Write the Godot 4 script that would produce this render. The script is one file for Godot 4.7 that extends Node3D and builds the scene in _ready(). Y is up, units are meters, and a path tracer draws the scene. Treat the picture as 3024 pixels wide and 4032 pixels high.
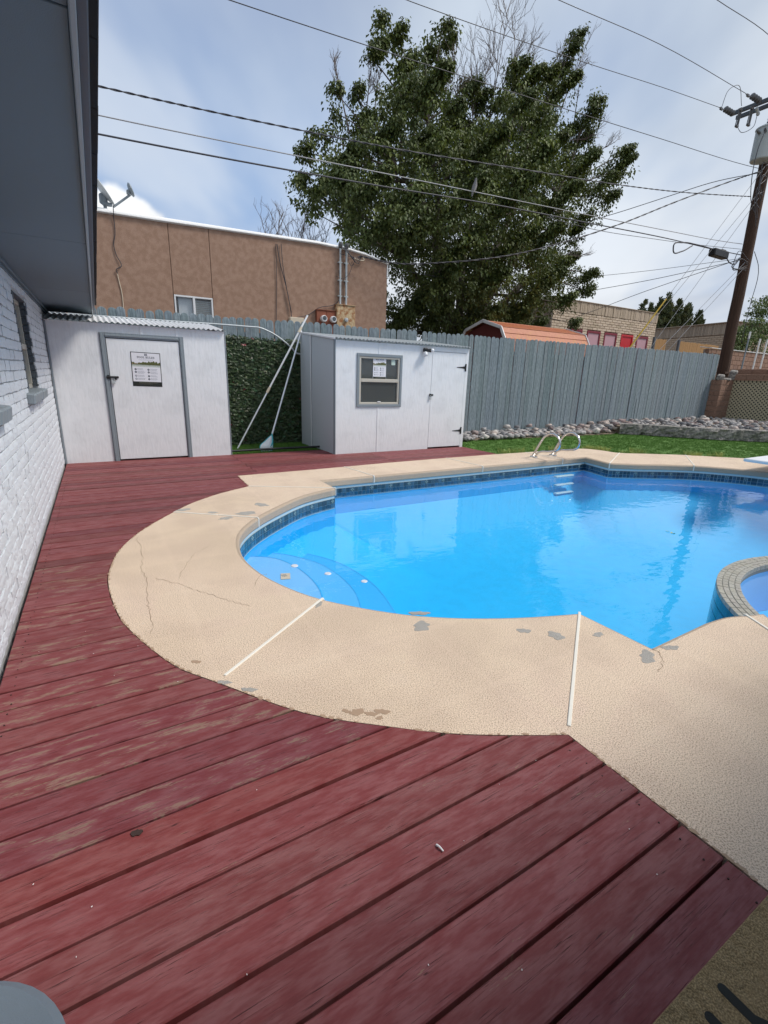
extends Node3D

const EXPO := 2.0
var rng := RandomNumberGenerator.new()
var M := {}
var names := {}


class MB:
	var v := PackedVector3Array()
	var n := PackedVector3Array()
	var u := PackedVector2Array()
	var c := PackedColorArray()
	var col := Color(1, 1, 1)
	var uvm := Vector4(1, 0, 1, 0)

	func put(p: Vector3, nn: Vector3) -> void:
		v.append(p)
		n.append(nn)
		c.append(col)
		u.append(Vector2(p.x * uvm.x + uvm.y, p.z * uvm.z + uvm.w))

	func tri(a: Vector3, b: Vector3, d: Vector3, h: Vector3) -> void:
		var nn := (b - a).cross(d - a)
		if nn.length_squared() < 1e-16:
			return
		nn = nn.normalized()
		if nn.dot(h) < 0.0:
			nn = -nn
			put(a, nn); put(b, nn); put(d, nn)
		else:
			put(a, nn); put(d, nn); put(b, nn)

	func quad(a: Vector3, b: Vector3, d: Vector3, e: Vector3, h: Vector3) -> void:
		tri(a, b, d, h)
		tri(a, d, e, h)

	# a smooth quad with its own normals
	func squad(a: Vector3, b: Vector3, d: Vector3, e: Vector3, na: Vector3, nb: Vector3, nd: Vector3, ne: Vector3) -> void:
		stri(a, b, d, na, nb, nd)
		stri(a, d, e, na, nd, ne)

	func stri(a: Vector3, b: Vector3, d: Vector3, na: Vector3, nb: Vector3, nd: Vector3) -> void:
		var g := (b - a).cross(d - a)
		if g.length_squared() < 1e-18:
			return
		if g.dot(na + nb + nd) < 0.0:
			put(a, na); put(b, nb); put(d, nd)
		else:
			put(a, na); put(d, nd); put(b, nb)

	func box(ctr: Vector3, s: Vector3, bev := 0.0, bs := Basis()) -> void:
		var h := s * 0.5
		var b := minf(bev, minf(h.x, minf(h.y, h.z)) * 0.9)
		var i := h - Vector3(b, b, b)
		for a in 3:
			var p := (a + 1) % 3
			var q := (a + 2) % 3
			for sg in [-1.0, 1.0]:
				var k := []
				for w in [[-1.0, -1.0], [1.0, -1.0], [1.0, 1.0], [-1.0, 1.0]]:
					var t := Vector3()
					t[a] = sg * h[a]
					t[p] = w[0] * i[p]
					t[q] = w[1] * i[q]
					k.append(ctr + bs * t)
				var hn := Vector3()
				hn[a] = sg
				quad(k[0], k[1], k[2], k[3], bs * hn)
			if b > 0.0:
				for s1 in [-1.0, 1.0]:
					for s2 in [-1.0, 1.0]:
						var e := []
						for w in [[0, -1.0], [0, 1.0], [1, 1.0], [1, -1.0]]:
							var t := Vector3()
							t[q] = w[1] * i[q]
							t[a] = s1 * (h[a] if w[0] == 0 else i[a])
							t[p] = s2 * (i[p] if w[0] == 0 else h[p])
							e.append(ctr + bs * t)
						var hn := Vector3()
						hn[a] = s1
						hn[p] = s2
						quad(e[0], e[1], e[2], e[3], bs * hn)
		if b > 0.0:
			for sx in [-1.0, 1.0]:
				for sy in [-1.0, 1.0]:
					for sz in [-1.0, 1.0]:
						var sv := Vector3(sx, sy, sz)
						tri(ctr + bs * (sv * Vector3(h.x, i.y, i.z)), ctr + bs * (sv * Vector3(i.x, h.y, i.z)), ctr + bs * (sv * Vector3(i.x, i.y, h.z)), bs * sv)

	func span(a: Vector3, b: Vector3, bev := 0.0) -> void:   # a box between two corners
		box((a + b) * 0.5, (b - a).abs(), bev)

	func tube(pts: PackedVector3Array, r0: float, sides := 6, r1 := -1.0, caps := true) -> void:
		var m := pts.size()
		if m < 2:
			return
		if r1 < 0.0:
			r1 = r0
		var up := Vector3(0.31, 0.9, 0.27)
		var rings := []
		var nrm := []
		for i in m:
			var d := (pts[mini(i + 1, m - 1)] - pts[maxi(i - 1, 0)]).normalized()
			if absf(d.dot(up)) > 0.97:
				up = Vector3(0.9, 0.1, -0.4)
			var x := up.cross(d).normalized()
			var y := d.cross(x).normalized()
			up = y
			var r := lerpf(r0, r1, float(i) / (m - 1))
			var ring := PackedVector3Array()
			var nr := PackedVector3Array()
			for k in sides:
				var t := TAU * k / sides
				var o := x * cos(t) + y * sin(t)
				nr.append(o)
				ring.append(pts[i] + o * r)
			rings.append(ring)
			nrm.append(nr)
		for i in m - 1:
			for k in sides:
				var l := (k + 1) % sides
				squad(rings[i][k], rings[i][l], rings[i + 1][l], rings[i + 1][k], nrm[i][k], nrm[i][l], nrm[i + 1][l], nrm[i + 1][k])
		if caps:
			var d0 := (pts[0] - pts[1]).normalized()
			var d1 := (pts[m - 1] - pts[m - 2]).normalized()
			for k in range(1, sides - 1):
				tri(rings[0][0], rings[0][k], rings[0][k + 1], d0)
				tri(rings[m - 1][0], rings[m - 1][k], rings[m - 1][k + 1], d1)

	func lathe(prof: PackedVector2Array, sides: int, org: Vector3, bs := Basis()) -> void:   # profile of (radius, height), outside on its right
		for i in prof.size() - 1:
			var a := prof[i]
			var b := prof[i + 1]
			var t := (b - a).normalized()
			for k in sides:
				var a0 := TAU * k / sides
				var a1 := TAU * (k + 1) / sides
				var c0 := Vector3(cos(a0), 0, sin(a0))
				var c1 := Vector3(cos(a1), 0, sin(a1))
				var n0 := bs * (c0 * t.y + Vector3(0, -t.x, 0))
				var n1 := bs * (c1 * t.y + Vector3(0, -t.x, 0))
				squad(org + bs * (c0 * a.x + Vector3(0, a.y, 0)), org + bs * (c1 * a.x + Vector3(0, a.y, 0)), org + bs * (c1 * b.x + Vector3(0, b.y, 0)), org + bs * (c0 * b.x + Vector3(0, b.y, 0)), n0, n1, n1, n0)

	# a flat outline in the plane (ax, bx) given thickness along up, the edge of its far face bevelled
	func slab(poly: PackedVector2Array, h0: float, h1: float, bev := 0.0, org := Vector3(), ax := Vector3(1, 0, 0), bx := Vector3(0, 0, 1), up := Vector3(0, 1, 0), bottom := false) -> void:
		var cl := PackedVector2Array()
		for p in poly:
			if cl.is_empty() or p.distance_to(cl[cl.size() - 1]) > 0.0025:
				cl.append(p)
		while cl.size() > 3 and cl[0].distance_to(cl[cl.size() - 1]) < 0.0025:
			cl.remove_at(cl.size() - 1)
		poly = cl
		var m := poly.size()
		if m < 3:
			return
		var area := 0.0
		for i in m:
			area += poly[i].cross(poly[(i + 1) % m])
		var sgn := signf(area)
		var ins := PackedVector2Array()
		for i in m:
			var p0 := poly[(i + m - 1) % m]
			var p1 := poly[i]
			var p2 := poly[(i + 1) % m]
			var e0 := (p1 - p0).normalized()
			var e1 := (p2 - p1).normalized()
			var n0 := Vector2(e0.y, -e0.x) * sgn
			var n1 := Vector2(e1.y, -e1.x) * sgn
			var mm := n0 + n1
			var l := maxf(mm.dot(n0), 0.5)
			ins.append(p1 - mm / l * bev)
		var top := ins if bev > 0.0 else poly
		var idx := Geometry2D.triangulate_polygon(top)
		if idx.is_empty():
			top = poly
			ins = poly
			idx = Geometry2D.triangulate_polygon(top)
		for i in range(0, idx.size(), 3):
			tri(org + ax * top[idx[i]].x + bx * top[idx[i]].y + up * h1, org + ax * top[idx[i + 1]].x + bx * top[idx[i + 1]].y + up * h1, org + ax * top[idx[i + 2]].x + bx * top[idx[i + 2]].y + up * h1, up)
			if bottom:
				tri(org + ax * top[idx[i]].x + bx * top[idx[i]].y + up * h0, org + ax * top[idx[i + 1]].x + bx * top[idx[i + 1]].y + up * h0, org + ax * top[idx[i + 2]].x + bx * top[idx[i + 2]].y + up * h0, -up)
		for i in m:
			var j := (i + 1) % m
			var e := (poly[j] - poly[i]).normalized()
			var o := (ax * e.y - bx * e.x) * sgn
			var a := org + ax * poly[i].x + bx * poly[i].y
			var b := org + ax * poly[j].x + bx * poly[j].y
			quad(a + up * h0, b + up * h0, b + up * (h1 - bev), a + up * (h1 - bev), o)
			if bev > 0.0:
				var ai := org + ax * ins[i].x + bx * ins[i].y
				var bi := org + ax * ins[j].x + bx * ins[j].y
				quad(a + up * (h1 - bev), b + up * (h1 - bev), bi + up * h1, ai + up * h1, o + up)

	func mesh() -> ArrayMesh:
		var a := []
		a.resize(Mesh.ARRAY_MAX)
		a[Mesh.ARRAY_VERTEX] = v
		a[Mesh.ARRAY_NORMAL] = n
		a[Mesh.ARRAY_TEX_UV] = u
		a[Mesh.ARRAY_COLOR] = c
		var m := ArrayMesh.new()
		if v.size() > 0:
			m.add_surface_from_arrays(Mesh.PRIMITIVE_TRIANGLES, a)
		return m


func numbered(called: String) -> String:
	if not names.has(called):
		names[called] = 0
		return called
	names[called] += 1
	return "%s_%03d" % [called, names[called]]


func thing(called: String, label: String, category: String, at := Vector3.ZERO, group := "") -> Node3D:
	var o := Node3D.new()
	o.name = numbered(called)
	add_child(o)
	o.position = at
	return tag(o, label, category, group)


func tag(o: Node3D, label: String, category: String, group := "", kind := "") -> Node3D:
	if label:
		o.set_meta("label", label)
	if category:
		o.set_meta("category", category)
	if group:
		o.set_meta("group", group)
	if kind:
		o.set_meta("kind", kind)
	return o


func obj(called: String, b: MB, m: Material, parent: Node3D = null) -> MeshInstance3D:
	return objm(called, b.mesh(), m, parent)


func objm(called: String, me: Mesh, m: Material, parent: Node3D = null) -> MeshInstance3D:
	var o := MeshInstance3D.new()
	o.mesh = me
	o.material_override = m
	if parent == null:
		o.name = numbered(called)
		add_child(o)
	else:
		o.name = called
		parent.add_child(o, true)
	return o


func struct(called: String, b: MB, m: Material) -> MeshInstance3D:
	var o := obj(called, b, m)
	o.set_meta("kind", "structure")
	return o


func many(called: String, me: Mesh, m: Material, where: Array, cols: Array, parent: Node3D = null, kind := "stuff") -> MultiMeshInstance3D:
	var mm := MultiMesh.new()
	mm.transform_format = MultiMesh.TRANSFORM_3D
	mm.use_colors = cols.size() > 0
	mm.mesh = me
	mm.instance_count = where.size()
	for i in where.size():
		mm.set_instance_transform(i, where[i])
		if cols.size() > 0:
			mm.set_instance_color(i, cols[i])
	var o := MultiMeshInstance3D.new()
	o.multimesh = mm
	o.material_override = m
	if parent == null:
		o.name = numbered(called)
		add_child(o)
	else:
		o.name = called
		parent.add_child(o, true)
	if kind:
		o.set_meta("kind", kind)
	return o


func rnd(a: float, b: float) -> float:
	return rng.randf_range(a, b)


func grey(g: float) -> Color:
	return Color(g, g, g)


func tint(c: Color, g: float) -> Color:
	return Color(c.r * g, c.g * g, c.b * g)


func curve(pts: Array, per := 6) -> PackedVector3Array:   # a smooth line through points
	var out := PackedVector3Array()
	var m := pts.size()
	for i in m - 1:
		for k in per:
			var a: Vector3 = pts[i]
			var b: Vector3 = pts[i + 1]
			var p: Vector3 = pts[i - 1] if i > 0 else a * 2.0 - b
			var q: Vector3 = pts[i + 2] if i < m - 2 else b * 2.0 - a
			var d := maxf(a.distance_to(b), 0.0001)
			out.append(a.cubic_interpolate_in_time(b, p, q, float(k) / per, d, -maxf(a.distance_to(p), 0.0001), d + maxf(b.distance_to(q), 0.0001)))
	out.append(pts[m - 1])
	return out


func curve2(pts: Array, per := 5) -> PackedVector2Array:
	var out := PackedVector2Array()
	var m := pts.size()
	for i in m - 1:
		for k in per:
			out.append((pts[i] as Vector2).cubic_interpolate(pts[i + 1], pts[maxi(i - 1, 0)], pts[mini(i + 2, m - 1)], float(k) / per))
	out.append(pts[m - 1])
	return out


# ---------------------------------------------------------------- textures and materials

func nz(w: int, h: int, freq: float, sd: int, oct := 4, type := FastNoiseLite.TYPE_SIMPLEX_SMOOTH, sw := 0, sh := 0) -> PackedByteArray:
	var f := FastNoiseLite.new()
	f.seed = sd
	f.noise_type = type
	f.frequency = freq
	f.fractal_octaves = oct
	if type == FastNoiseLite.TYPE_CELLULAR:
		f.fractal_type = FastNoiseLite.FRACTAL_NONE
	var im := f.get_seamless_image(sw if sw else w, sh if sh else h, false, false, 0.15, true)
	im.convert(Image.FORMAT_L8)
	if sw or sh:
		im.resize(w, h, Image.INTERPOLATE_CUBIC)
	return im.get_data()


func to_tex(w: int, h: int, px: Callable) -> ImageTexture:   # px(i) -> linear colour
	var d := PackedByteArray()
	d.resize(w * h * 3)
	for i in w * h:
		var k: Color = px.call(i)
		k = k.linear_to_srgb()
		d[i * 3] = clampi(int(k.r * 255.0), 0, 255)
		d[i * 3 + 1] = clampi(int(k.g * 255.0), 0, 255)
		d[i * 3 + 2] = clampi(int(k.b * 255.0), 0, 255)
	return ImageTexture.create_from_image(Image.create_from_data(w, h, false, Image.FORMAT_RGB8, d))


func grey_tex(w: int, h: int, d: PackedByteArray) -> ImageTexture:
	return ImageTexture.create_from_image(Image.create_from_data(w, h, false, Image.FORMAT_L8, d))


func mat(key: String, c: Color, rough := 0.8, tex: Texture2D = null, sc := Vector3.ONE, bump: Texture2D = null, cm := 0.0, vcol := false) -> StandardMaterial3D:
	var m := StandardMaterial3D.new()
	m.resource_name = key
	m.albedo_color = c.linear_to_srgb()
	m.roughness = rough
	m.vertex_color_use_as_albedo = vcol
	if tex:
		m.albedo_texture = tex
	if bump:
		m.heightmap_enabled = true
		m.heightmap_texture = bump
		m.heightmap_scale = cm
	if tex or bump:
		m.uv1_triplanar = true
		m.uv1_world_triplanar = true
		m.uv1_scale = sc
	M[key] = m
	return m


func sstep(a: float, b: float, x: float) -> float:
	return smoothstep(a, b, x)


func make_materials() -> void:
	var f := 1.0 / 255.0
	var W := Color(1, 1, 1)
	var n1 := nz(512, 512, 0.02, 11, 4)
	var n2 := nz(512, 512, 0.15, 12, 3)
	var n3 := nz(512, 512, 0.006, 13, 3)
	var cell := nz(512, 512, 0.11, 14, 1, FastNoiseLite.TYPE_CELLULAR)
	var fine := nz(512, 512, 0.25, 15, 2)
	var t_fine := grey_tex(512, 512, fine)
	var t_n1 := grey_tex(512, 512, n1)
	# sprayed, pitted pool deck coating
	var spray := PackedByteArray()
	spray.resize(512 * 512)
	for i in 512 * 512:
		spray[i] = clampi(int(sstep(70.0, 150.0, n2[i] * 0.75 + fine[i] * 0.35 - 10.0) * 255.0), 0, 255)
	var t_spray := grey_tex(512, 512, spray)
	var t_conc := to_tex(512, 512, func(i: int) -> Color:
		var s := spray[i] * f
		var k := Color(0.41, 0.31, 0.225).lerp(Color(0.735, 0.585, 0.445), s)
		var dk := sstep(0.66, 0.85, fine[i] * f * (1.0 - s) * 1.6)
		return k.lerp(Color(0.2, 0.15, 0.11), dk * 0.6))
	var m := mat("concrete", W, 0.85, t_conc, Vector3.ONE * 1.7, t_spray, 0.06)
	var stain := to_tex(512, 512, func(i: int) -> Color:
		var a := n1[i] * f
		var b := n3[i] * f
		var s := lerpf(0.9, 1.03, sstep(0.2, 0.7, a * 0.5 + b * 0.5))
		return Color(s, s * lerpf(0.98, 1.0, a), s * lerpf(0.96, 1.02, b)))
	m.detail_enabled = true
	m.detail_blend_mode = BaseMaterial3D.BLEND_MODE_MUL
	m.detail_albedo = stain
	m.detail_uv_layer = BaseMaterial3D.DETAIL_UV_2
	m.uv2_triplanar = true
	m.uv2_world_triplanar = true
	m.uv2_scale = Vector3.ONE * 0.19
	mat("coping", W, 0.9, to_tex(512, 512, func(i: int) -> Color:
		return Color(0.33, 0.26, 0.19).lerp(Color(0.47, 0.37, 0.28), spray[i] * f * 0.7 + n1[i] * f * 0.3)), Vector3.ONE * 1.6, t_spray, 0.35)
	mat("patch", Color(0.45, 0.425, 0.385), 0.9, null, Vector3.ONE * 3.0, t_spray, 0.3)
	mat("crack", Color(0.3, 0.22, 0.155), 0.95)
	mat("joint", Color(0.74, 0.71, 0.63), 0.55, null, Vector3.ONE * 2.0, t_n1, 0.08)
	# weathered red deck paint: long grain along u
	var g1 := nz(1024, 1024, 0.05, 21, 4, FastNoiseLite.TYPE_SIMPLEX_SMOOTH, 64, 1024)
	var g2 := nz(1024, 1024, 0.034, 22, 3, FastNoiseLite.TYPE_SIMPLEX_SMOOTH, 44, 1024)
	var g3 := nz(1024, 1024, 0.012, 23, 4)
	var g4 := nz(1024, 1024, 0.04, 24, 5)
	var g5 := nz(1024, 1024, 0.015, 25, 4, FastNoiseLite.TYPE_SIMPLEX_SMOOTH, 300, 1024)
	var dbump := PackedByteArray()
	dbump.resize(1024 * 1024)
	for i in 1024 * 1024:
		var cr := 1.0 - sstep(0.0, 0.022, absf(g2[i] * f - 0.5))
		var keep := sstep(0.46, 0.58, g3[i] * f)
		dbump[i] = clampi(int(150.0 + (g1[i] - 128) * 0.35 + (g4[i] - 128) * 0.25 - cr * keep * 120.0), 0, 255)
	var t_dbump := grey_tex(1024, 1024, dbump)
	var g6 := nz(1024, 1024, 0.045, 26, 4, FastNoiseLite.TYPE_SIMPLEX_SMOOTH, 230, 1024)
	var b2 := nz(1024, 1024, 0.009, 27, 2)
	var g7 := nz(1024, 1024, 0.16, 28, 3, FastNoiseLite.TYPE_SIMPLEX_SMOOTH, 512, 1024)
	var deckpx := func(i: int, worn: float) -> Color:
		var a := g1[i] * f
		var b := g3[i] * f
		var d := g4[i] * f
		var e := g7[i] * f
		var k := Color(0.185, 0.044, 0.046).lerp(Color(0.236, 0.085, 0.088), sstep(0.25, 0.75, b * 0.7 + d * 0.3))
		var zone := sstep(0.4, 0.62, b2[i] * f)
		k = k.lerp(Color(0.125, 0.023, 0.024), sstep(0.55, 0.58, g6[i] * f * 0.75 + e * 0.25) * zone * 0.32)
		k = k.lerp(Color(0.27, 0.125, 0.125), sstep(0.6, 0.64, (1.0 - g6[i] * f) * 0.7 + e * 0.3) * (1.0 - zone) * 0.09)
		k = tint(k, lerpf(0.95, 1.04, a) * lerpf(0.94, 1.05, e))
		var cr := 1.0 - sstep(0.004, 0.018, absf(g2[i] * f - 0.5))
		k = k.lerp(Color(0.04, 0.01, 0.01), cr * sstep(0.46, 0.58, b2[i] * f * 0.5 + b * 0.5) * 0.85)
		var w := sstep(0.72 - worn, 0.78 - worn, g5[i] * f * 0.22 + b * 0.33 + g6[i] * f * 0.22 + e * 0.23)
		return k.lerp(Color(0.27, 0.19, 0.13), w * 0.7)
	for kind in [["deck", 0.0], ["deck_worn", 0.15]]:
		var t := to_tex(1024, 1024, func(i: int) -> Color: return deckpx.call(i, kind[1]))
		var dm := mat(kind[0], W, 0.58, t, Vector3.ONE, t_dbump, 0.22, true)
		dm.uv1_triplanar = false
		dm.uv1_world_triplanar = false
		dm.metallic_specular = 0.33
	mat("joist", Color(0.04, 0.022, 0.018), 0.95)
	# painted brick and board
	mat("white_brick", Color(0.68, 0.72, 0.76), 0.6, null, Vector3.ONE * 2.5, grey_tex(512, 512, n1), 0.5, true)
	mat("mortar", Color(0.6, 0.605, 0.61), 0.8, null, Vector3.ONE * 3.0, t_fine, 0.5)
	var peel := nz(512, 512, 0.05, 31, 4, FastNoiseLite.TYPE_SIMPLEX_SMOOTH, 512, 128)
	var t_peel := grey_tex(512, 512, peel)
	mat("shed_white", W, 0.5, to_tex(512, 512, func(i: int) -> Color:
		var k := 0.79 - 0.05 * sstep(0.4, 0.85, n3[i] * f) - 0.025 * sstep(0.55, 0.8, n1[i] * f)
		return Color(k * 0.955, k * 0.98, k)), Vector3(0.6, 0.6, 0.6), t_peel, 0.2)
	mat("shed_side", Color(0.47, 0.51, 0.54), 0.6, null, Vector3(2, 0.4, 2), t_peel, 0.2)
	mat("grey_trim", Color(0.215, 0.25, 0.275), 0.55, null, Vector3.ONE * 2.0, t_peel, 0.2)
	mat("jamb", Color(0.085, 0.1, 0.115), 0.7, null, Vector3.ONE * 3.0, t_n1, 0.4)
	mat("soffit", Color(0.13, 0.175, 0.205), 0.7, null, Vector3.ONE * 2.0, t_fine, 0.05)
	mat("fascia", Color(0.1, 0.112, 0.13), 0.6)
	mat("trim_light", Color(0.3, 0.34, 0.36), 0.5)
	mat("shingle", Color(0.05, 0.045, 0.042), 0.95, null, Vector3.ONE * 6.0, t_fine, 0.4)
	mat("black", Color(0.012, 0.012, 0.013), 0.5)
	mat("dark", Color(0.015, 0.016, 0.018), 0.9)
	mat("vinyl", Color(0.5, 0.47, 0.4), 0.5)
	mat("galv", Color(0.52, 0.56, 0.57), 0.45, to_tex(512, 512, func(i: int) -> Color:
		return grey(lerpf(0.7, 1.0, n1[i] * f))), Vector3.ONE * 1.2)
	M["galv"].metallic = 0.25
	mat("white_metal", Color(0.72, 0.73, 0.74), 0.4)
	mat("steel", Color(0.62, 0.62, 0.62), 0.18)
	M["steel"].metallic = 1.0
	mat("alu", Color(0.75, 0.77, 0.8), 0.35)
	M["alu"].metallic = 0.4
	# fence boards: streaks running up
	var st := nz(512, 512, 0.05, 41, 4, FastNoiseLite.TYPE_SIMPLEX_SMOOTH, 512, 24)
	var t_st := grey_tex(512, 512, st)
	mat("fence", W, 0.8, to_tex(512, 512, func(i: int) -> Color:
		var k := Color(0.13, 0.168, 0.188).lerp(Color(0.25, 0.3, 0.325), sstep(0.2, 0.8, st[i] * f * 0.6 + n1[i] * f * 0.4))
		return k.lerp(Color(0.07, 0.08, 0.085), sstep(0.75, 0.88, st[i] * f * 0.7 + n2[i] * f * 0.3) * 0.7)), Vector3(1.6, 0.7, 1.6), t_st, 0.3, true)
	mat("cedar", W, 0.8, to_tex(512, 512, func(i: int) -> Color:
		return Color(0.28, 0.15, 0.06).lerp(Color(0.45, 0.27, 0.11), st[i] * f)), Vector3(1.5, 0.5, 1.5))
	mat("lattice", W, 0.8, to_tex(512, 512, func(i: int) -> Color:
		return Color(0.36, 0.32, 0.21).lerp(Color(0.55, 0.5, 0.36), n1[i] * f)), Vector3.ONE * 1.5)
	mat("pole_wood", W, 0.9, to_tex(512, 512, func(i: int) -> Color:
		return Color(0.035, 0.018, 0.011).lerp(Color(0.1, 0.053, 0.034), sstep(0.2, 0.85, st[i] * f * 0.7 + n2[i] * f * 0.3))), Vector3(2.0, 0.35, 2.0), t_st, 1.2)
	mat("bark", W, 0.95, to_tex(512, 512, func(i: int) -> Color:
		return Color(0.07, 0.055, 0.045).lerp(Color(0.17, 0.14, 0.12), st[i] * f)), Vector3(2.0, 0.6, 2.0), t_st, 1.5)
	mat("twig", Color(0.16, 0.13, 0.115), 0.9)
	# stucco, blocks and stone
	mat("stucco", W, 0.9, to_tex(512, 512, func(i: int) -> Color:
		var a := sstep(0.25, 0.8, n1[i] * f * 0.65 + n2[i] * f * 0.35)
		var k := Color(0.3, 0.185, 0.128).lerp(Color(0.375, 0.243, 0.175), a)
		return tint(k, lerpf(0.88, 1.08, fine[i] * f))), Vector3.ONE * 0.5, t_fine, 0.4)
	mat("roof_white", Color(0.8, 0.8, 0.79), 0.7, null, Vector3.ONE * 2.0, t_n1, 1.0)
	mat("block", W, 0.9, to_tex(512, 512, func(i: int) -> Color:
		return Color(0.2, 0.115, 0.08).lerp(Color(0.31, 0.19, 0.135), n1[i] * f)), Vector3.ONE * 1.4, t_fine, 0.4, true)
	mat("block_mortar", Color(0.33, 0.26, 0.22), 0.95)
	mat("slump", W, 0.9, to_tex(512, 512, func(i: int) -> Color:
		return Color(0.5, 0.4, 0.3).lerp(Color(0.66, 0.55, 0.43), n1[i] * f)), Vector3.ONE * 1.1, t_fine, 0.4, true)
	mat("slump_mortar", Color(0.24, 0.18, 0.13), 0.95)
	mat("wood_band", Color(0.46, 0.37, 0.28), 0.85, null, Vector3(1.5, 0.5, 1.5), t_st, 0.5, true)
	mat("stone", W, 0.85, to_tex(512, 512, func(i: int) -> Color:
		return grey(lerpf(0.55, 1.1, n1[i] * f * 0.6 + fine[i] * f * 0.4))), Vector3.ONE * 2.2, t_n1, 0.6, true)
	mat("ledge", W, 0.9, to_tex(512, 512, func(i: int) -> Color:
		return Color(0.09, 0.085, 0.085).lerp(Color(0.38, 0.35, 0.31), sstep(0.3, 0.72, n2[i] * f * 0.4 + n1[i] * f * 0.6))), Vector3.ONE * 1.2, t_n1, 2.0, true)
	mat("dirt", Color(0.24, 0.185, 0.135), 0.95, null, Vector3.ONE * 0.8, t_fine, 1.0)
	mat("turf", W, 0.85, to_tex(512, 512, func(i: int) -> Color:
		return Color(0.065, 0.145, 0.018).lerp(Color(0.1, 0.205, 0.03), n2[i] * f)), Vector3.ONE * 0.8, t_fine, 1.0)
	mat("blade", Color(0.092, 0.205, 0.028), 0.7, null, Vector3.ONE, null, 0.0, true)
	M["blade"].backlight_enabled = true
	M["blade"].backlight = Color(0.3, 0.3, 0.3)
	# leaves
	mat("leaf", Color(1, 1, 1), 0.6, null, Vector3.ONE, null, 0.0, true)
	M["leaf"].backlight_enabled = true
	M["leaf"].backlight = Color(0.6, 0.6, 0.4)
	mat("ivy_leaf", Color(1, 1, 1), 0.45, null, Vector3.ONE, null, 0.0, true)
	# pool
	mat("plaster", Color(0.0, 0.445, 0.86), 0.7, to_tex(512, 512, func(i: int) -> Color:
		return grey(lerpf(0.9, 1.0, n1[i] * f))), Vector3.ONE * 0.4)
	mat("tread", Color(0.42, 0.62, 0.7), 0.5)
	mat("stain", Color(0.36, 0.25, 0.17), 0.95)
	mat("nosing", Color(0.025, 0.41, 0.85), 0.6)
	mat("band", Color(0.42, 0.56, 0.62), 0.8, null, Vector3.ONE * 3.0, t_fine, 0.2)
	mat("spa_grout", Color(0.24, 0.235, 0.21), 0.9)
	mat("tile_blue", Color(0.1, 0.3, 0.5), 0.3)
	mat("grout", Color(0.4, 0.47, 0.48), 0.8)
	mat("step_1", Color(0.16, 0.5, 0.9), 0.7)  # paler where shallower: light absorbed by the water is put into the step colours
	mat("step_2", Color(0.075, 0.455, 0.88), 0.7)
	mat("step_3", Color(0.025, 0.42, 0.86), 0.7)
	mat("tile", W, 0.15, null, Vector3.ONE, null, 0.0, true)
	mat("paver", W, 0.8, to_tex(512, 512, func(i: int) -> Color:
		return Color(0.36, 0.345, 0.3).lerp(Color(0.46, 0.445, 0.39), n1[i] * f)), Vector3.ONE * 3.0, t_fine, 0.3, true)
	var w1 := nz(512, 512, 0.014, 51, 3)
	var water := StandardMaterial3D.new()
	water.resource_name = "water"
	water.transparency = BaseMaterial3D.TRANSPARENCY_ALPHA
	water.albedo_color = Color(0.3, 0.7, 1.0, 0.004)
	water.roughness = 0.0
	water.metallic_specular = 0.45
	water.heightmap_enabled = true
	water.heightmap_texture = grey_tex(512, 512, w1)
	water.heightmap_scale = 0.12
	water.uv1_triplanar = true
	water.uv1_world_triplanar = true
	water.uv1_scale = Vector3(0.45, 0.45, 0.75)
	M["water"] = water
	var glass := StandardMaterial3D.new()
	glass.resource_name = "glass"
	glass.transparency = BaseMaterial3D.TRANSPARENCY_ALPHA
	glass.albedo_color = Color(0.85, 0.9, 0.9, 0.08)
	glass.roughness = 0.0
	M["glass"] = glass
	# rust, barn and the rest
	mat("rust", W, 0.75, to_tex(512, 512, func(i: int) -> Color:
		var a := sstep(0.15, 0.85, n3[i] * f * 0.75 + n1[i] * f * 0.25)
		return Color(0.58, 0.46, 0.28).lerp(Color(0.3, 0.11, 0.03), a)), Vector3.ONE * 1.9)
	mat("rust_red", Color(0.24, 0.075, 0.04), 0.8)
	mat("barn_red", Color(0.11, 0.018, 0.016), 0.7)
	mat("barn_roof", W, 0.6, to_tex(512, 512, func(i: int) -> Color:
		var k := Color(0.42, 0.135, 0.065).lerp(Color(0.54, 0.21, 0.11), n1[i] * f)
		return k.lerp(Color(0.52, 0.25, 0.04), sstep(0.6, 0.8, n3[i] * f) * 0.6)), Vector3.ONE * 0.7)
	mat("door_pink", Color(0.5, 0.3, 0.34), 0.5)
	mat("door_red", Color(0.5, 0.012, 0.018), 0.45)
	mat("frame_red", Color(0.2, 0.015, 0.03), 0.5)
	mat("coir", W, 0.95, to_tex(512, 512, func(i: int) -> Color:
		return Color(0.13, 0.088, 0.04).lerp(Color(0.36, 0.26, 0.135), sstep(0.25, 0.75, n2[i] * f * 0.75 + fine[i] * f * 0.25))), Vector3.ONE * 2.2, t_n1, 1.0)
	mat("coir_dark", Color(0.022, 0.024, 0.022), 0.9, null, Vector3.ONE * 6.0, t_fine, 0.3)
	mat("bin", Color(0.14, 0.175, 0.21), 0.6, null, Vector3.ONE * 5.0, t_fine, 0.06)
	mat("wire", Color(0.045, 0.045, 0.055), 0.5)
	mat("wire_bright", Color(0.35, 0.35, 0.36), 0.4)
	mat("yellow", Color(0.5, 0.33, 0.02), 0.5)
	mat("transformer", Color(0.42, 0.46, 0.46), 0.45)
	mat("porcelain", Color(0.1, 0.1, 0.1), 0.3)
	mat("teal", Color(0.05, 0.4, 0.45), 0.4)
	mat("net", Color(0.72, 0.74, 0.75), 0.8)
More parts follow.
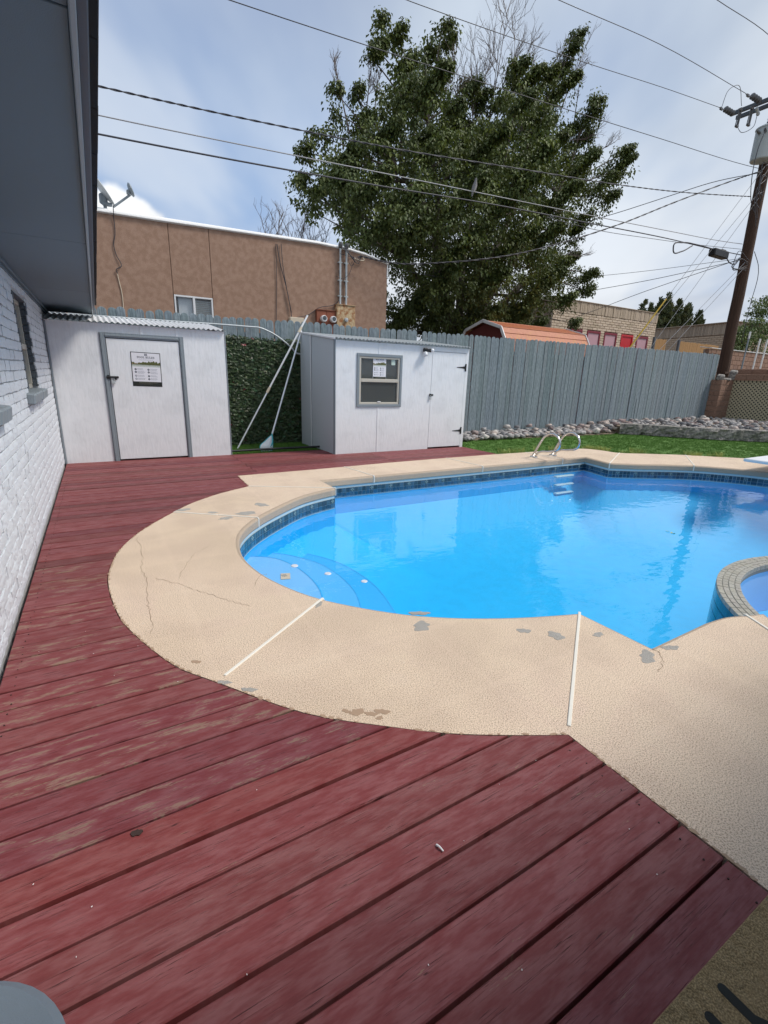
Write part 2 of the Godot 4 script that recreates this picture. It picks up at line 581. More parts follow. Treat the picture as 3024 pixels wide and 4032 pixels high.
	mat("bird", Color(0.2, 0.19, 0.19), 0.8)
	mat("paper", Color(0.78, 0.78, 0.77), 0.5)
	mat("ink", Color(0.05, 0.055, 0.07), 0.6)
	mat("cream", Color(0.6, 0.52, 0.4), 0.6)


# ---------------------------------------------------------------- sky, sun and camera

func make_sky() -> PanoramaSkyMaterial:
	var w := 1536
	var h := 768
	var a := FastNoiseLite.new()
	a.seed = 5
	a.frequency = 0.55
	a.fractal_octaves = 5
	var b := FastNoiseLite.new()
	b.seed = 9
	b.frequency = 0.22
	b.fractal_octaves = 3
	var cu := FastNoiseLite.new()
	cu.seed = 3
	cu.frequency = 11.0
	cu.fractal_octaves = 4
	var d := PackedFloat32Array()
	d.resize(w * h * 3)
	for y in h:
		var el := PI * 0.5 - PI * (y + 0.5) / h
		for x in w:
			var az := wrapf(TAU * (x + 0.5) / w, -PI, PI)   # 0 looks along -z, positive to +x
			var k := Color(0.45, 0.43, 0.4)
			if el > -0.02:
				var dir := Vector3(sin(az) * cos(el), sin(maxf(el, 0.0)), -cos(az) * cos(el))
				var p := Vector3(dir.x, 0, dir.z) / (dir.y + 0.22)
				var n := a.get_noise_3d(p.x * 1.6 + p.z * 0.5, p.z * 0.75, 0.0) * 0.6 + b.get_noise_3d(p.x, p.z, 3.0)
				var fi := a.get_noise_3d(p.x * 3.2 + p.z * 2.2, p.z * 1.5 - p.x * 0.9, 40.0)
				# the blue part lies towards -z, thin high cloud covers the rest
				var off := absf(wrapf(az + 0.45, -PI, PI))
				var cover := sstep(0.15, 1.35, off) * 0.85 + n * 0.75 + 0.06 + fi * 0.4 + sstep(0.45, 0.95, el) * 0.14
				cover = clampf(cover, 0.0, 1.0)
				var blue := Color(0.25, 0.43, 0.75).lerp(Color(0.29, 0.385, 0.6), sstep(0.22, 0.6, el))
				var cloud := Color(0.605, 0.69, 0.805).lerp(Color(0.77, 0.805, 0.85), sstep(0.5, 0.05, el))
				cloud = tint(cloud, 1.0 + 0.32 * clampf(fi * 0.4 + a.get_noise_3d(p.x * 0.8 + 9.0, p.z * 0.8, 5.0), -0.6, 0.6))
				k = blue.lerp(cloud, cover)
				# bright wisps
				var wi := sstep(0.0, 0.5, a.get_noise_3d(p.x * 2.1 + p.z * 1.1, p.z * 0.9 - p.x * 0.4, 20.0) + b.get_noise_3d(p.x * 2.0, p.z * 2.0, 8.0) * 0.5)
				k = k.lerp(Color(0.78, 0.84, 0.92), wi * 0.5)
				# heaped white cloud low over the roof at the left, and greyer ones low to the right
				for q in [[0.005, 0.205, 0.05, 0.055, 1.0], [0.07, 0.215, 0.05, 0.058, 1.0], [0.112, 0.195, 0.045, 0.05, 1.0], [1.08, 0.1, 0.09, 0.045, 0.35], [1.3, 0.08, 0.14, 0.05, 0.4], [2.4, 0.12, 0.2, 0.07, 0.6], [-1.6, 0.12, 0.25, 0.08, 0.7], [-2.5, 0.1, 0.2, 0.06, 0.5]]:
					var ex: float = wrapf(az - q[0], -PI, PI) / q[2]
					var ey: float = (el - q[1]) / q[3]
					if absf(ex) < 1.7 and absf(ey) < 1.7:
						var rr := sqrt(ex * ex + ey * ey) + cu.get_noise_3d(dir.x, dir.y, dir.z) * 0.5
						var al: float = sstep(1.06, 0.86, rr) * q[4]
						var lit := Color(1.02, 1.04, 1.06) if q[4] > 0.9 else Color(0.55, 0.6, 0.7)
						k = k.lerp(tint(lit, 0.9 + 0.14 * sstep(-0.5, 0.4, cu.get_noise_3d(dir.x * 0.7, dir.y * 0.7 + 4.0, dir.z * 0.7))), al)
			var i := (y * w + x) * 3
			d[i] = k.r / EXPO
			d[i + 1] = k.g / EXPO
			d[i + 2] = k.b / EXPO
	var im := Image.create_from_data(w, h, false, Image.FORMAT_RGBF, d.to_byte_array())
	var s := PanoramaSkyMaterial.new()
	s.panorama = ImageTexture.create_from_image(im)
	return s


func make_view() -> void:
	var cam := Camera3D.new()
	cam.name = "camera"
	cam.position = Vector3(0, 1.45, 0)
	cam.rotation = Vector3(-0.2820345, -0.538296, 0.0318494)
	cam.fov = 94.813
	cam.near = 0.05
	cam.far = 900.0
	add_child(cam)
	cam.current = true
	var we := WorldEnvironment.new()
	we.name = "environment"
	var e := Environment.new()
	e.background_mode = Environment.BG_SKY
	var sky := Sky.new()
	sky.sky_material = make_sky()
	e.sky = sky
	e.tonemap_mode = Environment.TONE_MAPPER_LINEAR
	e.tonemap_exposure = EXPO
	e.sdfgi_enabled = true
	e.ssao_enabled = true
	e.ssil_enabled = true
	we.environment = e
	add_child(we)
	var sun := DirectionalLight3D.new()
	sun.name = "sun"
	sun.light_energy = 0.5
	sun.light_color = Color(1.0, 0.975, 0.945)
	sun.light_angular_distance = 14.0
	sun.shadow_enabled = true
	sun.sky_mode = DirectionalLight3D.SKY_MODE_LIGHT_ONLY
	add_child(sun)
	sun.look_at_from_position(Vector3(0.52, 0.78, 0.34) * 50.0, Vector3.ZERO)


# ---------------------------------------------------------------- ground, pool, paving and deck

const SPA := Vector2(4.68, -0.25)
const SPA_IN := 1.34
const SPA_OUT := 1.5
const WATER_Y := -0.2
var pool_edge := PackedVector2Array()
var outer_edge := PackedVector2Array()
var far_edge := PackedVector2Array()


func index_near(line: PackedVector2Array, p: Vector2) -> int:
	var best := 0
	for i in line.size():
		if line[i].distance_to(p) < line[best].distance_to(p):
			best = i
	return best


func ring_pts(c: Vector2, r: float, a0: float, a1: float, m: int) -> PackedVector2Array:
	var o := PackedVector2Array()
	for i in m + 1:
		var t := lerpf(a0, a1, float(i) / m)
		o.append(c + Vector2(cos(t), sin(t)) * r)
	return o


func offset_line(line: PackedVector2Array, dist: float, closed := true) -> PackedVector2Array:   # to the right of its direction
	var o := PackedVector2Array()
	var m := line.size()
	for i in m:
		var p0 := line[(i + m - 1) % m] if closed or i > 0 else line[0]
		var p2 := line[(i + 1) % m] if closed or i < m - 1 else line[m - 1]
		var e0 := (line[i] - p0).normalized()
		var e1 := (p2 - line[i]).normalized()
		if e0 == Vector2.ZERO: e0 = e1
		if e1 == Vector2.ZERO: e1 = e0
		var n0 := Vector2(-e0.y, e0.x)
		var n1 := Vector2(-e1.y, e1.x)
		var mm := n0 + n1
		o.append(line[i] + mm / maxf(mm.dot(n0), 0.6) * dist)
	return o


func make_outlines() -> void:
	# round the water: near shoulder, round end, far shoulder, far side, deep end, near side, spa
	var p := PackedVector2Array()
	p.append_array([Vector2(2.57, -1.26), Vector2(2.55, -1.73)])
	p.append_array(curve2([Vector2(2.55, -1.73), Vector2(2.13, -1.885), Vector2(1.75, -2.08), Vector2(1.45, -2.31), Vector2(1.14, -2.67), Vector2(0.97, -3.02), Vector2(0.885, -3.35), Vector2(0.865, -3.7), Vector2(0.93, -4.07), Vector2(1.05, -4.35), Vector2(1.27, -4.65), Vector2(1.64, -5.01), Vector2(2.06, -5.34), Vector2(2.56, -5.55)], 4).slice(1))
	p.append_array([Vector2(2.57, -6.03), Vector2(3.41, -6.03), Vector2(5.56, -6.03), Vector2(7.6, -6.03), Vector2(8.28, -6.03)])
	p.append_array(curve2([Vector2(8.11, -5.38), Vector2(8.52, -5.12), Vector2(9.0, -4.88), Vector2(9.5, -4.58), Vector2(9.83, -4.23), Vector2(10.08, -3.85), Vector2(10.18, -3.5), Vector2(10.08, -3.0), Vector2(9.8, -2.5), Vector2(9.3, -2.05), Vector2(8.6, -1.8), Vector2(8.11, -1.74)], 4))
	p.append_array([Vector2(8.15, -1.26), Vector2(6.1, -1.26), Vector2(5.86, -1.2)])
	p.append_array(ring_pts(SPA, SPA_IN, -0.62, TAU - PI + 0.735, 48))
	p.append_array(curve2([Vector2(3.52, -1.2), Vector2(3.38, -1.25), Vector2(3.18, -1.27)], 4))
	pool_edge = p
	# where paving meets deck, from the near end round to the far end
	var o := PackedVector2Array([Vector2(1.562, 1.2), Vector2(1.562, -1.02)])
	o.append_array(curve2([Vector2(1.562, -1.02), Vector2(1.37, -1.12), Vector2(1.13, -1.26), Vector2(0.93, -1.41), Vector2(0.62, -1.68), Vector2(0.33, -2.08), Vector2(0.17, -2.32), Vector2(0.02, -2.72), Vector2(-0.06, -3.06), Vector2(-0.1, -3.6), Vector2(-0.05, -4.04), Vector2(0.05, -4.39), Vector2(0.24, -4.78), Vector2(0.53, -5.21), Vector2(0.78, -5.53), Vector2(1.14, -5.84), Vector2(1.55, -6.08)], 4).slice(1))
	o.append_array([Vector2(1.58, -6.79), Vector2(2.72, -6.82), Vector2(3.31, -6.86), Vector2(4.2, -6.92), Vector2(5.47, -6.96), Vector2(6.78, -6.97)])
	outer_edge = o
	far_edge = curve2([Vector2(6.78, -6.97), Vector2(7.55, -6.94), Vector2(8.3, -6.95), Vector2(9.0, -6.95), Vector2(9.38, -6.82), Vector2(9.5, -6.5), Vector2(9.55, -6.15), Vector2(10.1, -5.83), Vector2(10.78, -5.42), Vector2(11.2, -5.03), Vector2(11.7, -4.6), Vector2(12.4, -3.9), Vector2(12.8, -3.0), Vector2(12.9, -1.5)], 4)


func cut(line: PackedVector2Array, a: Vector2, b: Vector2) -> PackedVector2Array:   # the stretch of a line between the vertices nearest to a and b, its ends put on them
	var i := index_near(line, a)
	var j := index_near(line, b)
	var o := PackedVector2Array()
	if i <= j:
		o = line.slice(i, j + 1)
	else:
		o = line.slice(j, i + 1)
		o.reverse()
	if o.size() == 1:
		o.append(b)
	o[0] = a
	o[o.size() - 1] = b
	return o


# one cast panel: its outer line, then back along the water, with a rounded nose there
func panel(parent: Node3D, outer: PackedVector2Array, inner: PackedVector2Array) -> void:
	var b := MB.new()
	var off := offset_line(inner, 0.03, false)
	if off[off.size() / 2].distance_to(outer[outer.size() / 2]) > inner[inner.size() / 2].distance_to(outer[outer.size() / 2]):
		off = offset_line(inner, -0.03, false)
	off[0] = inner[0].lerp(outer[0], 0.03 / maxf(inner[0].distance_to(outer[0]), 0.1))
	var le := inner.size() - 1
	off[le] = inner[le].lerp(outer[outer.size() - 1], 0.03 / maxf(inner[le].distance_to(outer[outer.size() - 1]), 0.1))
	var poly := outer.duplicate()
	var back := off.duplicate()
	back.reverse()
	poly.append_array(back)
	b.slab(poly, -0.1, 0.0)
	var root := obj("panel", b, M.concrete, parent)
	var nose := MB.new()
	for i in le:
		var prof := []
		for k in [i, i + 1]:
			var w: Vector2 = (inner[k] - off[k])
			var o3 := Vector3(off[k].x, 0, off[k].y)
			var w3 := Vector3(w.x, 0, w.y)
			var wn := w3.normalized()
			prof.append([[o3, Vector3.UP], [o3 + w3 * 0.55 + Vector3(0, -0.005, 0), (Vector3.UP + wn * 0.4).normalized()], [o3 + w3 * 0.9 + Vector3(0, -0.016, 0), (Vector3.UP + wn).normalized()], [o3 + w3 + Vector3(0, -0.032, 0), wn], [o3 + w3 + Vector3(0, -0.09, 0), wn], [o3 + w3 * 0.8 + Vector3(0, -0.104, 0), (wn - Vector3.UP).normalized()], [o3 - w3 * 0.6 + Vector3(0, -0.106, 0), Vector3.DOWN]])
		for k in 6:
			var A: Array = prof[0][k]
			var B: Array = prof[1][k]
			var C: Array = prof[1][k + 1]
			var D: Array = prof[0][k + 1]
			nose.squad(A[0], B[0], C[0], D[0], A[1], B[1], C[1], D[1])
	obj("coping", nose, M.coping, root)


func strip(parent: Node3D, a: Vector2, b: Vector2, drop := true, gap := 0.0) -> void:   # a white joint strip from the deck to the water
	var m := MB.new()
	var d := (b - a).normalized()
	var bs := Basis(Vector3(d.x, 0, d.y), Vector3.UP, Vector3(d.x, 0, d.y).cross(Vector3.UP))
	var L := a.distance_to(b)
	var h := L * 0.52
	m.box(Vector3(a.x, 0, a.y) + bs.x * (h * 0.5 + gap), Vector3(h - gap, 0.012, 0.017), 0.0025, bs)
	m.box(Vector3(a.x, 0, a.y) + bs.x * (h + 0.004 + (L - h - 0.004) * 0.5), Vector3(L - h - 0.012, 0.0125, 0.0172), 0.0025, bs)
	if drop:
		m.box(Vector3(b.x, -0.055, b.y) - bs.x * 0.002, Vector3(0.012, 0.1, 0.016), 0.003, bs)
	obj("joint_strip", m, M.joint, parent)


func blot(c: Vector2, r: float, el: float, ang: float, sd: int) -> PackedVector2Array:
	var o := PackedVector2Array()
	var q := RandomNumberGenerator.new()
	q.seed = sd
	var ph := q.randf() * 9.0
	for i in 30:
		var t := TAU * i / 30
		var rr := r * (0.78 + 0.2 * sin(t * 2 + ph) + 0.13 * sin(t * 5 + ph * 2) + 0.12 * q.randf())
		o.append(c + (Vector2(cos(t) * el, sin(t)) * rr).rotated(ang))
	return o


func make_paving() -> void:
	var root := Node3D.new()
	root.name = "pavement"
	add_child(root)
	root.set_meta("kind", "structure")
	root.set_meta("label", "tan sprayed concrete paving round the pool, in panels with white joints")
	var all_outer := outer_edge.duplicate()
	all_outer.append_array(far_edge.slice(1))
	var J := [[Vector2(1.562, -1.02), Vector2(2.55, -1.73)], [Vector2(0.33, -2.08), Vector2(1.14, -2.67)], [Vector2(0.53, -5.21), Vector2(1.27, -4.65)], [Vector2(1.55, -6.08), Vector2(2.56, -5.55)],
		[Vector2(3.31, -6.86), Vector2(3.41, -6.03)], [Vector2(5.47, -6.96), Vector2(5.56, -6.03)], [Vector2(7.55, -6.94), Vector2(7.6, -6.03)], [Vector2(9.38, -6.1), Vector2(8.11, -5.38)], [Vector2(10.78, -5.42), Vector2(9.5, -4.58)]]
	J[7][0] = far_edge[index_near(far_edge, Vector2(9.5, -6.12))]
	J[8][0] = far_edge[index_near(far_edge, Vector2(10.78, -5.42))]
	for k in J.size() - 1:
		panel(root, cut(all_outer, J[k][0], J[k + 1][0]), cut(pool_edge, J[k][1], J[k + 1][1]))
	# deep end, and the near side as far as the spa
	var e_end := Vector2(8.15, -1.26)
	panel(root, cut(all_outer, J[8][0], Vector2(12.9, -1.5)), cut(pool_edge, J[8][1], e_end))
	var near := cut(pool_edge, Vector2(3.52, -1.2), Vector2(3.18, -1.27))
	near.append_array([Vector2(2.57, -1.26), Vector2(2.55, -1.73)])
	panel(root, PackedVector2Array([Vector2(2.2, 1.2), Vector2(1.562, 1.2), Vector2(1.562, -0.5), Vector2(1.562, -1.02)]), near)
	var spa_arc := ring_pts(SPA, SPA_IN, -0.62, TAU - PI + 0.735, 48)
	panel(root, PackedVector2Array([Vector2(12.9, -1.5), Vector2(12.9, 2.6), Vector2(4.6, 2.6), Vector2(2.2, 2.6), Vector2(2.2, 1.2)]), cut(pool_edge, e_end, Vector2(3.52, -1.2)))
	for k in J.size():
		strip(root, J[k][0], J[k][1], true, 0.035 if k < 2 else 0.0)
	strip(root, Vector2(2.3, 0.95), Vector2(3.53, -1.195))
	# places where the coat has come off
	var pm := MB.new()
	for q in [[1.52, -2.06, 0.055, 1.3, 0.2], [2.04, -1.73, 0.035, 1.2, 0.5], [2.17, -1.6, 0.047, 1.2, 0.2], [2.41, -1.49, 0.028, 1.4, 0.3], [2.45, -1.21, 0.05, 1.5, -0.4], [2.66, -1.2, 0.03, 1.8, 0.2], [1.44, -5.13, 0.075, 1.2, 0.7], [1.2, -4.86, 0.075, 1.6, 0.6], [0.97, -4.77, 0.05, 1.7, 0.2], [0.89, -5.03, 0.04, 1.5, 0.1], [0.63, -5.26, 0.05, 1.9, 0.3], [0.45, -1.95, 0.02, 1.9, 0.5], [0.36, -2.06, 0.018, 2.2, 0.4], [1.08, -2.6, 0.02, 2.6, -0.6], [1.6, -2.2, 0.03, 2.2, 0.4]]:
		pm.slab(blot(Vector2(q[0], q[1]), q[2], q[3], q[4], int(q[0] * 100)), -0.002, 0.0016, 0.0008)
	obj("bare_patch", pm, M.patch, root)
	var cm := MB.new()
	for q in [[Vector2(0.14, -4.5), Vector2(0.15, -4.0), Vector2(0.12, -3.75), Vector2(0.135, -3.45), Vector2(0.11, -3.1), Vector2(0.115, -2.95), Vector2(0.1, -2.69)], [Vector2(0.2, -3.5), Vector2(0.3, -3.36), Vector2(0.4, -3.19), Vector2(0.49, -3.05), Vector2(0.58, -2.91), Vector2(0.68, -2.78)], [Vector2(0.33, -3.4), Vector2(0.39, -3.58), Vector2(0.51, -3.86), Vector2(0.66, -4.02)], [Vector2(2.55, -1.24), Vector2(2.54, -1.19), Vector2(2.5, -1.15), Vector2(2.43, -1.12), Vector2(2.35, -1.1)], [Vector2(0.78, -3.05), Vector2(0.86, -3.2), Vector2(0.92, -3.22)]]:
		var l := curve2(q, 7)
		for i in l.size():
			l[i] += Vector2(rnd(-0.011, 0.011), rnd(-0.011, 0.011))
		for i in l.size() - 1:
			var w := rnd(0.0006, 0.0019)
			var e := (l[i + 1] - l[i]).normalized().orthogonal() * w
			cm.quad(Vector3(l[i].x - e.x, 0.0012, l[i].y - e.y), Vector3(l[i].x + e.x, 0.0012, l[i].y + e.y), Vector3(l[i + 1].x + e.x, 0.0012, l[i + 1].y + e.y), Vector3(l[i + 1].x - e.x, 0.0012, l[i + 1].y - e.y), Vector3.UP)
	obj("crack", cm, M.crack, root)
	# dirt caught along the deck edge
	var dm := MB.new()
	for i in outer_edge.size() - 1:
		var a := outer_edge[i]
		var e := outer_edge[i + 1]
		var cnt := maxi(1, int(a.distance_to(e) / 0.035))
		var nn := (e - a).normalized().orthogonal()
		if nn.dot(Vector2(2.8, -3.6) - a) < 0.0:
			nn = -nn
		for k in cnt:
			if rng.randf() < 0.25:
				continue
			var p := a.lerp(e, (k + 0.5) / cnt)
			dm.slab(blot(p + nn * rnd(0.0, 0.006), rnd(0.004, 0.0105), 1.9, (e - a).angle(), rng.randi() % 999), -0.002, 0.0014)
	for q in [[0.93, -1.52, 0.022], [0.88, -1.53, 0.018], [0.83, -1.57, 0.024], [0.79, -1.6, 0.013], [0.9, -1.49, 0.012], [0.27, -2.3, 0.016]]:
		dm.slab(blot(Vector2(q[0], q[1]), q[2], 1.6, 0.6, int(q[0] * 77)), -0.002, 0.0013)
	obj("edge_dirt", dm, M.stain, root)


func make_pool() -> void:
	var basin := Node3D.new()
	basin.name = "pool"
	add_child(basin)
	basin.set_meta("kind", "structure")
	basin.set_meta("label", "blue plastered swimming pool basin with rounded steps at its left end")
	var wall := offset_line(pool_edge, 0.015)
	if wall[10].x > pool_edge[10].x:
		wall = offset_line(pool_edge, -0.015)
	var m := wall.size()
	var FY := -1.15
	var b := MB.new()
	var bd := MB.new()
	for i in m:
		var j := (i + 1) % m
		var a := Vector3(wall[i].x, 0, wall[i].y)
		var c := Vector3(wall[j].x, 0, wall[j].y)
		var e := wall[j] - wall[i]
		var inn := Vector3(-e.y, 0, e.x)   # towards the water
		b.quad(a + Vector3(0, FY - 0.1, 0), c + Vector3(0, FY, 0), c + Vector3(0, -0.212, 0), a + Vector3(0, -0.212, 0), inn)
		bd.quad(a + Vector3(0, -0.212, 0), c + Vector3(0, -0.212, 0), c + Vector3(0, -0.098, 0), a + Vector3(0, -0.098, 0), inn)
	# a floor that rises in a smooth cove to the walls
	var gs := 0.1
	var gx := 98
	var gz := 66
	var hy := []
	for j in gz:
		var row := PackedFloat32Array()
		for i in gx:
			var p := Vector2(0.6 + i * gs, -6.3 + j * gs)
			var dist := 99.0
			for k in m:
				dist = minf(dist, p.distance_squared_to(Geometry2D.get_closest_point_to_segment(p, wall[k], wall[(k + 1) % m])))
			dist = sqrt(dist)
			if not Geometry2D.is_point_in_polygon(p, wall):
				dist = 0.0 if dist < 0.3 else -1.0
			row.append(-99.0 if dist < 0.0 else lerpf(-0.5, FY, 1.0 - pow(1.0 - clampf(dist / 1.7, 0.0, 1.0), 2.2)))
		hy.append(row)
	for j in gz - 1:
		for i in gx - 1:
			var ok := true
			var q := []
			for w in [[i, j], [i + 1, j], [i + 1, j + 1], [i, j + 1]]:
				var y: float = hy[w[1]][w[0]]
				ok = ok and y > -50.0
				var y1: float = hy[w[1]][mini(w[0] + 1, gx - 1)]
				var y2: float = hy[mini(w[1] + 1, gz - 1)][w[0]]
				var nn := Vector3(0, 1, 0)
				if y1 > -50.0 and y2 > -50.0:
					nn = Vector3(y - y1, gs, y - y2).normalized()
				q.append([Vector3(0.6 + w[0] * gs, y, -6.3 + w[1] * gs), nn])
			if ok:
				b.squad(q[0][0], q[1][0], q[2][0], q[3][0], q[0][1], q[1][1], q[2][1], q[3][1])
	obj("basin", b, M.plaster, basin)
	obj("mortar_band", bd, M.band, basin)
	# steps, each standing on the floor
	var noses := [[-0.35, [Vector2(0.6, -4.6), Vector2(1.12, -4.5), Vector2(1.35, -4.33), Vector2(1.46, -4.0), Vector2(1.475, -3.6), Vector2(1.41, -3.3), Vector2(1.26, -3.0), Vector2(1.0, -2.8), Vector2(0.6, -2.75)]],
		[-0.5, [Vector2(0.8, -5.1), Vector2(1.38, -4.95), Vector2(1.74, -4.55), Vector2(1.87, -4.15), Vector2(1.87, -3.67), Vector2(1.77, -3.3), Vector2(1.56, -2.85), Vector2(1.3, -2.45), Vector2(0.7, -2.3)]],
		[-0.65, [Vector2(1.0, -5.5), Vector2(1.7, -5.3), Vector2(1.98, -5.0), Vector2(2.19, -4.56), Vector2(2.25, -3.95), Vector2(2.15, -3.37), Vector2(1.95, -2.75), Vector2(1.7, -2.05), Vector2(1.0, -1.9)]]]
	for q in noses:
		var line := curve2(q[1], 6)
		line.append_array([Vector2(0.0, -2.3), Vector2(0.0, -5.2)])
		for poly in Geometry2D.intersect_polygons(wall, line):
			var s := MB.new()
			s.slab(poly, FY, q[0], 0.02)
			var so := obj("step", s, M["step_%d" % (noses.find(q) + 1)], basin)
	for k in 3:
		var line := curve2(noses[k][1], 6)
		for seg in Geometry2D.intersect_polyline_with_polygon(line, wall):
			var s := MB.new()
			var l2 := offset_line(seg, 0.013, false)
			if not Geometry2D.is_point_in_polygon(l2[l2.size() / 2], line):
				l2 = offset_line(seg, -0.013, false)
			for i in seg.size() - 1:
				var y: float = noses[k][0] + 0.002
				s.quad(Vector3(seg[i].x, y, seg[i].y), Vector3(seg[i + 1].x, y, seg[i + 1].y), Vector3(l2[i + 1].x, y, l2[i + 1].y), Vector3(l2[i].x, y, l2[i].y), Vector3.UP)
			obj("step_nosing", s, M.nosing, basin)
	# waterline tiles, a pale flower on every fourth
	var tl := MB.new()
	var gr := MB.new()
	var walk := 0.0
	var nth := 0
	for i in m:
		var j := (i + 1) % m
		var L := wall[i].distance_to(wall[j])
		if L < 0.01:
			continue
		var d2 := (wall[j] - wall[i]) / L
		var d := Vector3(d2.x, 0, d2.y)
		var inn := Vector3(-d2.y, 0, d2.x)
		var o := Vector3(wall[i].x, 0, wall[i].y)
		gr.quad(o + inn * 0.003 + Vector3(0, -0.285, 0), o + d * L + inn * 0.003 + Vector3(0, -0.285, 0), o + d * L + inn * 0.003 + Vector3(0, -0.139, 0), o + inn * 0.003 + Vector3(0, -0.139, 0), inn)
		var cnt := maxi(1, int(round(L / 0.068)))
		var w := L / cnt
		for k in cnt:
			for row in 2:
				var c := o + d * (w * (k + 0.5)) + inn * 0.005 + Vector3(0, -0.173 - row * 0.068, 0)
				var fl := nth % 5 == 2 and row == 0
				var g := rnd(0.55, 1.4)
				tl.col = tint(Color(0.04, 0.085, 0.125), g) if row == 0 else tint(Color(0.02, 0.09, 0.17), g)
				tl.box(c, Vector3(w - 0.0075, 0.061, 0.006), 0.0, Basis(d, Vector3.UP, inn))
				if fl:
					tl.col = Color(0.25, 0.34, 0.33)
					for t in 4:
						var off := d * cos(t * PI / 2) * 0.016 + Vector3.UP * sin(t * PI / 2) * 0.016
						tl.box(c + inn * 0.002 + off, Vector3(0.015, 0.015, 0.006), 0.0, Basis(d, Vector3.UP, inn).rotated(inn, PI / 4))
			nth += 1
	obj("grout", gr, M.grout, basin)
	obj("waterline_tiles", tl, M.tile, basin).set_meta("kind", "stuff")
	# fittings set into the steps, and a printed depth plate
	for q in [Vector3(1.44, -0.349, -4.07), Vector3(1.79, -0.499, -4.07), Vector3(2.19, -0.649, -4.03), Vector3(1.93, -0.649, -4.45)]:
		var s := MB.new()
		s.lathe(PackedVector2Array([Vector2(0, 0.006), Vector2(0.03, 0.006), Vector2(0.036, 0.0)]), 12, q)
		obj("return_fitting", s, M.white_metal, basin)
	var pl := MB.new()
	pl.box(Vector3(1.28, -0.347, -3.87), Vector3(0.13, 0.004, 0.085), 0.0, Basis(Vector3.UP, 1.25))
	var plate := obj("depth_plate", pl, M.cream, basin)
	var pr := MB.new()
	for k in 4:
		pr.box(Vector3(1.255 + k * 0.012, -0.3446, -3.89 + (k % 2) * 0.005), Vector3(0.006, 0.001, 0.05), 0.0, Basis(Vector3.UP, 0.1))
	obj("printing", pr, M.grey_trim, plate)
	# underwater ladder treads
	for k in 3:
		var s := MB.new()
		s.box(Vector3(7.53, -0.3 - k * 0.16, -5.9 + 0.02 * k), Vector3(0.5, 0.03, 0.08), 0.008)
		obj("ladder_tread", s, M.tread, basin)
	# water
	var wp := offset_line(pool_edge, -0.004)
	var spa_disc := ring_pts(SPA, 1.42, 0, TAU, 64)
	spa_disc.remove_at(64)
	var wb := MB.new()
	for poly in Geometry2D.clip_polygons(pool_edge, spa_disc):
		var ti := Geometry2D.triangulate_polygon(poly)
		for i in range(0, ti.size(), 3):
			wb.tri(Vector3(poly[ti[i]].x, WATER_Y, poly[ti[i]].y), Vector3(poly[ti[i + 1]].x, WATER_Y, poly[ti[i + 1]].y), Vector3(poly[ti[i + 2]].x, WATER_Y, poly[ti[i + 2]].y), Vector3.UP)
	var wo := struct("water", wb, M.water)
	wo.set_meta("label", "still blue pool water reflecting the sky, the tree and the pole")
	# spa ring standing in the water
	var spa := Node3D.new()
	spa.name = "spa_wall"
	add_child(spa)
	spa.set_meta("kind", "structure")
	spa.set_meta("label", "curved raised spa wall topped with small grey pavers, at the right edge of the pool")
	var a0 := PI + 0.66
	var a1 := TAU - 0.62
	var core := MB.new()
	var face := MB.new()
	var grt := MB.new()
	var seg := 60
	for i in seg:
		var t0 := lerpf(a0, a1, float(i) / seg)
		var t1 := lerpf(a0, a1, float(i + 1) / seg)
		var u0 := Vector3(cos(t0), 0, sin(t0))
		var u1 := Vector3(cos(t1), 0, sin(t1))
		var c := Vector3(SPA.x, 0, SPA.y)
		grt.quad(c + u0 * (SPA_IN + 0.006) + Vector3(0, -0.035, 0), c + u1 * (SPA_IN + 0.006) + Vector3(0, -0.035, 0), c + u1 * (SPA_OUT - 0.006) + Vector3(0, -0.035, 0), c + u0 * (SPA_OUT - 0.006) + Vector3(0, -0.035, 0), Vector3.UP)
		core.quad(c + u0 * (SPA_IN + 0.006) + Vector3(0, -1.1, 0), c + u1 * (SPA_IN + 0.006) + Vector3(0, -1.1, 0), c + u1 * (SPA_IN + 0.006) + Vector3(0, -0.1, 0), c + u0 * (SPA_IN + 0.006) + Vector3(0, -0.1, 0), -u0)
		grt.quad(c + u0 * (SPA_IN + 0.005) + Vector3(0, -0.1, 0), c + u1 * (SPA_IN + 0.005) + Vector3(0, -0.1, 0), c + u1 * (SPA_IN + 0.005) + Vector3(0, -0.04, 0), c + u0 * (SPA_IN + 0.005) + Vector3(0, -0.04, 0), -u0)
		face.col = tint(Color(0.015, 0.05, 0.1), rnd(0.6, 1.5))
		face.quad(c + u0 * (SPA_OUT - 0.004) + Vector3(0, -1.1, 0), c + u1 * (SPA_OUT - 0.004) + Vector3(0, -1.1, 0), c + u1 * (SPA_OUT - 0.004) + Vector3(0, -0.3, 0), c + u0 * (SPA_OUT - 0.004) + Vector3(0, -0.3, 0), u0)
		for row in 3:
			face.col = tint(Color(0.015, 0.05, 0.1), rnd(0.5, 1.7))
			var y0 := -0.06 - row * 0.08
			face.quad(c + u0 * (SPA_OUT - 0.002) + Vector3(0, y0 - 0.075, 0), c + u1 * (SPA_OUT - 0.002) + Vector3(0, y0 - 0.075, 0), c + u1 * (SPA_OUT - 0.002) + Vector3(0, y0, 0), c + u0 * (SPA_OUT - 0.002) + Vector3(0, y0, 0), u0)
	obj("wall_core", core, M.step_1, spa)
	obj("rim_mortar", grt, M.spa_grout, spa)
	obj("tile_face", face, M.tile, spa)
	var sf := MB.new()
	var fd := ring_pts(SPA, SPA_IN + 0.004, 0, TAU, 64)
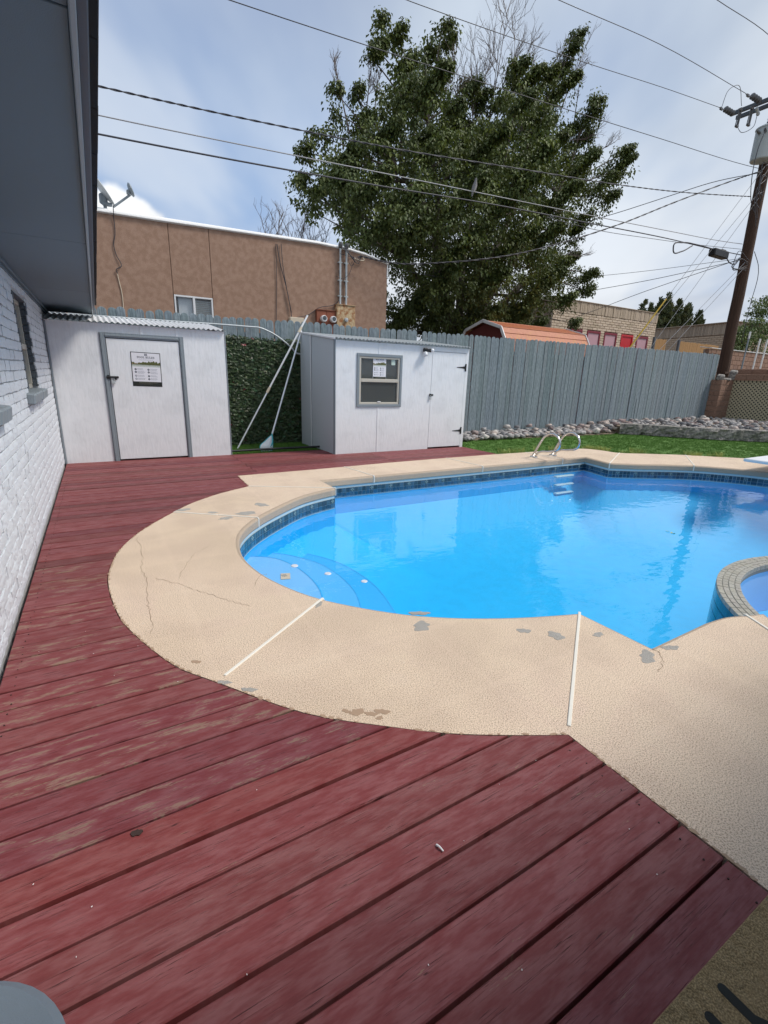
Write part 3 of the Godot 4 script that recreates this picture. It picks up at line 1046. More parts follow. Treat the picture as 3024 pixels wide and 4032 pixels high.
	for i in 64:
		sf.tri(Vector3(SPA.x, -0.5, SPA.y), Vector3(fd[i].x, -0.5, fd[i].y), Vector3(fd[i + 1].x, -0.5, fd[i + 1].y), Vector3.UP)
		if sin(TAU * i / 64) > -0.6:
			sf.quad(Vector3(fd[i].x, -0.5, fd[i].y), Vector3(fd[i + 1].x, -0.5, fd[i + 1].y), Vector3(fd[i + 1].x, -0.1, fd[i + 1].y), Vector3(fd[i].x, -0.1, fd[i].y), Vector3(SPA.x - fd[i].x, 0, SPA.y - fd[i].y))
	obj("spa_floor", sf, M.plaster, spa)
	var pv := MB.new()
	var rows := 4
	for r in rows:
		var r0 := SPA_IN + (SPA_OUT - SPA_IN) * r / rows + 0.0025
		var r1 := SPA_IN + (SPA_OUT - SPA_IN) * (r + 1) / rows - 0.0025
		var t := a0 + rnd(0, 0.02)
		while t < a1:
			var dt := rnd(0.032, 0.06)
			var g := rnd(0.9, 1.06)
			pv.col = Color(g, g * rnd(0.97, 1.0), g * rnd(0.94, 1.0))
			var q := PackedVector2Array()
			for w in [[r0, t], [r1, t + rnd(-0.004, 0.004)], [r1, t + dt - 0.004], [r0, t + dt - 0.004]]:
				q.append(SPA + Vector2(cos(w[1]), sin(w[1])) * w[0])
			pv.slab(q, -0.07, -0.03 + rnd(-0.001, 0.001), 0.002)
			t += dt
	obj("pavers", pv, M.paver, spa).set_meta("kind", "stuff")
	var sb := MB.new()
	var inn_d := ring_pts(SPA, SPA_IN - 0.002, 0, TAU, 64)
	for i in 64:
		sb.tri(Vector3(SPA.x, -0.085, SPA.y), Vector3(inn_d[i].x, -0.085, inn_d[i].y), Vector3(inn_d[i + 1].x, -0.085, inn_d[i + 1].y), Vector3.UP)
	struct("spa_water", sb, M.water)


func make_ground() -> void:
	var b := MB.new()
	var y := -0.13
	var B := 420.0
	for q in [[-B, 0.8, -B, B], [10.4, B, -B, B], [0.8, 10.4, -B, -6.12], [0.8, 10.4, 1.3, B], [0.8, 1.75, -1.2, 1.3]]:
		b.quad(Vector3(q[0], y, q[2]), Vector3(q[1], y, q[2]), Vector3(q[1], y, q[3]), Vector3(q[0], y, q[3]), Vector3.UP)
	b.quad(Vector3(0.5, -1.5, -6.5), Vector3(11, -1.5, -6.5), Vector3(11, -1.5, 1.6), Vector3(0.5, -1.5, 1.6), Vector3.UP)
	struct("ground", b, M.dirt)
	# the land beyond the back wall lies higher
	var t := MB.new()
	t.slab(PackedVector2Array([Vector2(23.2, -11.7), Vector2(260, -11.7), Vector2(260, -300), Vector2(18, -300), Vector2(18, -17.5), Vector2(23.2, -17.5)]), -0.2, 2.0)
	struct("terrain", t, M.dirt)


func make_deck() -> void:
	var root := Node3D.new()
	root.name = "deck"
	add_child(root)
	tag(root, "weathered red painted plank deck between the white house and the pool paving", "", "", "structure")
	var area := PackedVector2Array([Vector2(-0.565, 0.9)])
	area.append_array(outer_edge.slice(1))
	area[1] = Vector2(1.555, -1.025)
	area = PackedVector2Array([Vector2(-0.565, 0.9), Vector2(1.555, 0.9)])
	area.append_array(outer_edge.slice(1))
	area.append_array([Vector2(6.74, -7.99), Vector2(6.735, -8.4), Vector2(3.75, -8.4), Vector2(3.75, -8.62), Vector2(-0.565, -8.62)])
	var inset := Geometry2D.offset_polygon(area, -0.006)[0]
	var pitch := 0.1455
	var z := 0.76
	var k := 0
	var under := MB.new()
	while z > -8.62:
		var gap := rnd(0.006, 0.011) + (0.006 if z < -4.0 else 0.0) + (0.008 if k % 7 == 3 or k % 11 == 5 else 0.0)
		if z > -2.6:
			gap = [0.014, 0.006, 0.011, 0.015, 0.007, 0.012, 0.015, 0.006][k % 8]
		var cuts := [-1.0]
		if z < -6.9:
			cuts.append(1.9 + (0.012 if k % 2 else -0.01))
			cuts.append(4.36 + (0.012 if k % 2 else -0.01))
		elif z < -4.4:
			pass
		cuts.append(9.0)
		for q in cuts.size() - 1:
			var rect := PackedVector2Array([Vector2(cuts[q] + 0.0015, z - pitch + gap * 0.5), Vector2(cuts[q + 1] - 0.0015, z - pitch + gap * 0.5), Vector2(cuts[q + 1] - 0.0015, z - gap * 0.5), Vector2(cuts[q] + 0.0015, z - gap * 0.5)])
			for poly in Geometry2D.intersect_polygons(rect, inset):
				var b := MB.new()
				b.uvm = Vector4(1.0 / 2.3, rnd(0, 7), 1.0 / 0.6, rnd(0, 7))
				var worn: bool = z < -1.2 and z > -4.0 and q == 0 and [true, false, true, true, false, true][k % 6]
				var g := rnd(0.82, 1.14) if z > -4.0 else rnd(0.62, 1.2)
				b.col = Color(g, g * rnd(0.93, 1.06), g * rnd(0.93, 1.06))
				if absf(z + 1.26) < 0.07:
					b.col = Color(1.35, 0.9, 0.85)
					worn = false
				elif absf(z + 1.12) < 0.07:
					b.col = Color(1.15, 0.95, 0.95)
				b.slab(poly, -0.036, 0.004 + rnd(-0.002, 0.002), 0.004)
				obj("plank", b, M.deck_worn if worn else M.deck, root)
		z -= pitch
		k += 1
	for x in [-0.5, -0.1, 0.35, 0.8, 1.25, 1.52]:
		under.box(Vector3(x, -0.078, -0.05), Vector3(0.04, 0.08, 1.9))
	for x in [-0.5, -0.08]:
		under.box(Vector3(x, -0.079, -4.8), Vector3(0.04, 0.08, 7.6))
	for x in [0.4, 0.9, 1.4, 2.4, 3.4, 4.4, 5.4, 6.4]:
		under.box(Vector3(x, -0.0785, -7.75), Vector3(0.04, 0.08, 1.3))
	obj("joist", under, M.joist, root)
	# the hole in one board edge, plugged dark, and nail heads
	var nails := MB.new()
	for kk in 56:
		var zz := 0.76 - pitch * (kk + 0.5)
		for x in [-0.5, 1.49]:
			if Geometry2D.is_point_in_polygon(Vector2(x + 0.03, zz), inset):
				for s in [-0.038, 0.038]:
					nails.lathe(PackedVector2Array([Vector2(0, 0.0075), Vector2(0.0028, 0.0072), Vector2(0.0034, 0.004)]), 6, Vector3(x + rnd(-0.006, 0.006), 0.0, zz + s))
	obj("nail_heads", nails, M.joist, root).set_meta("kind", "stuff")
	var kn := MB.new()
	kn.slab(blot(Vector2(-0.06, -1.395), 0.0155, 1.1, 0.4, 4), 0.0, 0.0072)
	obj("knot_hole", kn, M.joist, root)


# ---------------------------------------------------------------- the white house at the left

func brick_mesh(L: float, H: float, sd: int) -> ArrayMesh:   # a painted, rough brick: its face looks to +x
	var q := RandomNumberGenerator.new()
	q.seed = sd
	var b := MB.new()
	var g := q.randf_range(0.95, 1.03)
	b.col = Color(g, g, g)
	var nx := 4
	var P := []
	for j in 3:
		var row := []
		for i in nx + 1:
			var edge := i == 0 or i == nx or j == 0 or j == 2
			row.append(Vector3(q.randf_range(0.008, 0.013) if edge else q.randf_range(0.0115, 0.015), (j - 1) * H * 0.5 * (0.97 if edge else 1.0) + q.randf_range(-0.002, 0.002), (float(i) / nx - 0.5) * L + (q.randf_range(-0.003, 0.003))))
		P.append(row)
	for j in 2:
		for i in nx:
			b.quad(P[j][i], P[j][i + 1], P[j + 1][i + 1], P[j + 1][i], Vector3(1, 0, 0))
	for i in nx:
		b.quad(P[0][i], P[0][i + 1], P[0][i + 1] * Vector3(0, 1, 1), P[0][i] * Vector3(0, 1, 1), Vector3(0, -1, 0))
		b.quad(P[2][i], P[2][i + 1], P[2][i + 1] * Vector3(0, 1, 1), P[2][i] * Vector3(0, 1, 1), Vector3(0, 1, 0))
	for j in 2:
		b.quad(P[j][0], P[j + 1][0], P[j + 1][0] * Vector3(0, 1, 1), P[j][0] * Vector3(0, 1, 1), Vector3(0, 0, -1))
		b.quad(P[j][nx], P[j + 1][nx], P[j + 1][nx] * Vector3(0, 1, 1), P[j][nx] * Vector3(0, 1, 1), Vector3(0, 0, 1))
	return b.mesh()


func make_house() -> void:
	var house := thing("brick_house", "white painted brick house with grey eave at the left edge", "house")
	var X := -0.588
	var wins := [[-6.72, -5.72], [-3.85, -2.85]]
	var w := MB.new()
	var zs := [-10.6, -6.72, -5.72, -3.85, -2.85, 1.6]
	for i in 5:
		if i % 2 == 0:
			w.span(Vector3(X - 0.2, -0.13, zs[i]), Vector3(X, 2.3, zs[i + 1]))
		else:
			w.span(Vector3(X - 0.2, -0.13, zs[i]), Vector3(X, 1.14, zs[i + 1]))
			w.span(Vector3(X - 0.2, 2.09, zs[i]), Vector3(X, 2.3, zs[i + 1]))
	var wall := obj("wall", w, M.mortar, house)
	var H := 0.0815
	var L := 0.222
	var vars := []
	for k in 8:
		vars.append(brick_mesh(L - 0.008, H - 0.008, 100 + k))
	var halves := [brick_mesh(L * 0.5 - 0.008, H - 0.008, 200), brick_mesh(L * 0.5 - 0.008, H - 0.008, 201)]
	var spots := []
	for r in 28:
		var y := 0.012 + H * (r + 0.5)
		if y > 2.27:
			break
		var z := 1.2 - (L * 0.5 if r % 2 else 0.0)
		while z > -8.75:
			var ok := true
			for q in wins:
				if y > 1.09 and y < 2.1 and z + L * 0.5 > q[0] + 0.02 and z - L * 0.5 < q[1] - 0.02:
					ok = false
					# a half brick closes the course beside the opening
					for s in [[z - L * 0.25, z - L * 0.5 < q[0] - 0.06], [z + L * 0.25, z + L * 0.5 > q[1] + 0.06]]:
						if s[1]:
							spots.append([Vector3(X, y, s[0]), true])
			if ok:
				spots.append([Vector3(X, y, z), false])
			z -= L
	# the nearest courses brick by brick, the rest together
	spots.sort_custom(func(a, b): return seen_size(a[0]) > seen_size(b[0]))
	var rest := []
	for i in spots.size():
		var s: Array = spots[i]
		var at: Vector3 = s[0] + Vector3(rnd(-0.003, 0.003), rnd(-0.003, 0.003), rnd(-0.004, 0.004))
		var bs := Basis(Vector3(0, 1, 0), rnd(-0.012, 0.012)) * Basis(Vector3(1, 0, 0), rnd(-0.012, 0.012))
		if i < 290:
			var o := objm("brick", halves[i % 2] if s[1] else vars[rng.randi() % 8], M.white_brick, wall)
			o.transform = Transform3D(bs, at)
		else:
			rest.append(Transform3D(bs * Basis.from_scale(Vector3(1, 1, 0.49 if s[1] else 1.0)), at))
	many("brickwork", vars[2], M.white_brick, rest, [], wall)
	for q in wins:
		var f := MB.new()
		var z0: float = q[0]
		var z1: float = q[1]
		var xf := X - 0.048
		f.span(Vector3(xf - 0.05, 1.2, z0), Vector3(xf, 1.245, z1), 0.004)
		f.span(Vector3(xf - 0.05, 2.045, z0), Vector3(xf, 2.09, z1), 0.004)
		f.span(Vector3(xf - 0.05, 1.245, z0), Vector3(xf, 2.045, z0 + 0.045), 0.004)
		f.span(Vector3(xf - 0.05, 1.245, z1 - 0.045), Vector3(xf, 2.045, z1), 0.004)
		f.span(Vector3(xf - 0.04, 1.6, z0 + 0.045), Vector3(xf + 0.008, 1.655, z1 - 0.045), 0.004)
		var win := obj("window", f, M.vinyl, house)
		var sash := MB.new()
		sash.span(Vector3(xf - 0.03, 1.245, z0 + 0.045), Vector3(xf + 0.006, 1.6, z0 + 0.075), 0.003)
		sash.span(Vector3(xf - 0.03, 1.245, z1 - 0.075), Vector3(xf + 0.006, 1.6, z1 - 0.045), 0.003)
		obj("sash", sash, M.vinyl, win)
		for yy in [[1.245, 1.6], [1.655, 2.045]]:
			var p := MB.new()
			p.quad(Vector3(xf - 0.02, yy[0], z0), Vector3(xf - 0.02, yy[0], z1), Vector3(xf - 0.02, yy[1], z1), Vector3(xf - 0.02, yy[1], z0), Vector3(1, 0, 0))
			obj("pane", p, M.glass, win)
		var d := MB.new()  # dark sheet put in for the unlit room behind the glass
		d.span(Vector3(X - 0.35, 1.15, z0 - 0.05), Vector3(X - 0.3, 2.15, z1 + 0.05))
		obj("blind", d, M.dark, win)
		for s in [z0 - 0.001, z1 - 0.058]:
			for r in 11:
				var jb := MB.new()
				jb.box(Vector3(X - 0.02, 1.22 + 0.0795 * (r + 0.5), s + (0.028 if s > z0 else 0.0)), Vector3(0.055 + rnd(0.0, 0.01), 0.075, 0.07), 0.006)
				obj("jamb_brick", jb, M.jamb, win)
		var sz := z0 - 0.14
		while sz < z1 + 0.1:
			var sb := MB.new()
			sb.box(Vector3(X - 0.012, 1.147 + rnd(-0.003, 0.003), sz + 0.1), Vector3(0.17 + rnd(-0.012, 0.012), 0.1, 0.196), 0.012, Basis(Vector3(0, 0, 1), -0.12))
			obj("sill_brick", sb, M.grey_trim, win)
			sz += 0.2
		var lt := MB.new()
		lt.span(Vector3(X - 0.045, 2.082, z0), Vector3(X + 0.008, 2.092, z1))
		obj("lintel", lt, M.jamb, win)
	# eave: boards under the rafters, light trim along both edges, fascia and shingle edge
	var ends := [-9.62, -6.79, -4.2, -1.6, 1.0, 1.7]
	for i in 5:
		var s := MB.new()
		s.span(Vector3(-0.75, 2.262, ends[i] + 0.004), Vector3(0.04, 2.275, ends[i + 1] - 0.004), 0.002)
		obj("soffit_panel", s, M.soffit, house)
	var t1 := MB.new()
	t1.span(Vector3(X, 2.205, -9.6), Vector3(X + 0.022, 2.2615, 1.6), 0.004)
	t1.span(Vector3(X + 0.022, 2.232, -9.6), Vector3(X + 0.045, 2.2615, 1.6), 0.005)
	obj("wall_trim", t1, M.soffit, house)
	var fc := MB.new()
	fc.span(Vector3(0.0405, 2.24, -9.63), Vector3(0.0565, 2.42, 1.7), 0.003)
	obj("fascia", fc, M.trim_light, house)
	var f2 := MB.new()
	f2.span(Vector3(0.057, 2.285, -9.63), Vector3(0.085, 2.43, 1.7), 0.004)
	obj("gutter_board", f2, M.fascia, house)
	for i in 24:
		var sh := MB.new()
		var za := -9.7 + i * 0.48
		sh.box(Vector3(0.06, 2.437 + rnd(-0.002, 0.002), za + 0.24), Vector3(0.13 + rnd(-0.004, 0.004), 0.018, 0.476), 0.003, Basis(Vector3(0, 0, 1), -0.16))
		obj("shingle", sh, M.shingle, house)
	var ef := MB.new()
	ef.span(Vector3(-0.8, 2.2765, -9.66), Vector3(0.057, 2.42, -9.635), 0.003)
	obj("end_board", ef, M.fascia, house)
	var rf := MB.new()
	rf.slab(PackedVector2Array([Vector2(0.02, 2.43), Vector2(-4.2, 3.3), Vector2(-8.4, 2.43), Vector2(-8.4, 2.29), Vector2(0.02, 2.29)]), -9.63, 1.7, 0.0, Vector3(), Vector3(1, 0, 0), Vector3(0, 1, 0), Vector3(0, 0, 1), true)
	obj("roof", rf, M.shingle, house)
	# unseen wing behind the doormat, added to shade the foreground, with its own eave
	var wg := MB.new()
	wg.span(Vector3(-0.58, -0.13, 1.05), Vector3(9.0, 2.3, 1.25))
	obj("added_wing_wall", wg, M.white_brick, house)
	var we := MB.new()
	we.span(Vector3(0.09, 2.262, 0.35), Vector3(9.2, 2.275, 1.05), 0.002)
	we.span(Vector3(0.09, 2.24, 0.335), Vector3(9.2, 2.42, 0.349), 0.002)
	we.slab(PackedVector2Array([Vector2(0.34, 2.43), Vector2(3.0, 3.2), Vector2(6.0, 2.43)]), 0.09, 9.2, 0.0, Vector3(), Vector3(0, 0, 1), Vector3(0, 1, 0), Vector3(1, 0, 0), true)
	obj("added_wing_roof", we, M.soffit, house)
	var body := MB.new()
	body.span(Vector3(-8.0, -0.13, -10.55), Vector3(-7.85, 2.28, 1.6))
	body.span(Vector3(-7.84, -0.13, -10.55), Vector3(-0.8, 2.28, -10.4))
	body.span(Vector3(-7.84, -0.13, 1.45), Vector3(-0.8, 2.28, 1.6))
	obj("rear_wall", body, M.white_brick, house)


func seen_size(p: Vector3) -> float:
	# near bricks that stand inside the picture come first
	var c := p - Vector3(0, 1.45, 0)
	if c.z > -2.4 and not (c.z < -2.2 and c.y < 0.0):
		return -1000.0 + c.z
	return -c.length() - maxf(0.0, 2.9 + c.z) * 4.0


# ---------------------------------------------------------------- sheds

func holed(b: MB, x0: float, x1: float, y0: float, y1: float, z0: float, z1: float, holes: Array) -> void:   # an upright panel facing +z with openings [x0, x1, y0, y1]
	var xs := [x0, x1]
	var ys := [y0, y1]
	for h in holes:
		xs.append_array([h[0], h[1]])
		ys.append_array([h[2], h[3]])
	xs.sort()
	ys.sort()
	for i in xs.size() - 1:
		for j in ys.size() - 1:
			var cx: float = (xs[i] + xs[i + 1]) * 0.5
			var cy: float = (ys[j] + ys[j + 1]) * 0.5
			if xs[i + 1] - xs[i] < 0.0005 or ys[j + 1] - ys[j] < 0.0005 or cx < x0 or cx > x1 or cy < y0 or cy > y1:
				continue
			var open := false
			for h in holes:
				open = open or (cx > h[0] and cx < h[1] and cy > h[2] and cy < h[3])
			if not open:
				b.span(Vector3(xs[i], ys[j], z0), Vector3(xs[i + 1], ys[j + 1], z1))


func corrugated(x0: float, x1: float, zf: float, yf: float, zb: float, yb: float, wave: float, amp: float) -> MB:   # roof sheet, waves side by side along x
	var b := MB.new()
	var m := int((x1 - x0) / wave * 8.0)
	for side in [0.0, -0.004]:
		for i in m:
			var pa := []
			for k in [i, i + 1]:
				var x := lerpf(x0, x1, float(k) / m)
				var ph := TAU * (x - x0) / wave
				var n := Vector3(-cos(ph) * amp * TAU / wave, 1, 0).normalized()
				pa.append([Vector3(x, yf + sin(ph) * amp + side, zf), Vector3(x, yb + sin(ph) * amp + side, zb), n])
			b.squad(pa[0][0], pa[1][0], pa[1][1], pa[0][1], pa[0][2], pa[1][2], pa[1][2], pa[0][2])
	return b


func strap_hinge(parent: Node3D, x: float, y: float, z: float) -> void:
	var b := MB.new()
	b.box(Vector3(x, y, z + 0.004), Vector3(0.035, 0.15, 0.006), 0.002)
	b.slab(PackedVector2Array([Vector2(-0.02, 0.028), Vector2(-0.09, 0.016), Vector2(-0.23, 0.006), Vector2(-0.24, 0), Vector2(-0.23, -0.006), Vector2(-0.09, -0.016), Vector2(-0.02, -0.028)]), 0.002, 0.008, 0.002, Vector3(x, y, z), Vector3(1, 0, 0), Vector3(0, 1, 0), Vector3(0, 0, 1))
	b.tube(PackedVector3Array([Vector3(x - 0.018, y - 0.06, z + 0.01), Vector3(x - 0.018, y + 0.06, z + 0.01)]), 0.009, 8)
	obj("hinge", b, M.black, parent)


func padlock(parent: Node3D, x: float, y: float, z: float, s: float) -> void:
	var b := MB.new()
	b.box(Vector3(x, y, z), Vector3(0.05, 0.045, 0.018) * s, 0.004 * s)
	b.tube(curve([Vector3(x - 0.016 * s, y + 0.02 * s, z), Vector3(x - 0.016 * s, y + 0.05 * s, z), Vector3(x, y + 0.068 * s, z), Vector3(x + 0.016 * s, y + 0.05 * s, z), Vector3(x + 0.016 * s, y + 0.02 * s, z)], 3), 0.005 * s, 6)
	obj("padlock", b, M.galv, parent)


func make_shed_left() -> void:
	var s := thing("storage_shed", "white lean-to shed with a wide grey framed door, against the house", "shed")
	var Z := -8.6
	var fr := MB.new()
	holed(fr, -0.57, 1.91, 0.0, 2.07, Z - 0.06, Z, [[0.16, 1.2, -0.01, 1.875]])
	obj("front_wall", fr, M.shed_white, s)
	for q in [[0.665, 2.06, 1.94], [1.17, 2.06, 1.945]]:
		var bt := MB.new()
		bt.span(Vector3(q[0] - 0.018, q[2], Z), Vector3(q[0] + 0.018, q[1], Z + 0.012), 0.002)
		obj("batten", bt, M.shed_white, s)
	var sd := MB.new()
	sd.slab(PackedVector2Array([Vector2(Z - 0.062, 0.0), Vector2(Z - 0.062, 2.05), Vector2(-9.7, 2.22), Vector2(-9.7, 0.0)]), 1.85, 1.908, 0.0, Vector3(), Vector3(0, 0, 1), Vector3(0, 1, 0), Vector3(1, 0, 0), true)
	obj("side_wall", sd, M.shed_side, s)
	var ct := MB.new()
	ct.span(Vector3(1.912, 0.0, Z - 0.07), Vector3(1.93, 2.06, Z + 0.006), 0.003)
	obj("corner_trim", ct, M.grey_trim, s)
	var ct2 := MB.new()
	ct2.span(Vector3(-0.572, 0.0, Z + 0.001), Vector3(-0.545, 2.06, Z + 0.03), 0.004)
	obj("corner_trim", ct2, M.grey_trim, s)
	var dt := MB.new()   # stepped moulding round the door
	for q in [[0.09, 0.165, 0.0, 1.945], [1.192, 1.262, 0.0, 1.945]]:
		dt.span(Vector3(q[0], q[2], Z), Vector3(q[1], q[3], Z + 0.016), 0.003)
		dt.span(Vector3(q[0] + 0.012, q[2], Z + 0.0162), Vector3(q[0] + 0.04, q[3] - 0.012, Z + 0.026), 0.004)
	dt.span(Vector3(0.1652, 1.872, Z), Vector3(1.1918, 1.945, Z + 0.0165), 0.003)
	dt.span(Vector3(0.1655, 1.892, Z + 0.0167), Vector3(1.1915, 1.92, Z + 0.0265), 0.004)
	obj("door_frame", dt, M.grey_trim, s)
	var dr := MB.new()
	dr.box(Vector3(0.68, 0.945, Z - 0.012), Vector3(1.014, 1.835, 0.035), 0.003)
	var door := obj("door", dr, M.shed_white, s)
	var lb := MB.new()
	lb.box(Vector3(0.145, 1.3, Z + 0.024), Vector3(0.035, 0.06, 0.012), 0.003)
	lb.box(Vector3(0.225, 1.3, Z + 0.012), Vector3(0.12, 0.03, 0.014), 0.003)
	lb.tube(PackedVector3Array([Vector3(0.12, 1.3, Z + 0.03), Vector3(0.275, 1.3, Z + 0.028)]), 0.011, 8)
	lb.box(Vector3(0.24, 1.275, Z + 0.018), Vector3(0.03, 0.03, 0.02), 0.004)
	obj("bolt", lb, M.black, door)
	padlock(door, 0.205, 1.22, Z + 0.028, 1.1)
	var bk := MB.new()
	bk.span(Vector3(-0.5, 0.02, Z - 0.2), Vector3(1.8, 1.98, Z - 0.16))
	obj("back_board", bk, M.dark, s)
	obj("roof", corrugated(-0.57, 1.925, Z + 0.07, 2.085, -9.8, 2.265, 0.076, 0.011), M.white_metal, s)


func make_shed_right() -> void:
	var s := thing("storage_shed", "white shed with a grey framed window and a narrow hinged door", "shed")
	var Z := -8.02
	var win := [4.16, 5.04, 0.92, 1.78]
	var a := MB.new()
	holed(a, 3.69, 4.567, 0.0, 2.03, Z - 0.05, Z, [win])
	obj("wall_panel", a, M.shed_white, s)
	var b := MB.new()
	holed(b, 4.585, 5.785, 0.0, 2.031, Z - 0.05, Z, [win])
	obj("wall_panel", b, M.shed_white, s)
	var c := MB.new()
	holed(c, 5.785, 6.73, 0.0, 2.031, Z - 0.0505, Z - 0.0005, [[5.795, 6.655, -0.1, 1.945]])
	obj("wall_panel", c, M.shed_white, s)
	var bt := MB.new()
	bt.span(Vector3(4.56, 0.0, Z - 0.05), Vector3(4.592, 0.87, Z + 0.006), 0.003)
	bt.span(Vector3(4.56, 1.83, Z - 0.05), Vector3(4.592, 2.03, Z + 0.006), 0.003)
	obj("batten", bt, M.shed_white, s)
	var ct := MB.new()
	ct.span(Vector3(3.67, 0.0, Z - 0.055), Vector3(3.689, 2.04, Z + 0.008), 0.003)
	obj("corner_trim", ct, M.grey_trim, s)
	var sd := MB.new()   # boarded side with a seam
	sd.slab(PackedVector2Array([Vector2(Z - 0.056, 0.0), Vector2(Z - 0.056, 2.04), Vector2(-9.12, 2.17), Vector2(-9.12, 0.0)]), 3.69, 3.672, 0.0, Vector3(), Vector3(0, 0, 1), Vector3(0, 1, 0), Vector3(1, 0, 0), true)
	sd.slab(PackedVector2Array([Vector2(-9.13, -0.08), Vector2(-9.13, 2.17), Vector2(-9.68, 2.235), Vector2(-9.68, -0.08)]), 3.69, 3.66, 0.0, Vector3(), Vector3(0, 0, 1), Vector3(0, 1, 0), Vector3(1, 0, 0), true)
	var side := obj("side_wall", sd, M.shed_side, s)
	var sb := MB.new()
	sb.span(Vector3(3.652, 0.0, -9.14), Vector3(3.6585, 2.165, -9.105), 0.002)
	obj("batten", sb, M.shed_white, side)
	var rs := MB.new()
	rs.span(Vector3(6.71, 0.0, -9.68), Vector3(6.728, 2.03, Z - 0.06))
	obj("side_wall", rs, M.shed_side, s)
	var ed := MB.new()
	ed.box(Vector3(3.66, 2.145, -8.84), Vector3(0.03, 0.035, 1.72), 0.006, Basis(Vector3(1, 0, 0), 0.112))
	obj("edge_flashing", ed, M.white_metal, s)
	obj("roof", corrugated(3.655, 6.76, Z + 0.07, 2.058, -9.75, 2.25, 0.076, 0.01), M.galv, s)
	# window
	var fo := MB.new()
	for q in [[4.11, 5.09, 1.78, 1.832], [4.11, 5.09, 0.868, 0.92], [4.11, 4.162, 0.92, 1.78], [5.038, 5.09, 0.92, 1.78]]:
		fo.span(Vector3(q[0], q[2], Z - 0.002), Vector3(q[1], q[3], Z + 0.02), 0.004)
	var w := obj("window", fo, M.grey_trim, s)
	var fi := MB.new()
	for q in [[4.162, 5.038, 1.745, 1.78], [4.162, 5.038, 0.92, 0.955], [4.162, 4.2, 0.955, 1.745], [5.0, 5.038, 0.955, 1.745], [4.2, 5.0, 1.325, 1.385]]:
		fi.span(Vector3(q[0], q[2], Z - 0.04), Vector3(q[1], q[3], Z + 0.008), 0.004)
	obj("sash", fi, M.vinyl, w)
	for yy in [[0.95, 1.33], [1.38, 1.75]]:
		var p := MB.new()
		p.quad(Vector3(4.19, yy[0], Z - 0.022), Vector3(5.01, yy[0], Z - 0.022), Vector3(5.01, yy[1], Z - 0.022), Vector3(4.19, yy[1], Z - 0.022), Vector3(0, 0, 1))
		obj("pane", p, M.glass, w)
	var lk := MB.new()
	lk.box(Vector3(4.59, 0.965, Z + 0.012), Vector3(0.07, 0.02, 0.014), 0.003)
	obj("sash_lock", lk, M.white_metal, w)
	var inn := MB.new()
	inn.span(Vector3(3.75, 0.0, -9.6), Vector3(6.7, 1.98, -9.56))
	inn.span(Vector3(3.75, -0.05, -9.55), Vector3(6.7, 0.0, Z - 0.06))
	obj("inside_wall", inn, M.soffit, s)
	var d := MB.new()
	d.box(Vector3(6.225, 0.985, Z - 0.015), Vector3(0.85, 1.905, 0.034), 0.003)
	var door := obj("door", d, M.shed_white, s)
	strap_hinge(door, 6.665, 1.66, Z)
	strap_hinge(door, 6.655, 0.36, Z)
	var hb := MB.new()
	hb.box(Vector3(5.825, 1.1, Z + 0.01), Vector3(0.07, 0.035, 0.014), 0.003)
	hb.box(Vector3(5.782, 1.1, Z + 0.012), Vector3(0.03, 0.05, 0.02), 0.003)
	obj("hasp", hb, M.black, door)
	padlock(door, 5.785, 1.03, Z + 0.022, 0.9)
	# twin floodlight under the eave
	var lp := MB.new()
	lp.box(Vector3(5.6, 1.955, Z + 0.03), Vector3(0.09, 0.07, 0.06), 0.012)
	lp.tube(PackedVector3Array([Vector3(5.62, 1.95, Z + 0.05), Vector3(5.7, 1.945, Z + 0.1)]), 0.03, 10, 0.036)
	lp.tube(PackedVector3Array([Vector3(5.58, 1.95, Z + 0.05), Vector3(5.565, 1.93, Z + 0.1)]), 0.028, 10, 0.034)
	var lamp := obj("floodlight", lp, M.black, s)
	var le := MB.new()
	le.lathe(PackedVector2Array([Vector2(0, 0.055), Vector2(0.03, 0.04), Vector2(0.037, 0.0), Vector2(0.03, -0.01)]), 12, Vector3(5.7, 1.945, Z + 0.1), Basis(Vector3(1, 0, 0), 1.4) )
	le.lathe(PackedVector2Array([Vector2(0, 0.07), Vector2(0.04, 0.055), Vector2(0.045, 0.0), Vector2(0.03, -0.02)]), 12, Vector3(5.565, 1.895, Z + 0.075), Basis(Vector3(1, 0, 0), 2.6))
	obj("lens", le, M.white_metal, lamp)


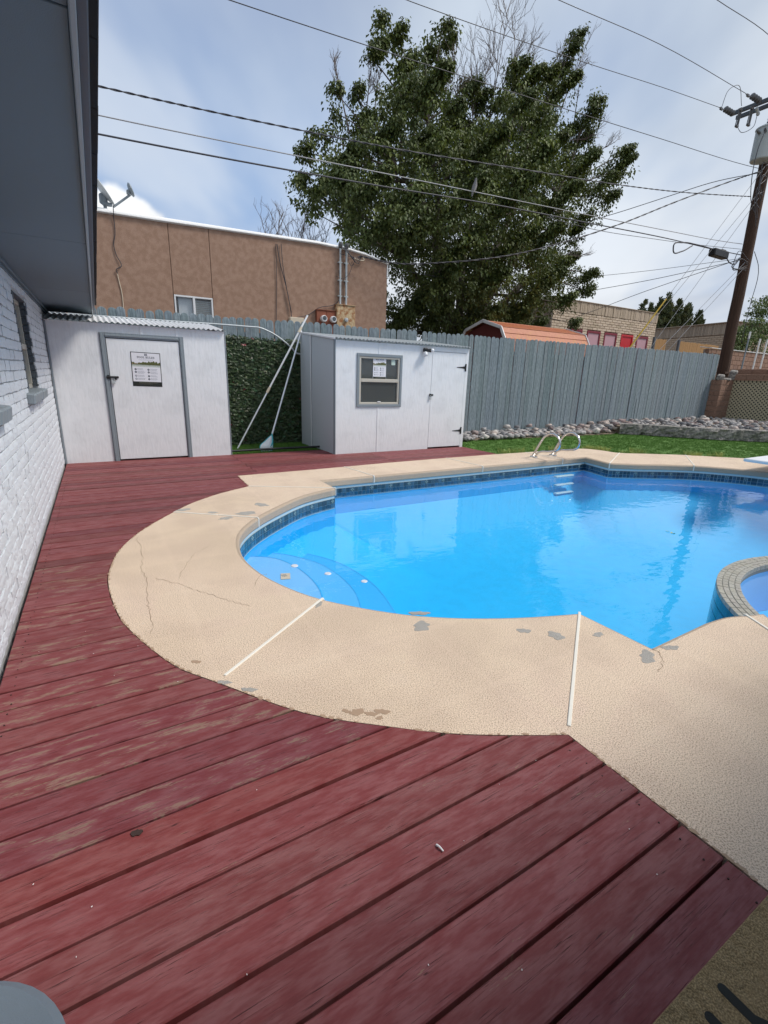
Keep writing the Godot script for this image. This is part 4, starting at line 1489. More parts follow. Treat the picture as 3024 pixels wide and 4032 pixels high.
# the printed sheet of pool rules: scene strip, round icons, lines of small print
func rules_tex() -> ImageTexture:
	var w := 336
	var h := 412
	var im := Image.create(w, h, false, Image.FORMAT_RGB8)
	im.fill(Color(0.88, 0.88, 0.9))
	var q := RandomNumberGenerator.new()
	q.seed = 77
	var f := FastNoiseLite.new()
	f.seed = 4
	f.frequency = 0.03
	# landscape strip with its reflection in the water
	for x in w:
		var top := 112 + int(f.get_noise_1d(x) * 26.0) + int(12.0 * sin(x * 0.02))
		for y in range(96, 182):
			var k := Color(0.88, 0.88, 0.9)
			if y > top and y < 146:
				var n := f.get_noise_2d(x * 3.0, y * 4.0)
				k = Color(0.2, 0.26, 0.12).lerp(Color(0.55, 0.5, 0.28), clampf(n + 0.35, 0, 1))
				if x < 90 and y > 128:
					k = k.lerp(Color(0.78, 0.62, 0.5), clampf(f.get_noise_2d(x * 2.0, y * 2.0 + 90.0) * 1.4 + 0.3, 0, 1))
				if y > 140:
					k = k.lerp(Color(0.25, 0.16, 0.12), 0.6)
			elif y >= 146:
				var n2 := f.get_noise_2d(x * 1.4, y * 6.0 + 40.0)
				var fade := clampf((y - 146) / 34.0, 0.0, 1.0)
				k = Color(0.62, 0.66, 0.6).lerp(Color(0.3, 0.4, 0.28), clampf(n2 * 1.5, 0, 1)).lerp(Color(0.88, 0.88, 0.9), fade)
			im.set_pixel(x, y, k)
	for k in 3:
		im.fill_rect(Rect2i(154 + k * 12, 12, 7, 20), Color(0.2, 0.22, 0.26))
		im.fill_rect(Rect2i(152 + k * 12, 8, 11, 4), Color(0.2, 0.22, 0.26))
	im.fill_rect(Rect2i(150, 32, 40, 3), Color(0.35, 0.37, 0.4))
	for k in 2:
		var x := 82
		while x < 254:
			var l := q.randi_range(6, 20)
			im.fill_rect(Rect2i(x, 80 + k * 9, l, 3), Color(0.62, 0.63, 0.67))
			x += l + 4
	for r in 4:
		for c in 2:
			var cx := 38 + c * 152
			var cy: int = [206, 240, 288, 326][r]
			for dy in range(-13, 14):
				for dx in range(-13, 14):
					var rr := sqrt(dx * dx + dy * dy)
					if rr < 12.5:
						var ring := r >= 2 and c == 0 and rr < 10.0 and absf(dx - dy) > 2
						im.set_pixel(cx + dx, cy + dy, Color(0.75, 0.76, 0.79) if ring or (absi(dx) < 4 and absi(dy) < 4) else Color(0.25, 0.28, 0.32))
			for k in [3, 4, 3, 3][r]:
				var x := cx + 20
				var x1 := cx + q.randi_range(85, 112)
				while x < x1:
					var l := q.randi_range(4, 13)
					im.fill_rect(Rect2i(x, cy - 12 + k * 9, mini(l, x1 - x), 4), Color(0.55, 0.57, 0.61))
					x += l + 3
	im.fill_rect(Rect2i(0, 360, w, 52), Color(0.13, 0.14, 0.12))
	for y in range(360, 412):
		for x in w:
			im.set_pixel(x, y, Color(0.13, 0.14, 0.12).lerp(Color(0.24, 0.25, 0.2), clampf(f.get_noise_2d(x * 1.5, y * 1.5) + 0.2, 0, 1)))
	for k in 3:
		var x := 70
		while x < (290 if k == 0 else 220):
			var l := q.randi_range(5, 18)
			im.fill_rect(Rect2i(x, 370 + k * 11, l, 5 if k == 0 else 3), Color(0.5, 0.5, 0.44) if k == 0 else Color(0.36, 0.36, 0.32))
			x += l + 4
	return ImageTexture.create_from_image(im)


func make_signs() -> void:
	var pm := StandardMaterial3D.new()
	pm.albedo_texture = rules_tex()
	pm.roughness = 0.35
	var font := SystemFont.new()
	font.font_names = PackedStringArray(["Droid Serif"])
	font.font_weight = 700
	for k in 2:
		var c: Vector3 = [Vector3(0.685, 1.425, -8.5935), Vector3(4.6, 1.58, -8.0365)][k]
		var w: float = [0.4, 0.275][k]
		var h: float = [0.495, 0.415][k]
		var t := thing("pool_rules_sign", ["black edged pool rules poster on the wide door of the lean-to shed", "small pool rules sheet stuck in the shed window"][k], "sign", c)
		if k == 0:
			t.rotation.z = -0.02
		var q := QuadMesh.new()
		q.size = Vector2(w, h)
		var sheet := objm("sheet", q, pm, t)
		sheet.position.z = 0.003
		var bk := MB.new()
		bk.box(Vector3(0, 0, 0), Vector3(w + 0.02, h + 0.02, 0.003) if k == 0 else Vector3(w + 0.008, h + 0.008, 0.002))
		obj("backing", bk, M.black if k == 0 else M.paper, t)
		if k == 1:
			t.position.z = -8.036
		var tm := TextMesh.new()
		tm.text = "POOL RULES"
		tm.font = font
		tm.font_size = 32
		tm.pixel_size = w * 0.64 / 210.0
		tm.depth = 0.0006
		var l := objm("lettering", tm, M.ink, t)
		l.position = Vector3(0.0, h * 0.5 - h * 0.135, 0.0038)
		var bb := tm.get_aabb()
		var sc := w * 0.62 / maxf(bb.size.x, 0.01)
		l.scale = Vector3(sc, sc, 1.0)
	var n := MB.new()
	n.box(Vector3(4.9, 1.7, -8.038), Vector3(0.085, 0.11, 0.002), 0.0, Basis(Vector3(0, 0, 1), 0.04))
	tag(obj("notice", n, mat("pale_green", Color(0.5, 0.62, 0.55), 0.6)), "small pale green note behind the upper right window glass of the right shed", "note")


# ---------------------------------------------------------------- fence, ivy, poles and small things in the yard

func picket(w: float, h: float, sd: int) -> ArrayMesh:
	var q := RandomNumberGenerator.new()
	q.seed = sd
	var b := MB.new()
	var g := q.randf_range(0.76, 1.2)
	b.col = Color(g * q.randf_range(0.94, 1.04), g, g * q.randf_range(0.97, 1.04))
	var c := w * 0.38
	b.slab(PackedVector2Array([Vector2(-w / 2, -0.12), Vector2(w / 2, -0.12), Vector2(w / 2, h - c * 1.0), Vector2(w / 2 - c * 0.35, h - c * 0.3), Vector2(w / 2 - c, h), Vector2(-w / 2 + c, h + q.randf_range(-0.004, 0.004)), Vector2(-w / 2 + c * 0.35, h - c * 0.3), Vector2(-w / 2, h - c)]), 0.0, 0.017, 0.003, Vector3(), Vector3(1, 0, 0), Vector3(0, 1, 0), Vector3(0, 0, 1), true)
	return b.mesh()


func make_fence() -> void:
	var f := thing("picket_fence", "tall blue-grey dog-eared board fence along the back of the yard", "fence")
	var vs := []
	for k in 14:
		vs.append(picket(0.138 + (k % 3) * 0.002, 2.5, 300 + k))
	var x := -0.9
	var i := 0
	while x < 20.75:
		var w := 0.14
		if not (x > 6.7 and x < 6.86):
			var o := objm("picket", vs[rng.randi() % 14], M.fence, f)
			var top := 2.455 + x * 0.0098 + rnd(-0.012, 0.012)
			if x < 6.7:
				top += 0.012 * sin(x * 2.1)
			o.transform = Transform3D(Basis(Vector3(0, 0, 1), rnd(-0.006, 0.006)) * Basis.from_scale(Vector3(1, (top + 0.12) / 2.62, 1)), Vector3(x + w / 2, -0.02 + rnd(-0.01, 0.01), -10.0 + rnd(-0.009, 0.009) + (0.012 if x > 12 and i % 9 == 4 else 0.0)))
		x += w + rnd(0.003, 0.01) + (0.018 if absf(x - 11.6) < 0.07 else 0.0)
		i += 1
	for y in [0.35, 1.3, 2.15]:
		var r := MB.new()
		r.span(Vector3(-0.9, y - 0.045, -10.05), Vector3(20.8, y + 0.045, -10.012))
		obj("rail", r, M.fence, f)
	for k in 9:
		var r := MB.new()
		r.span(Vector3(-0.6 + k * 2.6, -0.13, -10.14), Vector3(-0.51 + k * 2.6, 2.3, -10.052))
		obj("post", r, M.fence, f)
	# boards nailed over gaps, lighter than the rest
	for q in [[15.95, 0.25, 0.95], [17.9, 0.3, 1.0], [13.2, 0.0, 2.55]]:
		var r := MB.new()
		r.col = Color(1.3, 1.3, 1.3)
		r.span(Vector3(q[0], q[1], -9.982), Vector3(q[0] + 0.13, q[2], -9.966), 0.003)
		obj("patch_board", r, M.fence, f)


func leaf_shape(b: MB, at: Vector3, dir: Vector3, up: Vector3, L: float, W: float) -> void:   # a folded pointed leaf
	var s := dir.cross(up).normalized()
	var n := s.cross(dir).normalized()
	var mid := at + dir * L * 0.45 - n * L * 0.06
	var tip := at + dir * L - n * L * 0.2
	var l := at + dir * L * 0.38 + s * W * 0.5 + n * W * 0.14
	var r := at + dir * L * 0.38 - s * W * 0.5 + n * W * 0.14
	b.tri(at, l, mid, n)
	b.tri(l, tip, mid, n)
	b.tri(at, mid, r, n)
	b.tri(mid, tip, r, n)


func make_ivy() -> void:
	var t := thing("ivy_panel", "artificial ivy privacy panel hung on the fence between the two sheds", "hedge panel")
	var bk := MB.new()
	bk.span(Vector3(2.0, -0.02, -9.95), Vector3(3.78, 2.06, -9.94))
	obj("backing_net", bk, mat("ivy_back", Color(0.006, 0.012, 0.005), 0.9), t)
	var lf := MB.new()
	for k in 3:
		leaf_shape(lf, Vector3((k - 1) * 0.012, 0.01, 0.004 * k), Vector3((k - 1) * 0.8, -1, 0.55).normalized(), Vector3(0, 0.3, 1), 0.05, 0.042)
	var xs := []
	var cs := []
	for r in 50:
		for c in 42:
			for d in 2:
				var p := Vector3(1.98 + c * 0.0425 + rnd(-0.03, 0.03), 0.0 + r * 0.0418 + rnd(-0.022, 0.022), -9.935 + d * 0.03 + rnd(0, 0.02))
				if r == 49:
					p.y += rnd(-0.02, 0.05)
				xs.append(Transform3D(Basis.from_euler(Vector3(rnd(-0.5, 0.5), rnd(-0.8, 0.8), rnd(-0.5, 0.5))).scaled(Vector3.ONE * rnd(0.75, 1.2)), p))
				var g := rnd(0.6, 1.4)
				var k := Color(0.032, 0.06, 0.018)
				var z := rng.randf()
				if z < 0.01:
					k = Color(0.14, 0.018, 0.02)
				elif z < 0.07:
					k = Color(0.07, 0.085, 0.035)
				elif z < 0.12:
					k = Color(0.03, 0.09, 0.035)
				cs.append(tint(k, g))
	many("leaves", lf.mesh(), M.ivy_leaf, xs, cs, t)


func make_yard() -> void:
	# artificial turf: between the sheds and right of the deck
	var tb := MB.new()
	tb.slab(PackedVector2Array([Vector2(1.9, -8.615), Vector2(3.76, -8.615), Vector2(3.76, -10.0), Vector2(1.9, -10.0)]), -0.13, -0.03)
	var right := PackedVector2Array([Vector2(6.742, -8.2)])
	var ra := far_edge.duplicate()
	right.append_array(ra)
	right.append_array([Vector2(24, -1.5), Vector2(24, -10.0), Vector2(6.742, -10.0)])
	tb.slab(right, -0.13, -0.028)
	var turf := struct("lawn", tb, M.turf)
	turf.set_meta("label", "short green artificial turf beyond the pool and between the sheds")
	var bl := MB.new()
	for k in 14:
		var a := rnd(0, TAU)
		var o := Vector3(rnd(-0.06, 0.06), 0, rnd(-0.06, 0.06))
		var e := Vector3(cos(a), 0, sin(a))
		var tip := o + Vector3(rnd(-0.015, 0.015), rnd(0.022, 0.036), rnd(-0.015, 0.015))
		bl.tri(o - e * 0.0035, o + e * 0.0035, tip, Vector3(0, 0.4, 1))
	var bm := bl.mesh()
	var xs := []
	var cs := []
	while xs.size() < 15000:
		var p := Vector2(rnd(6.75, 20.0), rnd(-9.3, -2.0))
		if xs.size() < 1500:
			p = Vector2(rnd(1.92, 3.74), rnd(-9.95, -8.64))
		elif not Geometry2D.is_point_in_polygon(p, right):
			continue
		xs.append(Transform3D(Basis(Vector3.UP, rnd(0, TAU)).scaled(Vector3.ONE * rnd(0.8, 1.3)), Vector3(p.x, -0.03, p.y)))
		cs.append(tint(Color(1, 1, 1).lerp(Color(1.2, 1.05, 0.9), rng.randf() * 0.4), rnd(0.85, 1.12)))
	var g := many("grass", bm, M.blade, xs, cs)
	g.set_meta("label", "upright green fibres of the artificial turf")
	# weeds along the paving
	var wd := MB.new()
	for k in 26:
		var a := rnd(0, TAU)
		var o := Vector3(rnd(-0.05, 0.05), 0, rnd(-0.05, 0.05))
		var e := Vector3(cos(a), 0, sin(a))
		var L := rnd(0.08, 0.17)
		var lean := Vector3(rnd(-0.1, 0.1), 0, rnd(-0.1, 0.1))
		wd.quad(o - e * 0.0025, o + e * 0.0025, o + e * 0.0018 + Vector3(0, L * 0.6, 0) + lean * 0.4, o - e * 0.0018 + Vector3(0, L * 0.6, 0) + lean * 0.4, Vector3(0, 0.2, 1))
		wd.tri(o - e * 0.0018 + Vector3(0, L * 0.6, 0) + lean * 0.4, o + e * 0.0018 + Vector3(0, L * 0.6, 0) + lean * 0.4, o + Vector3(0, L * 0.92, 0) + lean, Vector3(0, 0.2, 1))
	var wm := wd.mesh()
	var spots := [[9.45, -6.95, 9.7, -6.4, 26], [9.75, -6.2, 10.2, -5.95, 10], [10.9, -5.45, 11.5, -4.95, 16], [6.9, -7.05, 7.6, -7.1, 10], [8.0, -7.03, 8.8, -7.05, 6]]
	for q in spots:
		var tr := []
		var tc := []
		for k in q[4]:
			var s := rng.randf()
			tr.append(Transform3D(Basis(Vector3.UP, rnd(0, TAU)).scaled(Vector3(1, rnd(0.5, 1.1), 1)), Vector3(lerpf(q[0], q[2], s) + rnd(-0.1, 0.1), -0.03, lerpf(q[1], q[3], s) + rnd(-0.1, 0.1))))
			tc.append(Color(2.6, 1.5, 2.6).lerp(Color(4.6, 2.2, 4.6), rng.randf()))
		var o := many("weeds", wm, M.blade, tr, tc)
		o.set_meta("label", "pale wispy weeds growing along the edge of the pool paving")
	# black pipe across the turf, grey conduit along the fence
	var p1 := MB.new()
	p1.tube(curve([Vector3(1.91, 0.045, -8.74), Vector3(2.8, 0.05, -8.75), Vector3(3.665, 0.05, -8.73)], 4), 0.022, 8)
	tag(obj("pipe", p1, M.black), "black pipe lying low across the turf between the two sheds", "pipe")
	var p2 := MB.new()
	p2.tube(curve([Vector3(-0.3, 2.265, -9.85), Vector3(1.2, 2.275, -9.85), Vector3(2.7, 2.285, -9.85), Vector3(2.88, 2.282, -9.85), Vector3(3.0, 2.25, -9.85), Vector3(3.52, 1.95, -9.85), Vector3(3.64, 1.84, -9.84), Vector3(3.74, 1.82, -9.82)], 6), 0.017, 8)
	tag(obj("conduit", p2, M.galv), "thin grey metal conduit running along the fence top and bending down behind the right shed", "conduit")
	# two poles leaning against the shed
	var a := thing("pool_pole", "plain silver telescopic pole leaning against the right shed, its foot nearest the left shed", "pole", Vector3.ZERO, "poles leaning between the sheds")
	var p0 := Vector3(2.22, -0.028, -9.43)
	var pe := Vector3(3.83, 2.575, -9.69)
	var tb1 := MB.new()
	tb1.tube(PackedVector3Array([p0, p0.lerp(pe, 0.43)]), 0.016, 10)
	obj("lower_tube", tb1, M.alu, a)
	var tb2 := MB.new()
	tb2.tube(PackedVector3Array([p0.lerp(pe, 0.43), pe]), 0.019, 10)
	obj("upper_tube", tb2, M.white_metal, a)
	for t in [0.43, 0.885]:
		var cl := MB.new()
		cl.tube(PackedVector3Array([p0.lerp(pe, t - 0.016), p0.lerp(pe, t + 0.016)]), 0.027, 10)
		cl.tube(PackedVector3Array([p0.lerp(pe, t + 0.017), p0.lerp(pe, t + 0.026)]), 0.023, 10)
		obj("collar", cl, M.cream, a)
	var nt := thing("pool_net", "leaf net with a teal frame on a silver pole, standing between the sheds", "pool net", Vector3.ZERO, "poles leaning between the sheds")
	var n0 := Vector3(2.8, 0.26, -9.05)
	var n1 := Vector3(3.68, 2.27, -9.66)
	var tb3 := MB.new()
	tb3.tube(PackedVector3Array([n0, n1]), 0.017, 10)
	obj("pole", tb3, M.alu, nt)
	var fr := MB.new()
	var out := [Vector3(2.8, 0.28, -9.04), Vector3(2.66, 0.17, -9.02), Vector3(2.54, 0.06, -8.98), Vector3(2.56, -0.02, -8.95), Vector3(2.68, -0.025, -8.94), Vector3(2.76, -0.01, -8.94), Vector3(2.79, 0.09, -8.97), Vector3(2.805, 0.2, -9.01), Vector3(2.8, 0.28, -9.04)]
	fr.tube(curve(out, 4), 0.008, 6)
	fr.tube(curve([Vector3(2.8, 0.3, -9.04), Vector3(2.79, 0.16, -8.97), Vector3(2.74, 0.08, -8.93), Vector3(2.66, 0.03, -8.925)], 4), 0.012, 6)
	obj("frame", fr, M.teal, nt)
	var bag := MB.new()
	var cl2 := curve(out, 4)
	var ctr := Vector3(2.69, 0.09, -8.97)
	for side in [0.05, -0.05]:
		for i in cl2.size() - 1:
			var c := ctr + Vector3(0, 0, side)
			var m0 := cl2[i].lerp(c, 0.55) + Vector3(0, 0, side * 0.35)
			var m1 := cl2[i + 1].lerp(c, 0.55) + Vector3(0, 0, side * 0.35)
			bag.quad(cl2[i], cl2[i + 1], m1, m0, Vector3(0, 0, side))
			bag.tri(m0, m1, c, Vector3(0, 0, side))
	obj("net", bag, M.net, nt)
	# grab rails at the far side
	for k in 2:
		var x: float = [7.25, 7.8][k]
		var g0 := MB.new()
		g0.tube(curve([Vector3(x, -0.02, -6.5), Vector3(x, 0.1, -6.43), Vector3(x, 0.27, -6.34), Vector3(x, 0.42, -6.24), Vector3(x, 0.485, -6.13), Vector3(x, 0.49, -6.02), Vector3(x, 0.44, -5.92), Vector3(x, 0.34, -5.865), Vector3(x, 0.25, -5.88), Vector3(x, 0.19, -5.96), Vector3(x, 0.155, -6.1), Vector3(x, 0.13, -6.27), Vector3(x, 0.08, -6.37), Vector3(x, -0.02, -6.41)], 5), 0.021, 10)
		g0.lathe(PackedVector2Array([Vector2(0, 0.012), Vector2(0.04, 0.01), Vector2(0.045, 0.0)]), 12, Vector3(x, 0.001, -6.49))
		g0.lathe(PackedVector2Array([Vector2(0, 0.0122), Vector2(0.04, 0.0102), Vector2(0.045, 0.0)]), 12, Vector3(x, 0.001, -6.405))
		tag(obj("grab_rail", g0, M.steel), ["looped stainless grab rail on the far coping, the one nearer the sheds", "looped stainless grab rail on the far coping, the one farther from the sheds"][k], "grab rail", "pool ladder grab rails")
	var db := thing("diving_board", "white diving board reaching over the water at the right edge", "diving board")
	var bd := MB.new()
	bd.span(Vector3(9.6, 0.2, -3.86), Vector3(12.4, 0.252, -3.38), 0.012)
	obj("board", bd, M.white_metal, db)
	for x in [10.75, 12.1]:
		var st := MB.new()
		st.span(Vector3(x - 0.12, 0.0, -3.8), Vector3(x + 0.12, 0.198, -3.44), 0.01)
		obj("stand", st, M.white_metal, db)
	# doormat with part of its dark lettering
	var mt := thing("doormat", "tan coir doormat with dark lettering at the lower right corner", "doormat", Vector3(1.15, 0.006, 0.0))
	var mm := MB.new()
	mm.span(Vector3(-0.4, 0, -0.285), Vector3(0.405, 0.013, 0.22), 0.003)
	obj("mat", mm, M.coir, mt)
	var ms := MB.new()
	for q in [[Vector2(0.01, -0.235), Vector2(0.01, 0.0), 0.0125], [Vector2(0.012, -0.165), Vector2(0.05, -0.11), 0.0125], [Vector2(-0.077, -0.222), Vector2(-0.077, 0.0), 0.0125], [Vector2(-0.077, -0.14), Vector2(0.01, -0.14), 0.0115]]:
		var d: Vector2 = (q[1] - q[0]).normalized()
		var poly := PackedVector2Array()
		for k in 9:
			poly.append(q[0] + d.rotated(PI / 2 + PI * k / 8.0) * q[2])
		for k in 9:
			poly.append(q[1] + d.rotated(-PI / 2 + PI * k / 8.0) * q[2])
		ms.slab(poly, 0.012, 0.0143 + 0.0002 * ms.v.size() / 400.0)
	obj("lettering", ms, M.coir_dark, mt)
	# the grey lid at the lower left corner
	var bn := thing("storage_bin", "blue-grey bin with a rounded lid beside the brick wall at the lower left corner", "bin")
	var lid := PackedVector2Array()
	for q in [[-0.285, -0.575, PI, 1.5 * PI, 0.2], [-0.345, -0.575, 1.5 * PI, TAU, 0.2], [-0.245, -0.1, 0.0, PI / 2, 0.1], [-0.45, -0.1, PI / 2, PI, 0.1]]:
		var r: float = q[4]
		if q[2] == PI:
			lid.append(Vector2(-0.55, -0.775))
			continue
		lid.append_array(ring_pts(Vector2(q[0], q[1]), r, q[2], q[3], 12))
	var lb := MB.new()
	lb.slab(lid, 0.45, 0.5, 0.012)
	obj("lid", lb, M.bin, bn)
	var bb := MB.new()
	bb.slab(Geometry2D.offset_polygon(lid, -0.03)[0], 0.006, 0.449)
	obj("body", bb, M.bin, bn)
	# scraps
	var sc := MB.new()
	sc.tube(curve([Vector3(0.766, 0.009, -0.888), Vector3(0.768, 0.014, -0.875), Vector3(0.772, 0.01, -0.86)], 4), 0.004, 6, 0.0025)
	tag(obj("paper_scrap", sc, M.paper), "small white curled scrap lying on a red plank in front", "scrap")
	var fl := MB.new()
	for k in 36:
		var p := Vector3(rnd(-0.5, 1.5), 0.0075, rnd(-3.2, -0.35))
		if p.x > 0.3 and p.z < -1.9:
			continue
		fl.box(p, Vector3(rnd(0.002, 0.005), 0.0015, rnd(0.001, 0.002)), 0.0, Basis(Vector3.UP, rnd(0, PI)))
	obj("litter", fl, M.paper).set_meta("kind", "stuff")
	get_node("litter").set_meta("label", "pale specks of grit scattered on the red deck")
	var lv := MB.new()
	leaf_shape(lv, Vector3(5.5, -0.196, -2.75), Vector3(1, 0, 0.2).normalized(), Vector3.UP, 0.09, 0.05)
	leaf_shape(lv, Vector3(5.53, -0.196, -2.8), Vector3(0.8, 0, -0.4).normalized(), Vector3.UP, 0.08, 0.05)
	lv.col = Color(0.3, 0.34, 0.1)
	tag(obj("floating_leaf", lv, mat("leaf_yellow", Color(0.3, 0.34, 0.1), 0.6)), "yellow-green leaf floating on the pool water", "leaf")


func rock_mesh(sd: int, flat := 0.62) -> ArrayMesh:
	var q := FastNoiseLite.new()
	q.seed = sd
	q.frequency = 0.9
	var b := MB.new()
	var rows := 6
	var cols := 9
	var P := []
	for j in rows + 1:
		var row := []
		for i in cols:
			var ph := PI * j / rows - PI / 2
			var th := TAU * i / cols
			var d := Vector3(cos(ph) * cos(th), sin(ph), cos(ph) * sin(th))
			var r := 0.5 * (1.0 + 0.75 * q.get_noise_3d(d.x * 1.5, d.y * 1.5, d.z * 1.5))
			var p := d * r
			row.append(Vector3(p.x, maxf(p.y * flat, -0.2), p.z * 0.85))
		P.append(row)
	for j in rows:
		for i in cols:
			var k := (i + 1) % cols
			var A: Vector3 = P[j][i]
			var B: Vector3 = P[j][k]
			var C: Vector3 = P[j + 1][k]
			var D: Vector3 = P[j + 1][i]
			b.squad(A, B, C, D, A.normalized(), B.normalized(), C.normalized(), D.normalized())
	return b.mesh()


func make_stones() -> void:
	# rough stone kerb holding the raised bed in the right corner
	var kb := thing("stone_kerb", "low rough grey stone kerb holding the raised cobble bed", "kerb")
	var line := curve([Vector3(13.2, 0, -8.62), Vector3(13.55, 0, -8.35), Vector3(14.16, 0, -7.55), Vector3(14.85, 0, -6.75), Vector3(15.95, 0, -5.85), Vector3(17.4, 0, -4.7), Vector3(19.2, 0, -3.4), Vector3(21.4, 0, -1.9)], 8)
	var fn := FastNoiseLite.new()
	fn.seed = 8
	fn.frequency = 3.2
	var walk := 0.0
	var i := 0
	var start := line[0]
	while i < line.size() - 1:
		var L := rnd(0.35, 0.7)
		var a := start
		var left := L
		while i < line.size() - 1 and left > 0.0:
			var dd := start.distance_to(line[i + 1])
			if dd <= left:
				left -= dd
				start = line[i + 1]
				i += 1
			else:
				start = start.move_toward(line[i + 1], left)
				left = 0.0
		var d := (start - a)
		var len := d.length()
		if len < 0.1:
			break
		d = d.normalized()
		var nn := Vector3(-d.z, 0, d.x)   # towards the lawn
		if nn.x > 0:
			nn = -nn
		nn = Vector3(-absf(nn.x), 0, absf(nn.z))
		var b := MB.new()
		var g := rnd(0.8, 1.15)
		b.col = Color(g, g, g)
		var nu := 6
		var nv := 6
		var grid := []
		for u in nu + 1:
			var row := []
			var base := a + d * (len * u / nu)
			for v in nv + 1:
				# from the foot of the face up over the top to the back
				var t := float(v) / nv
				var p := base
				if v <= 4:
					p += Vector3(0, 0.29 * v / 4.0, 0) - nn * 0.02 * v / 4.0
				else:
					p += Vector3(0, 0.3, 0) - nn * (0.02 + 0.3 * (v - 4) / 2.0)
				var k := fn.get_noise_3dv(p * 1.3) * 0.09 + fn.get_noise_3dv(p * 3.0) * 0.035
				if u == 0 or u == nu:
					k -= 0.018
				p += nn * k if v <= 4 else Vector3(0, k * 0.25, 0)
				row.append(p)
			grid.append(row)
		for u in nu:
			for v in nv:
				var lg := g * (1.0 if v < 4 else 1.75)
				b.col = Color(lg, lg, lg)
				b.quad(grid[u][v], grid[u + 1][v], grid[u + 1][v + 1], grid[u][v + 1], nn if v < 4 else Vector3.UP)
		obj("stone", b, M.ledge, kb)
	# bed and cobbles
	var bed := MB.new()
	var bp := PackedVector2Array()
	for p in line:
		bp.append(Vector2(p.x + 0.15, p.z - 0.12))
	bp.append_array([Vector2(21.6, -2.0), Vector2(21.6, -9.99), Vector2(14.6, -9.99)])
	bed.slab(bp, -0.12, 0.2)
	var strip := PackedVector2Array([Vector2(6.8, -9.99), Vector2(15.5, -9.98), Vector2(13.12, -8.72), Vector2(11.0, -8.8), Vector2(6.8, -8.95)])
	bed.slab(strip, -0.12, 0.0)
	struct("planting_bed", bed, M.dirt)
	var co := thing("cobbles", "heaped rounded grey and tan river cobbles in front of the fence", "cobbles")
	var rocks := []
	for k in 8:
		rocks.append(rock_mesh(60 + k, 0.42 + 0.07 * (k % 4)))
	var tones := [Color(0.4, 0.38, 0.37), Color(0.27, 0.26, 0.265), Color(0.52, 0.43, 0.38), Color(0.36, 0.28, 0.26), Color(0.14, 0.14, 0.15), Color(0.66, 0.61, 0.56), Color(0.27, 0.2, 0.19)]
	var mats := []
	for k in tones.size():
		var m: StandardMaterial3D = M.stone.duplicate()
		m.albedo_color = (tones[k] as Color).linear_to_srgb()
		mats.append(m)
	var placed := []
	var n := 0
	var tries := 0
	while n < 292 and tries < 9000:
		tries += 1
		var p: Vector2
		var y := 0.0
		var s := rnd(0.1, 0.23)
		if n < 120:
			p = Vector2(rnd(6.9, 13.1), rnd(-9.9, -8.78))
			if rng.randf() < 0.7:
				p.y = rnd(-9.2, -8.85)
			y = 0.02 + maxf(0.0, -8.95 - p.y) * 0.12
			s = rnd(0.11, 0.2)
		else:
			p = Vector2(rnd(13.4, 20.8), rnd(-9.85, -4.2))
			if not Geometry2D.is_point_in_polygon(p, bp):
				continue
			y = 0.22
		if n < 40:
			p = Vector2(rnd(12.3, 14.6), rnd(-9.9, -8.75))
			if p.x > 13.3 and p.y > -9.0 + (13.3 - p.x) * 0.3:
				continue
			y = clampf((p.x - 12.2) / 2.2, 0.0, 1.0) * 0.2
			s = rnd(0.15, 0.26)
		var ok := true
		for q in placed:
			if p.distance_to(Vector2(q.x, q.y)) < (s + q.z) * 0.36:
				ok = false
				break
		if not ok:
			continue
		placed.append(Vector3(p.x, p.y, s))
		var o := objm("stone", rocks[rng.randi() % 8], mats[rng.randi() % tones.size()], co)
		o.transform = Transform3D(Basis.from_euler(Vector3(rnd(-0.25, 0.25), rnd(0, TAU), rnd(-0.25, 0.25))).scaled(Vector3.ONE * s * 1.15), Vector3(p.x, y + s * 0.22, p.y))
		n += 1
	var xs := []
	for k in 1500:
		var p := Vector2(rnd(13.2, 21.4), rnd(-9.95, -2.5))
		if k < 500:
			p = Vector2(rnd(6.85, 13.1), rnd(-9.95, -8.8))
		elif not Geometry2D.is_point_in_polygon(p, bp):
			continue
		var s := rnd(0.07, 0.17)
		xs.append(Transform3D(Basis.from_euler(Vector3(rnd(-0.3, 0.3), rnd(0, TAU), rnd(-0.3, 0.3))).scaled(Vector3.ONE * s * 1.2), Vector3(p.x, (0.2 if p.x > 13.15 else 0.02) + s * 0.15, p.y)))
	many("gravel", rocks[3], mats[0], xs, [], co)


# ---------------------------------------------------------------- beyond the fence

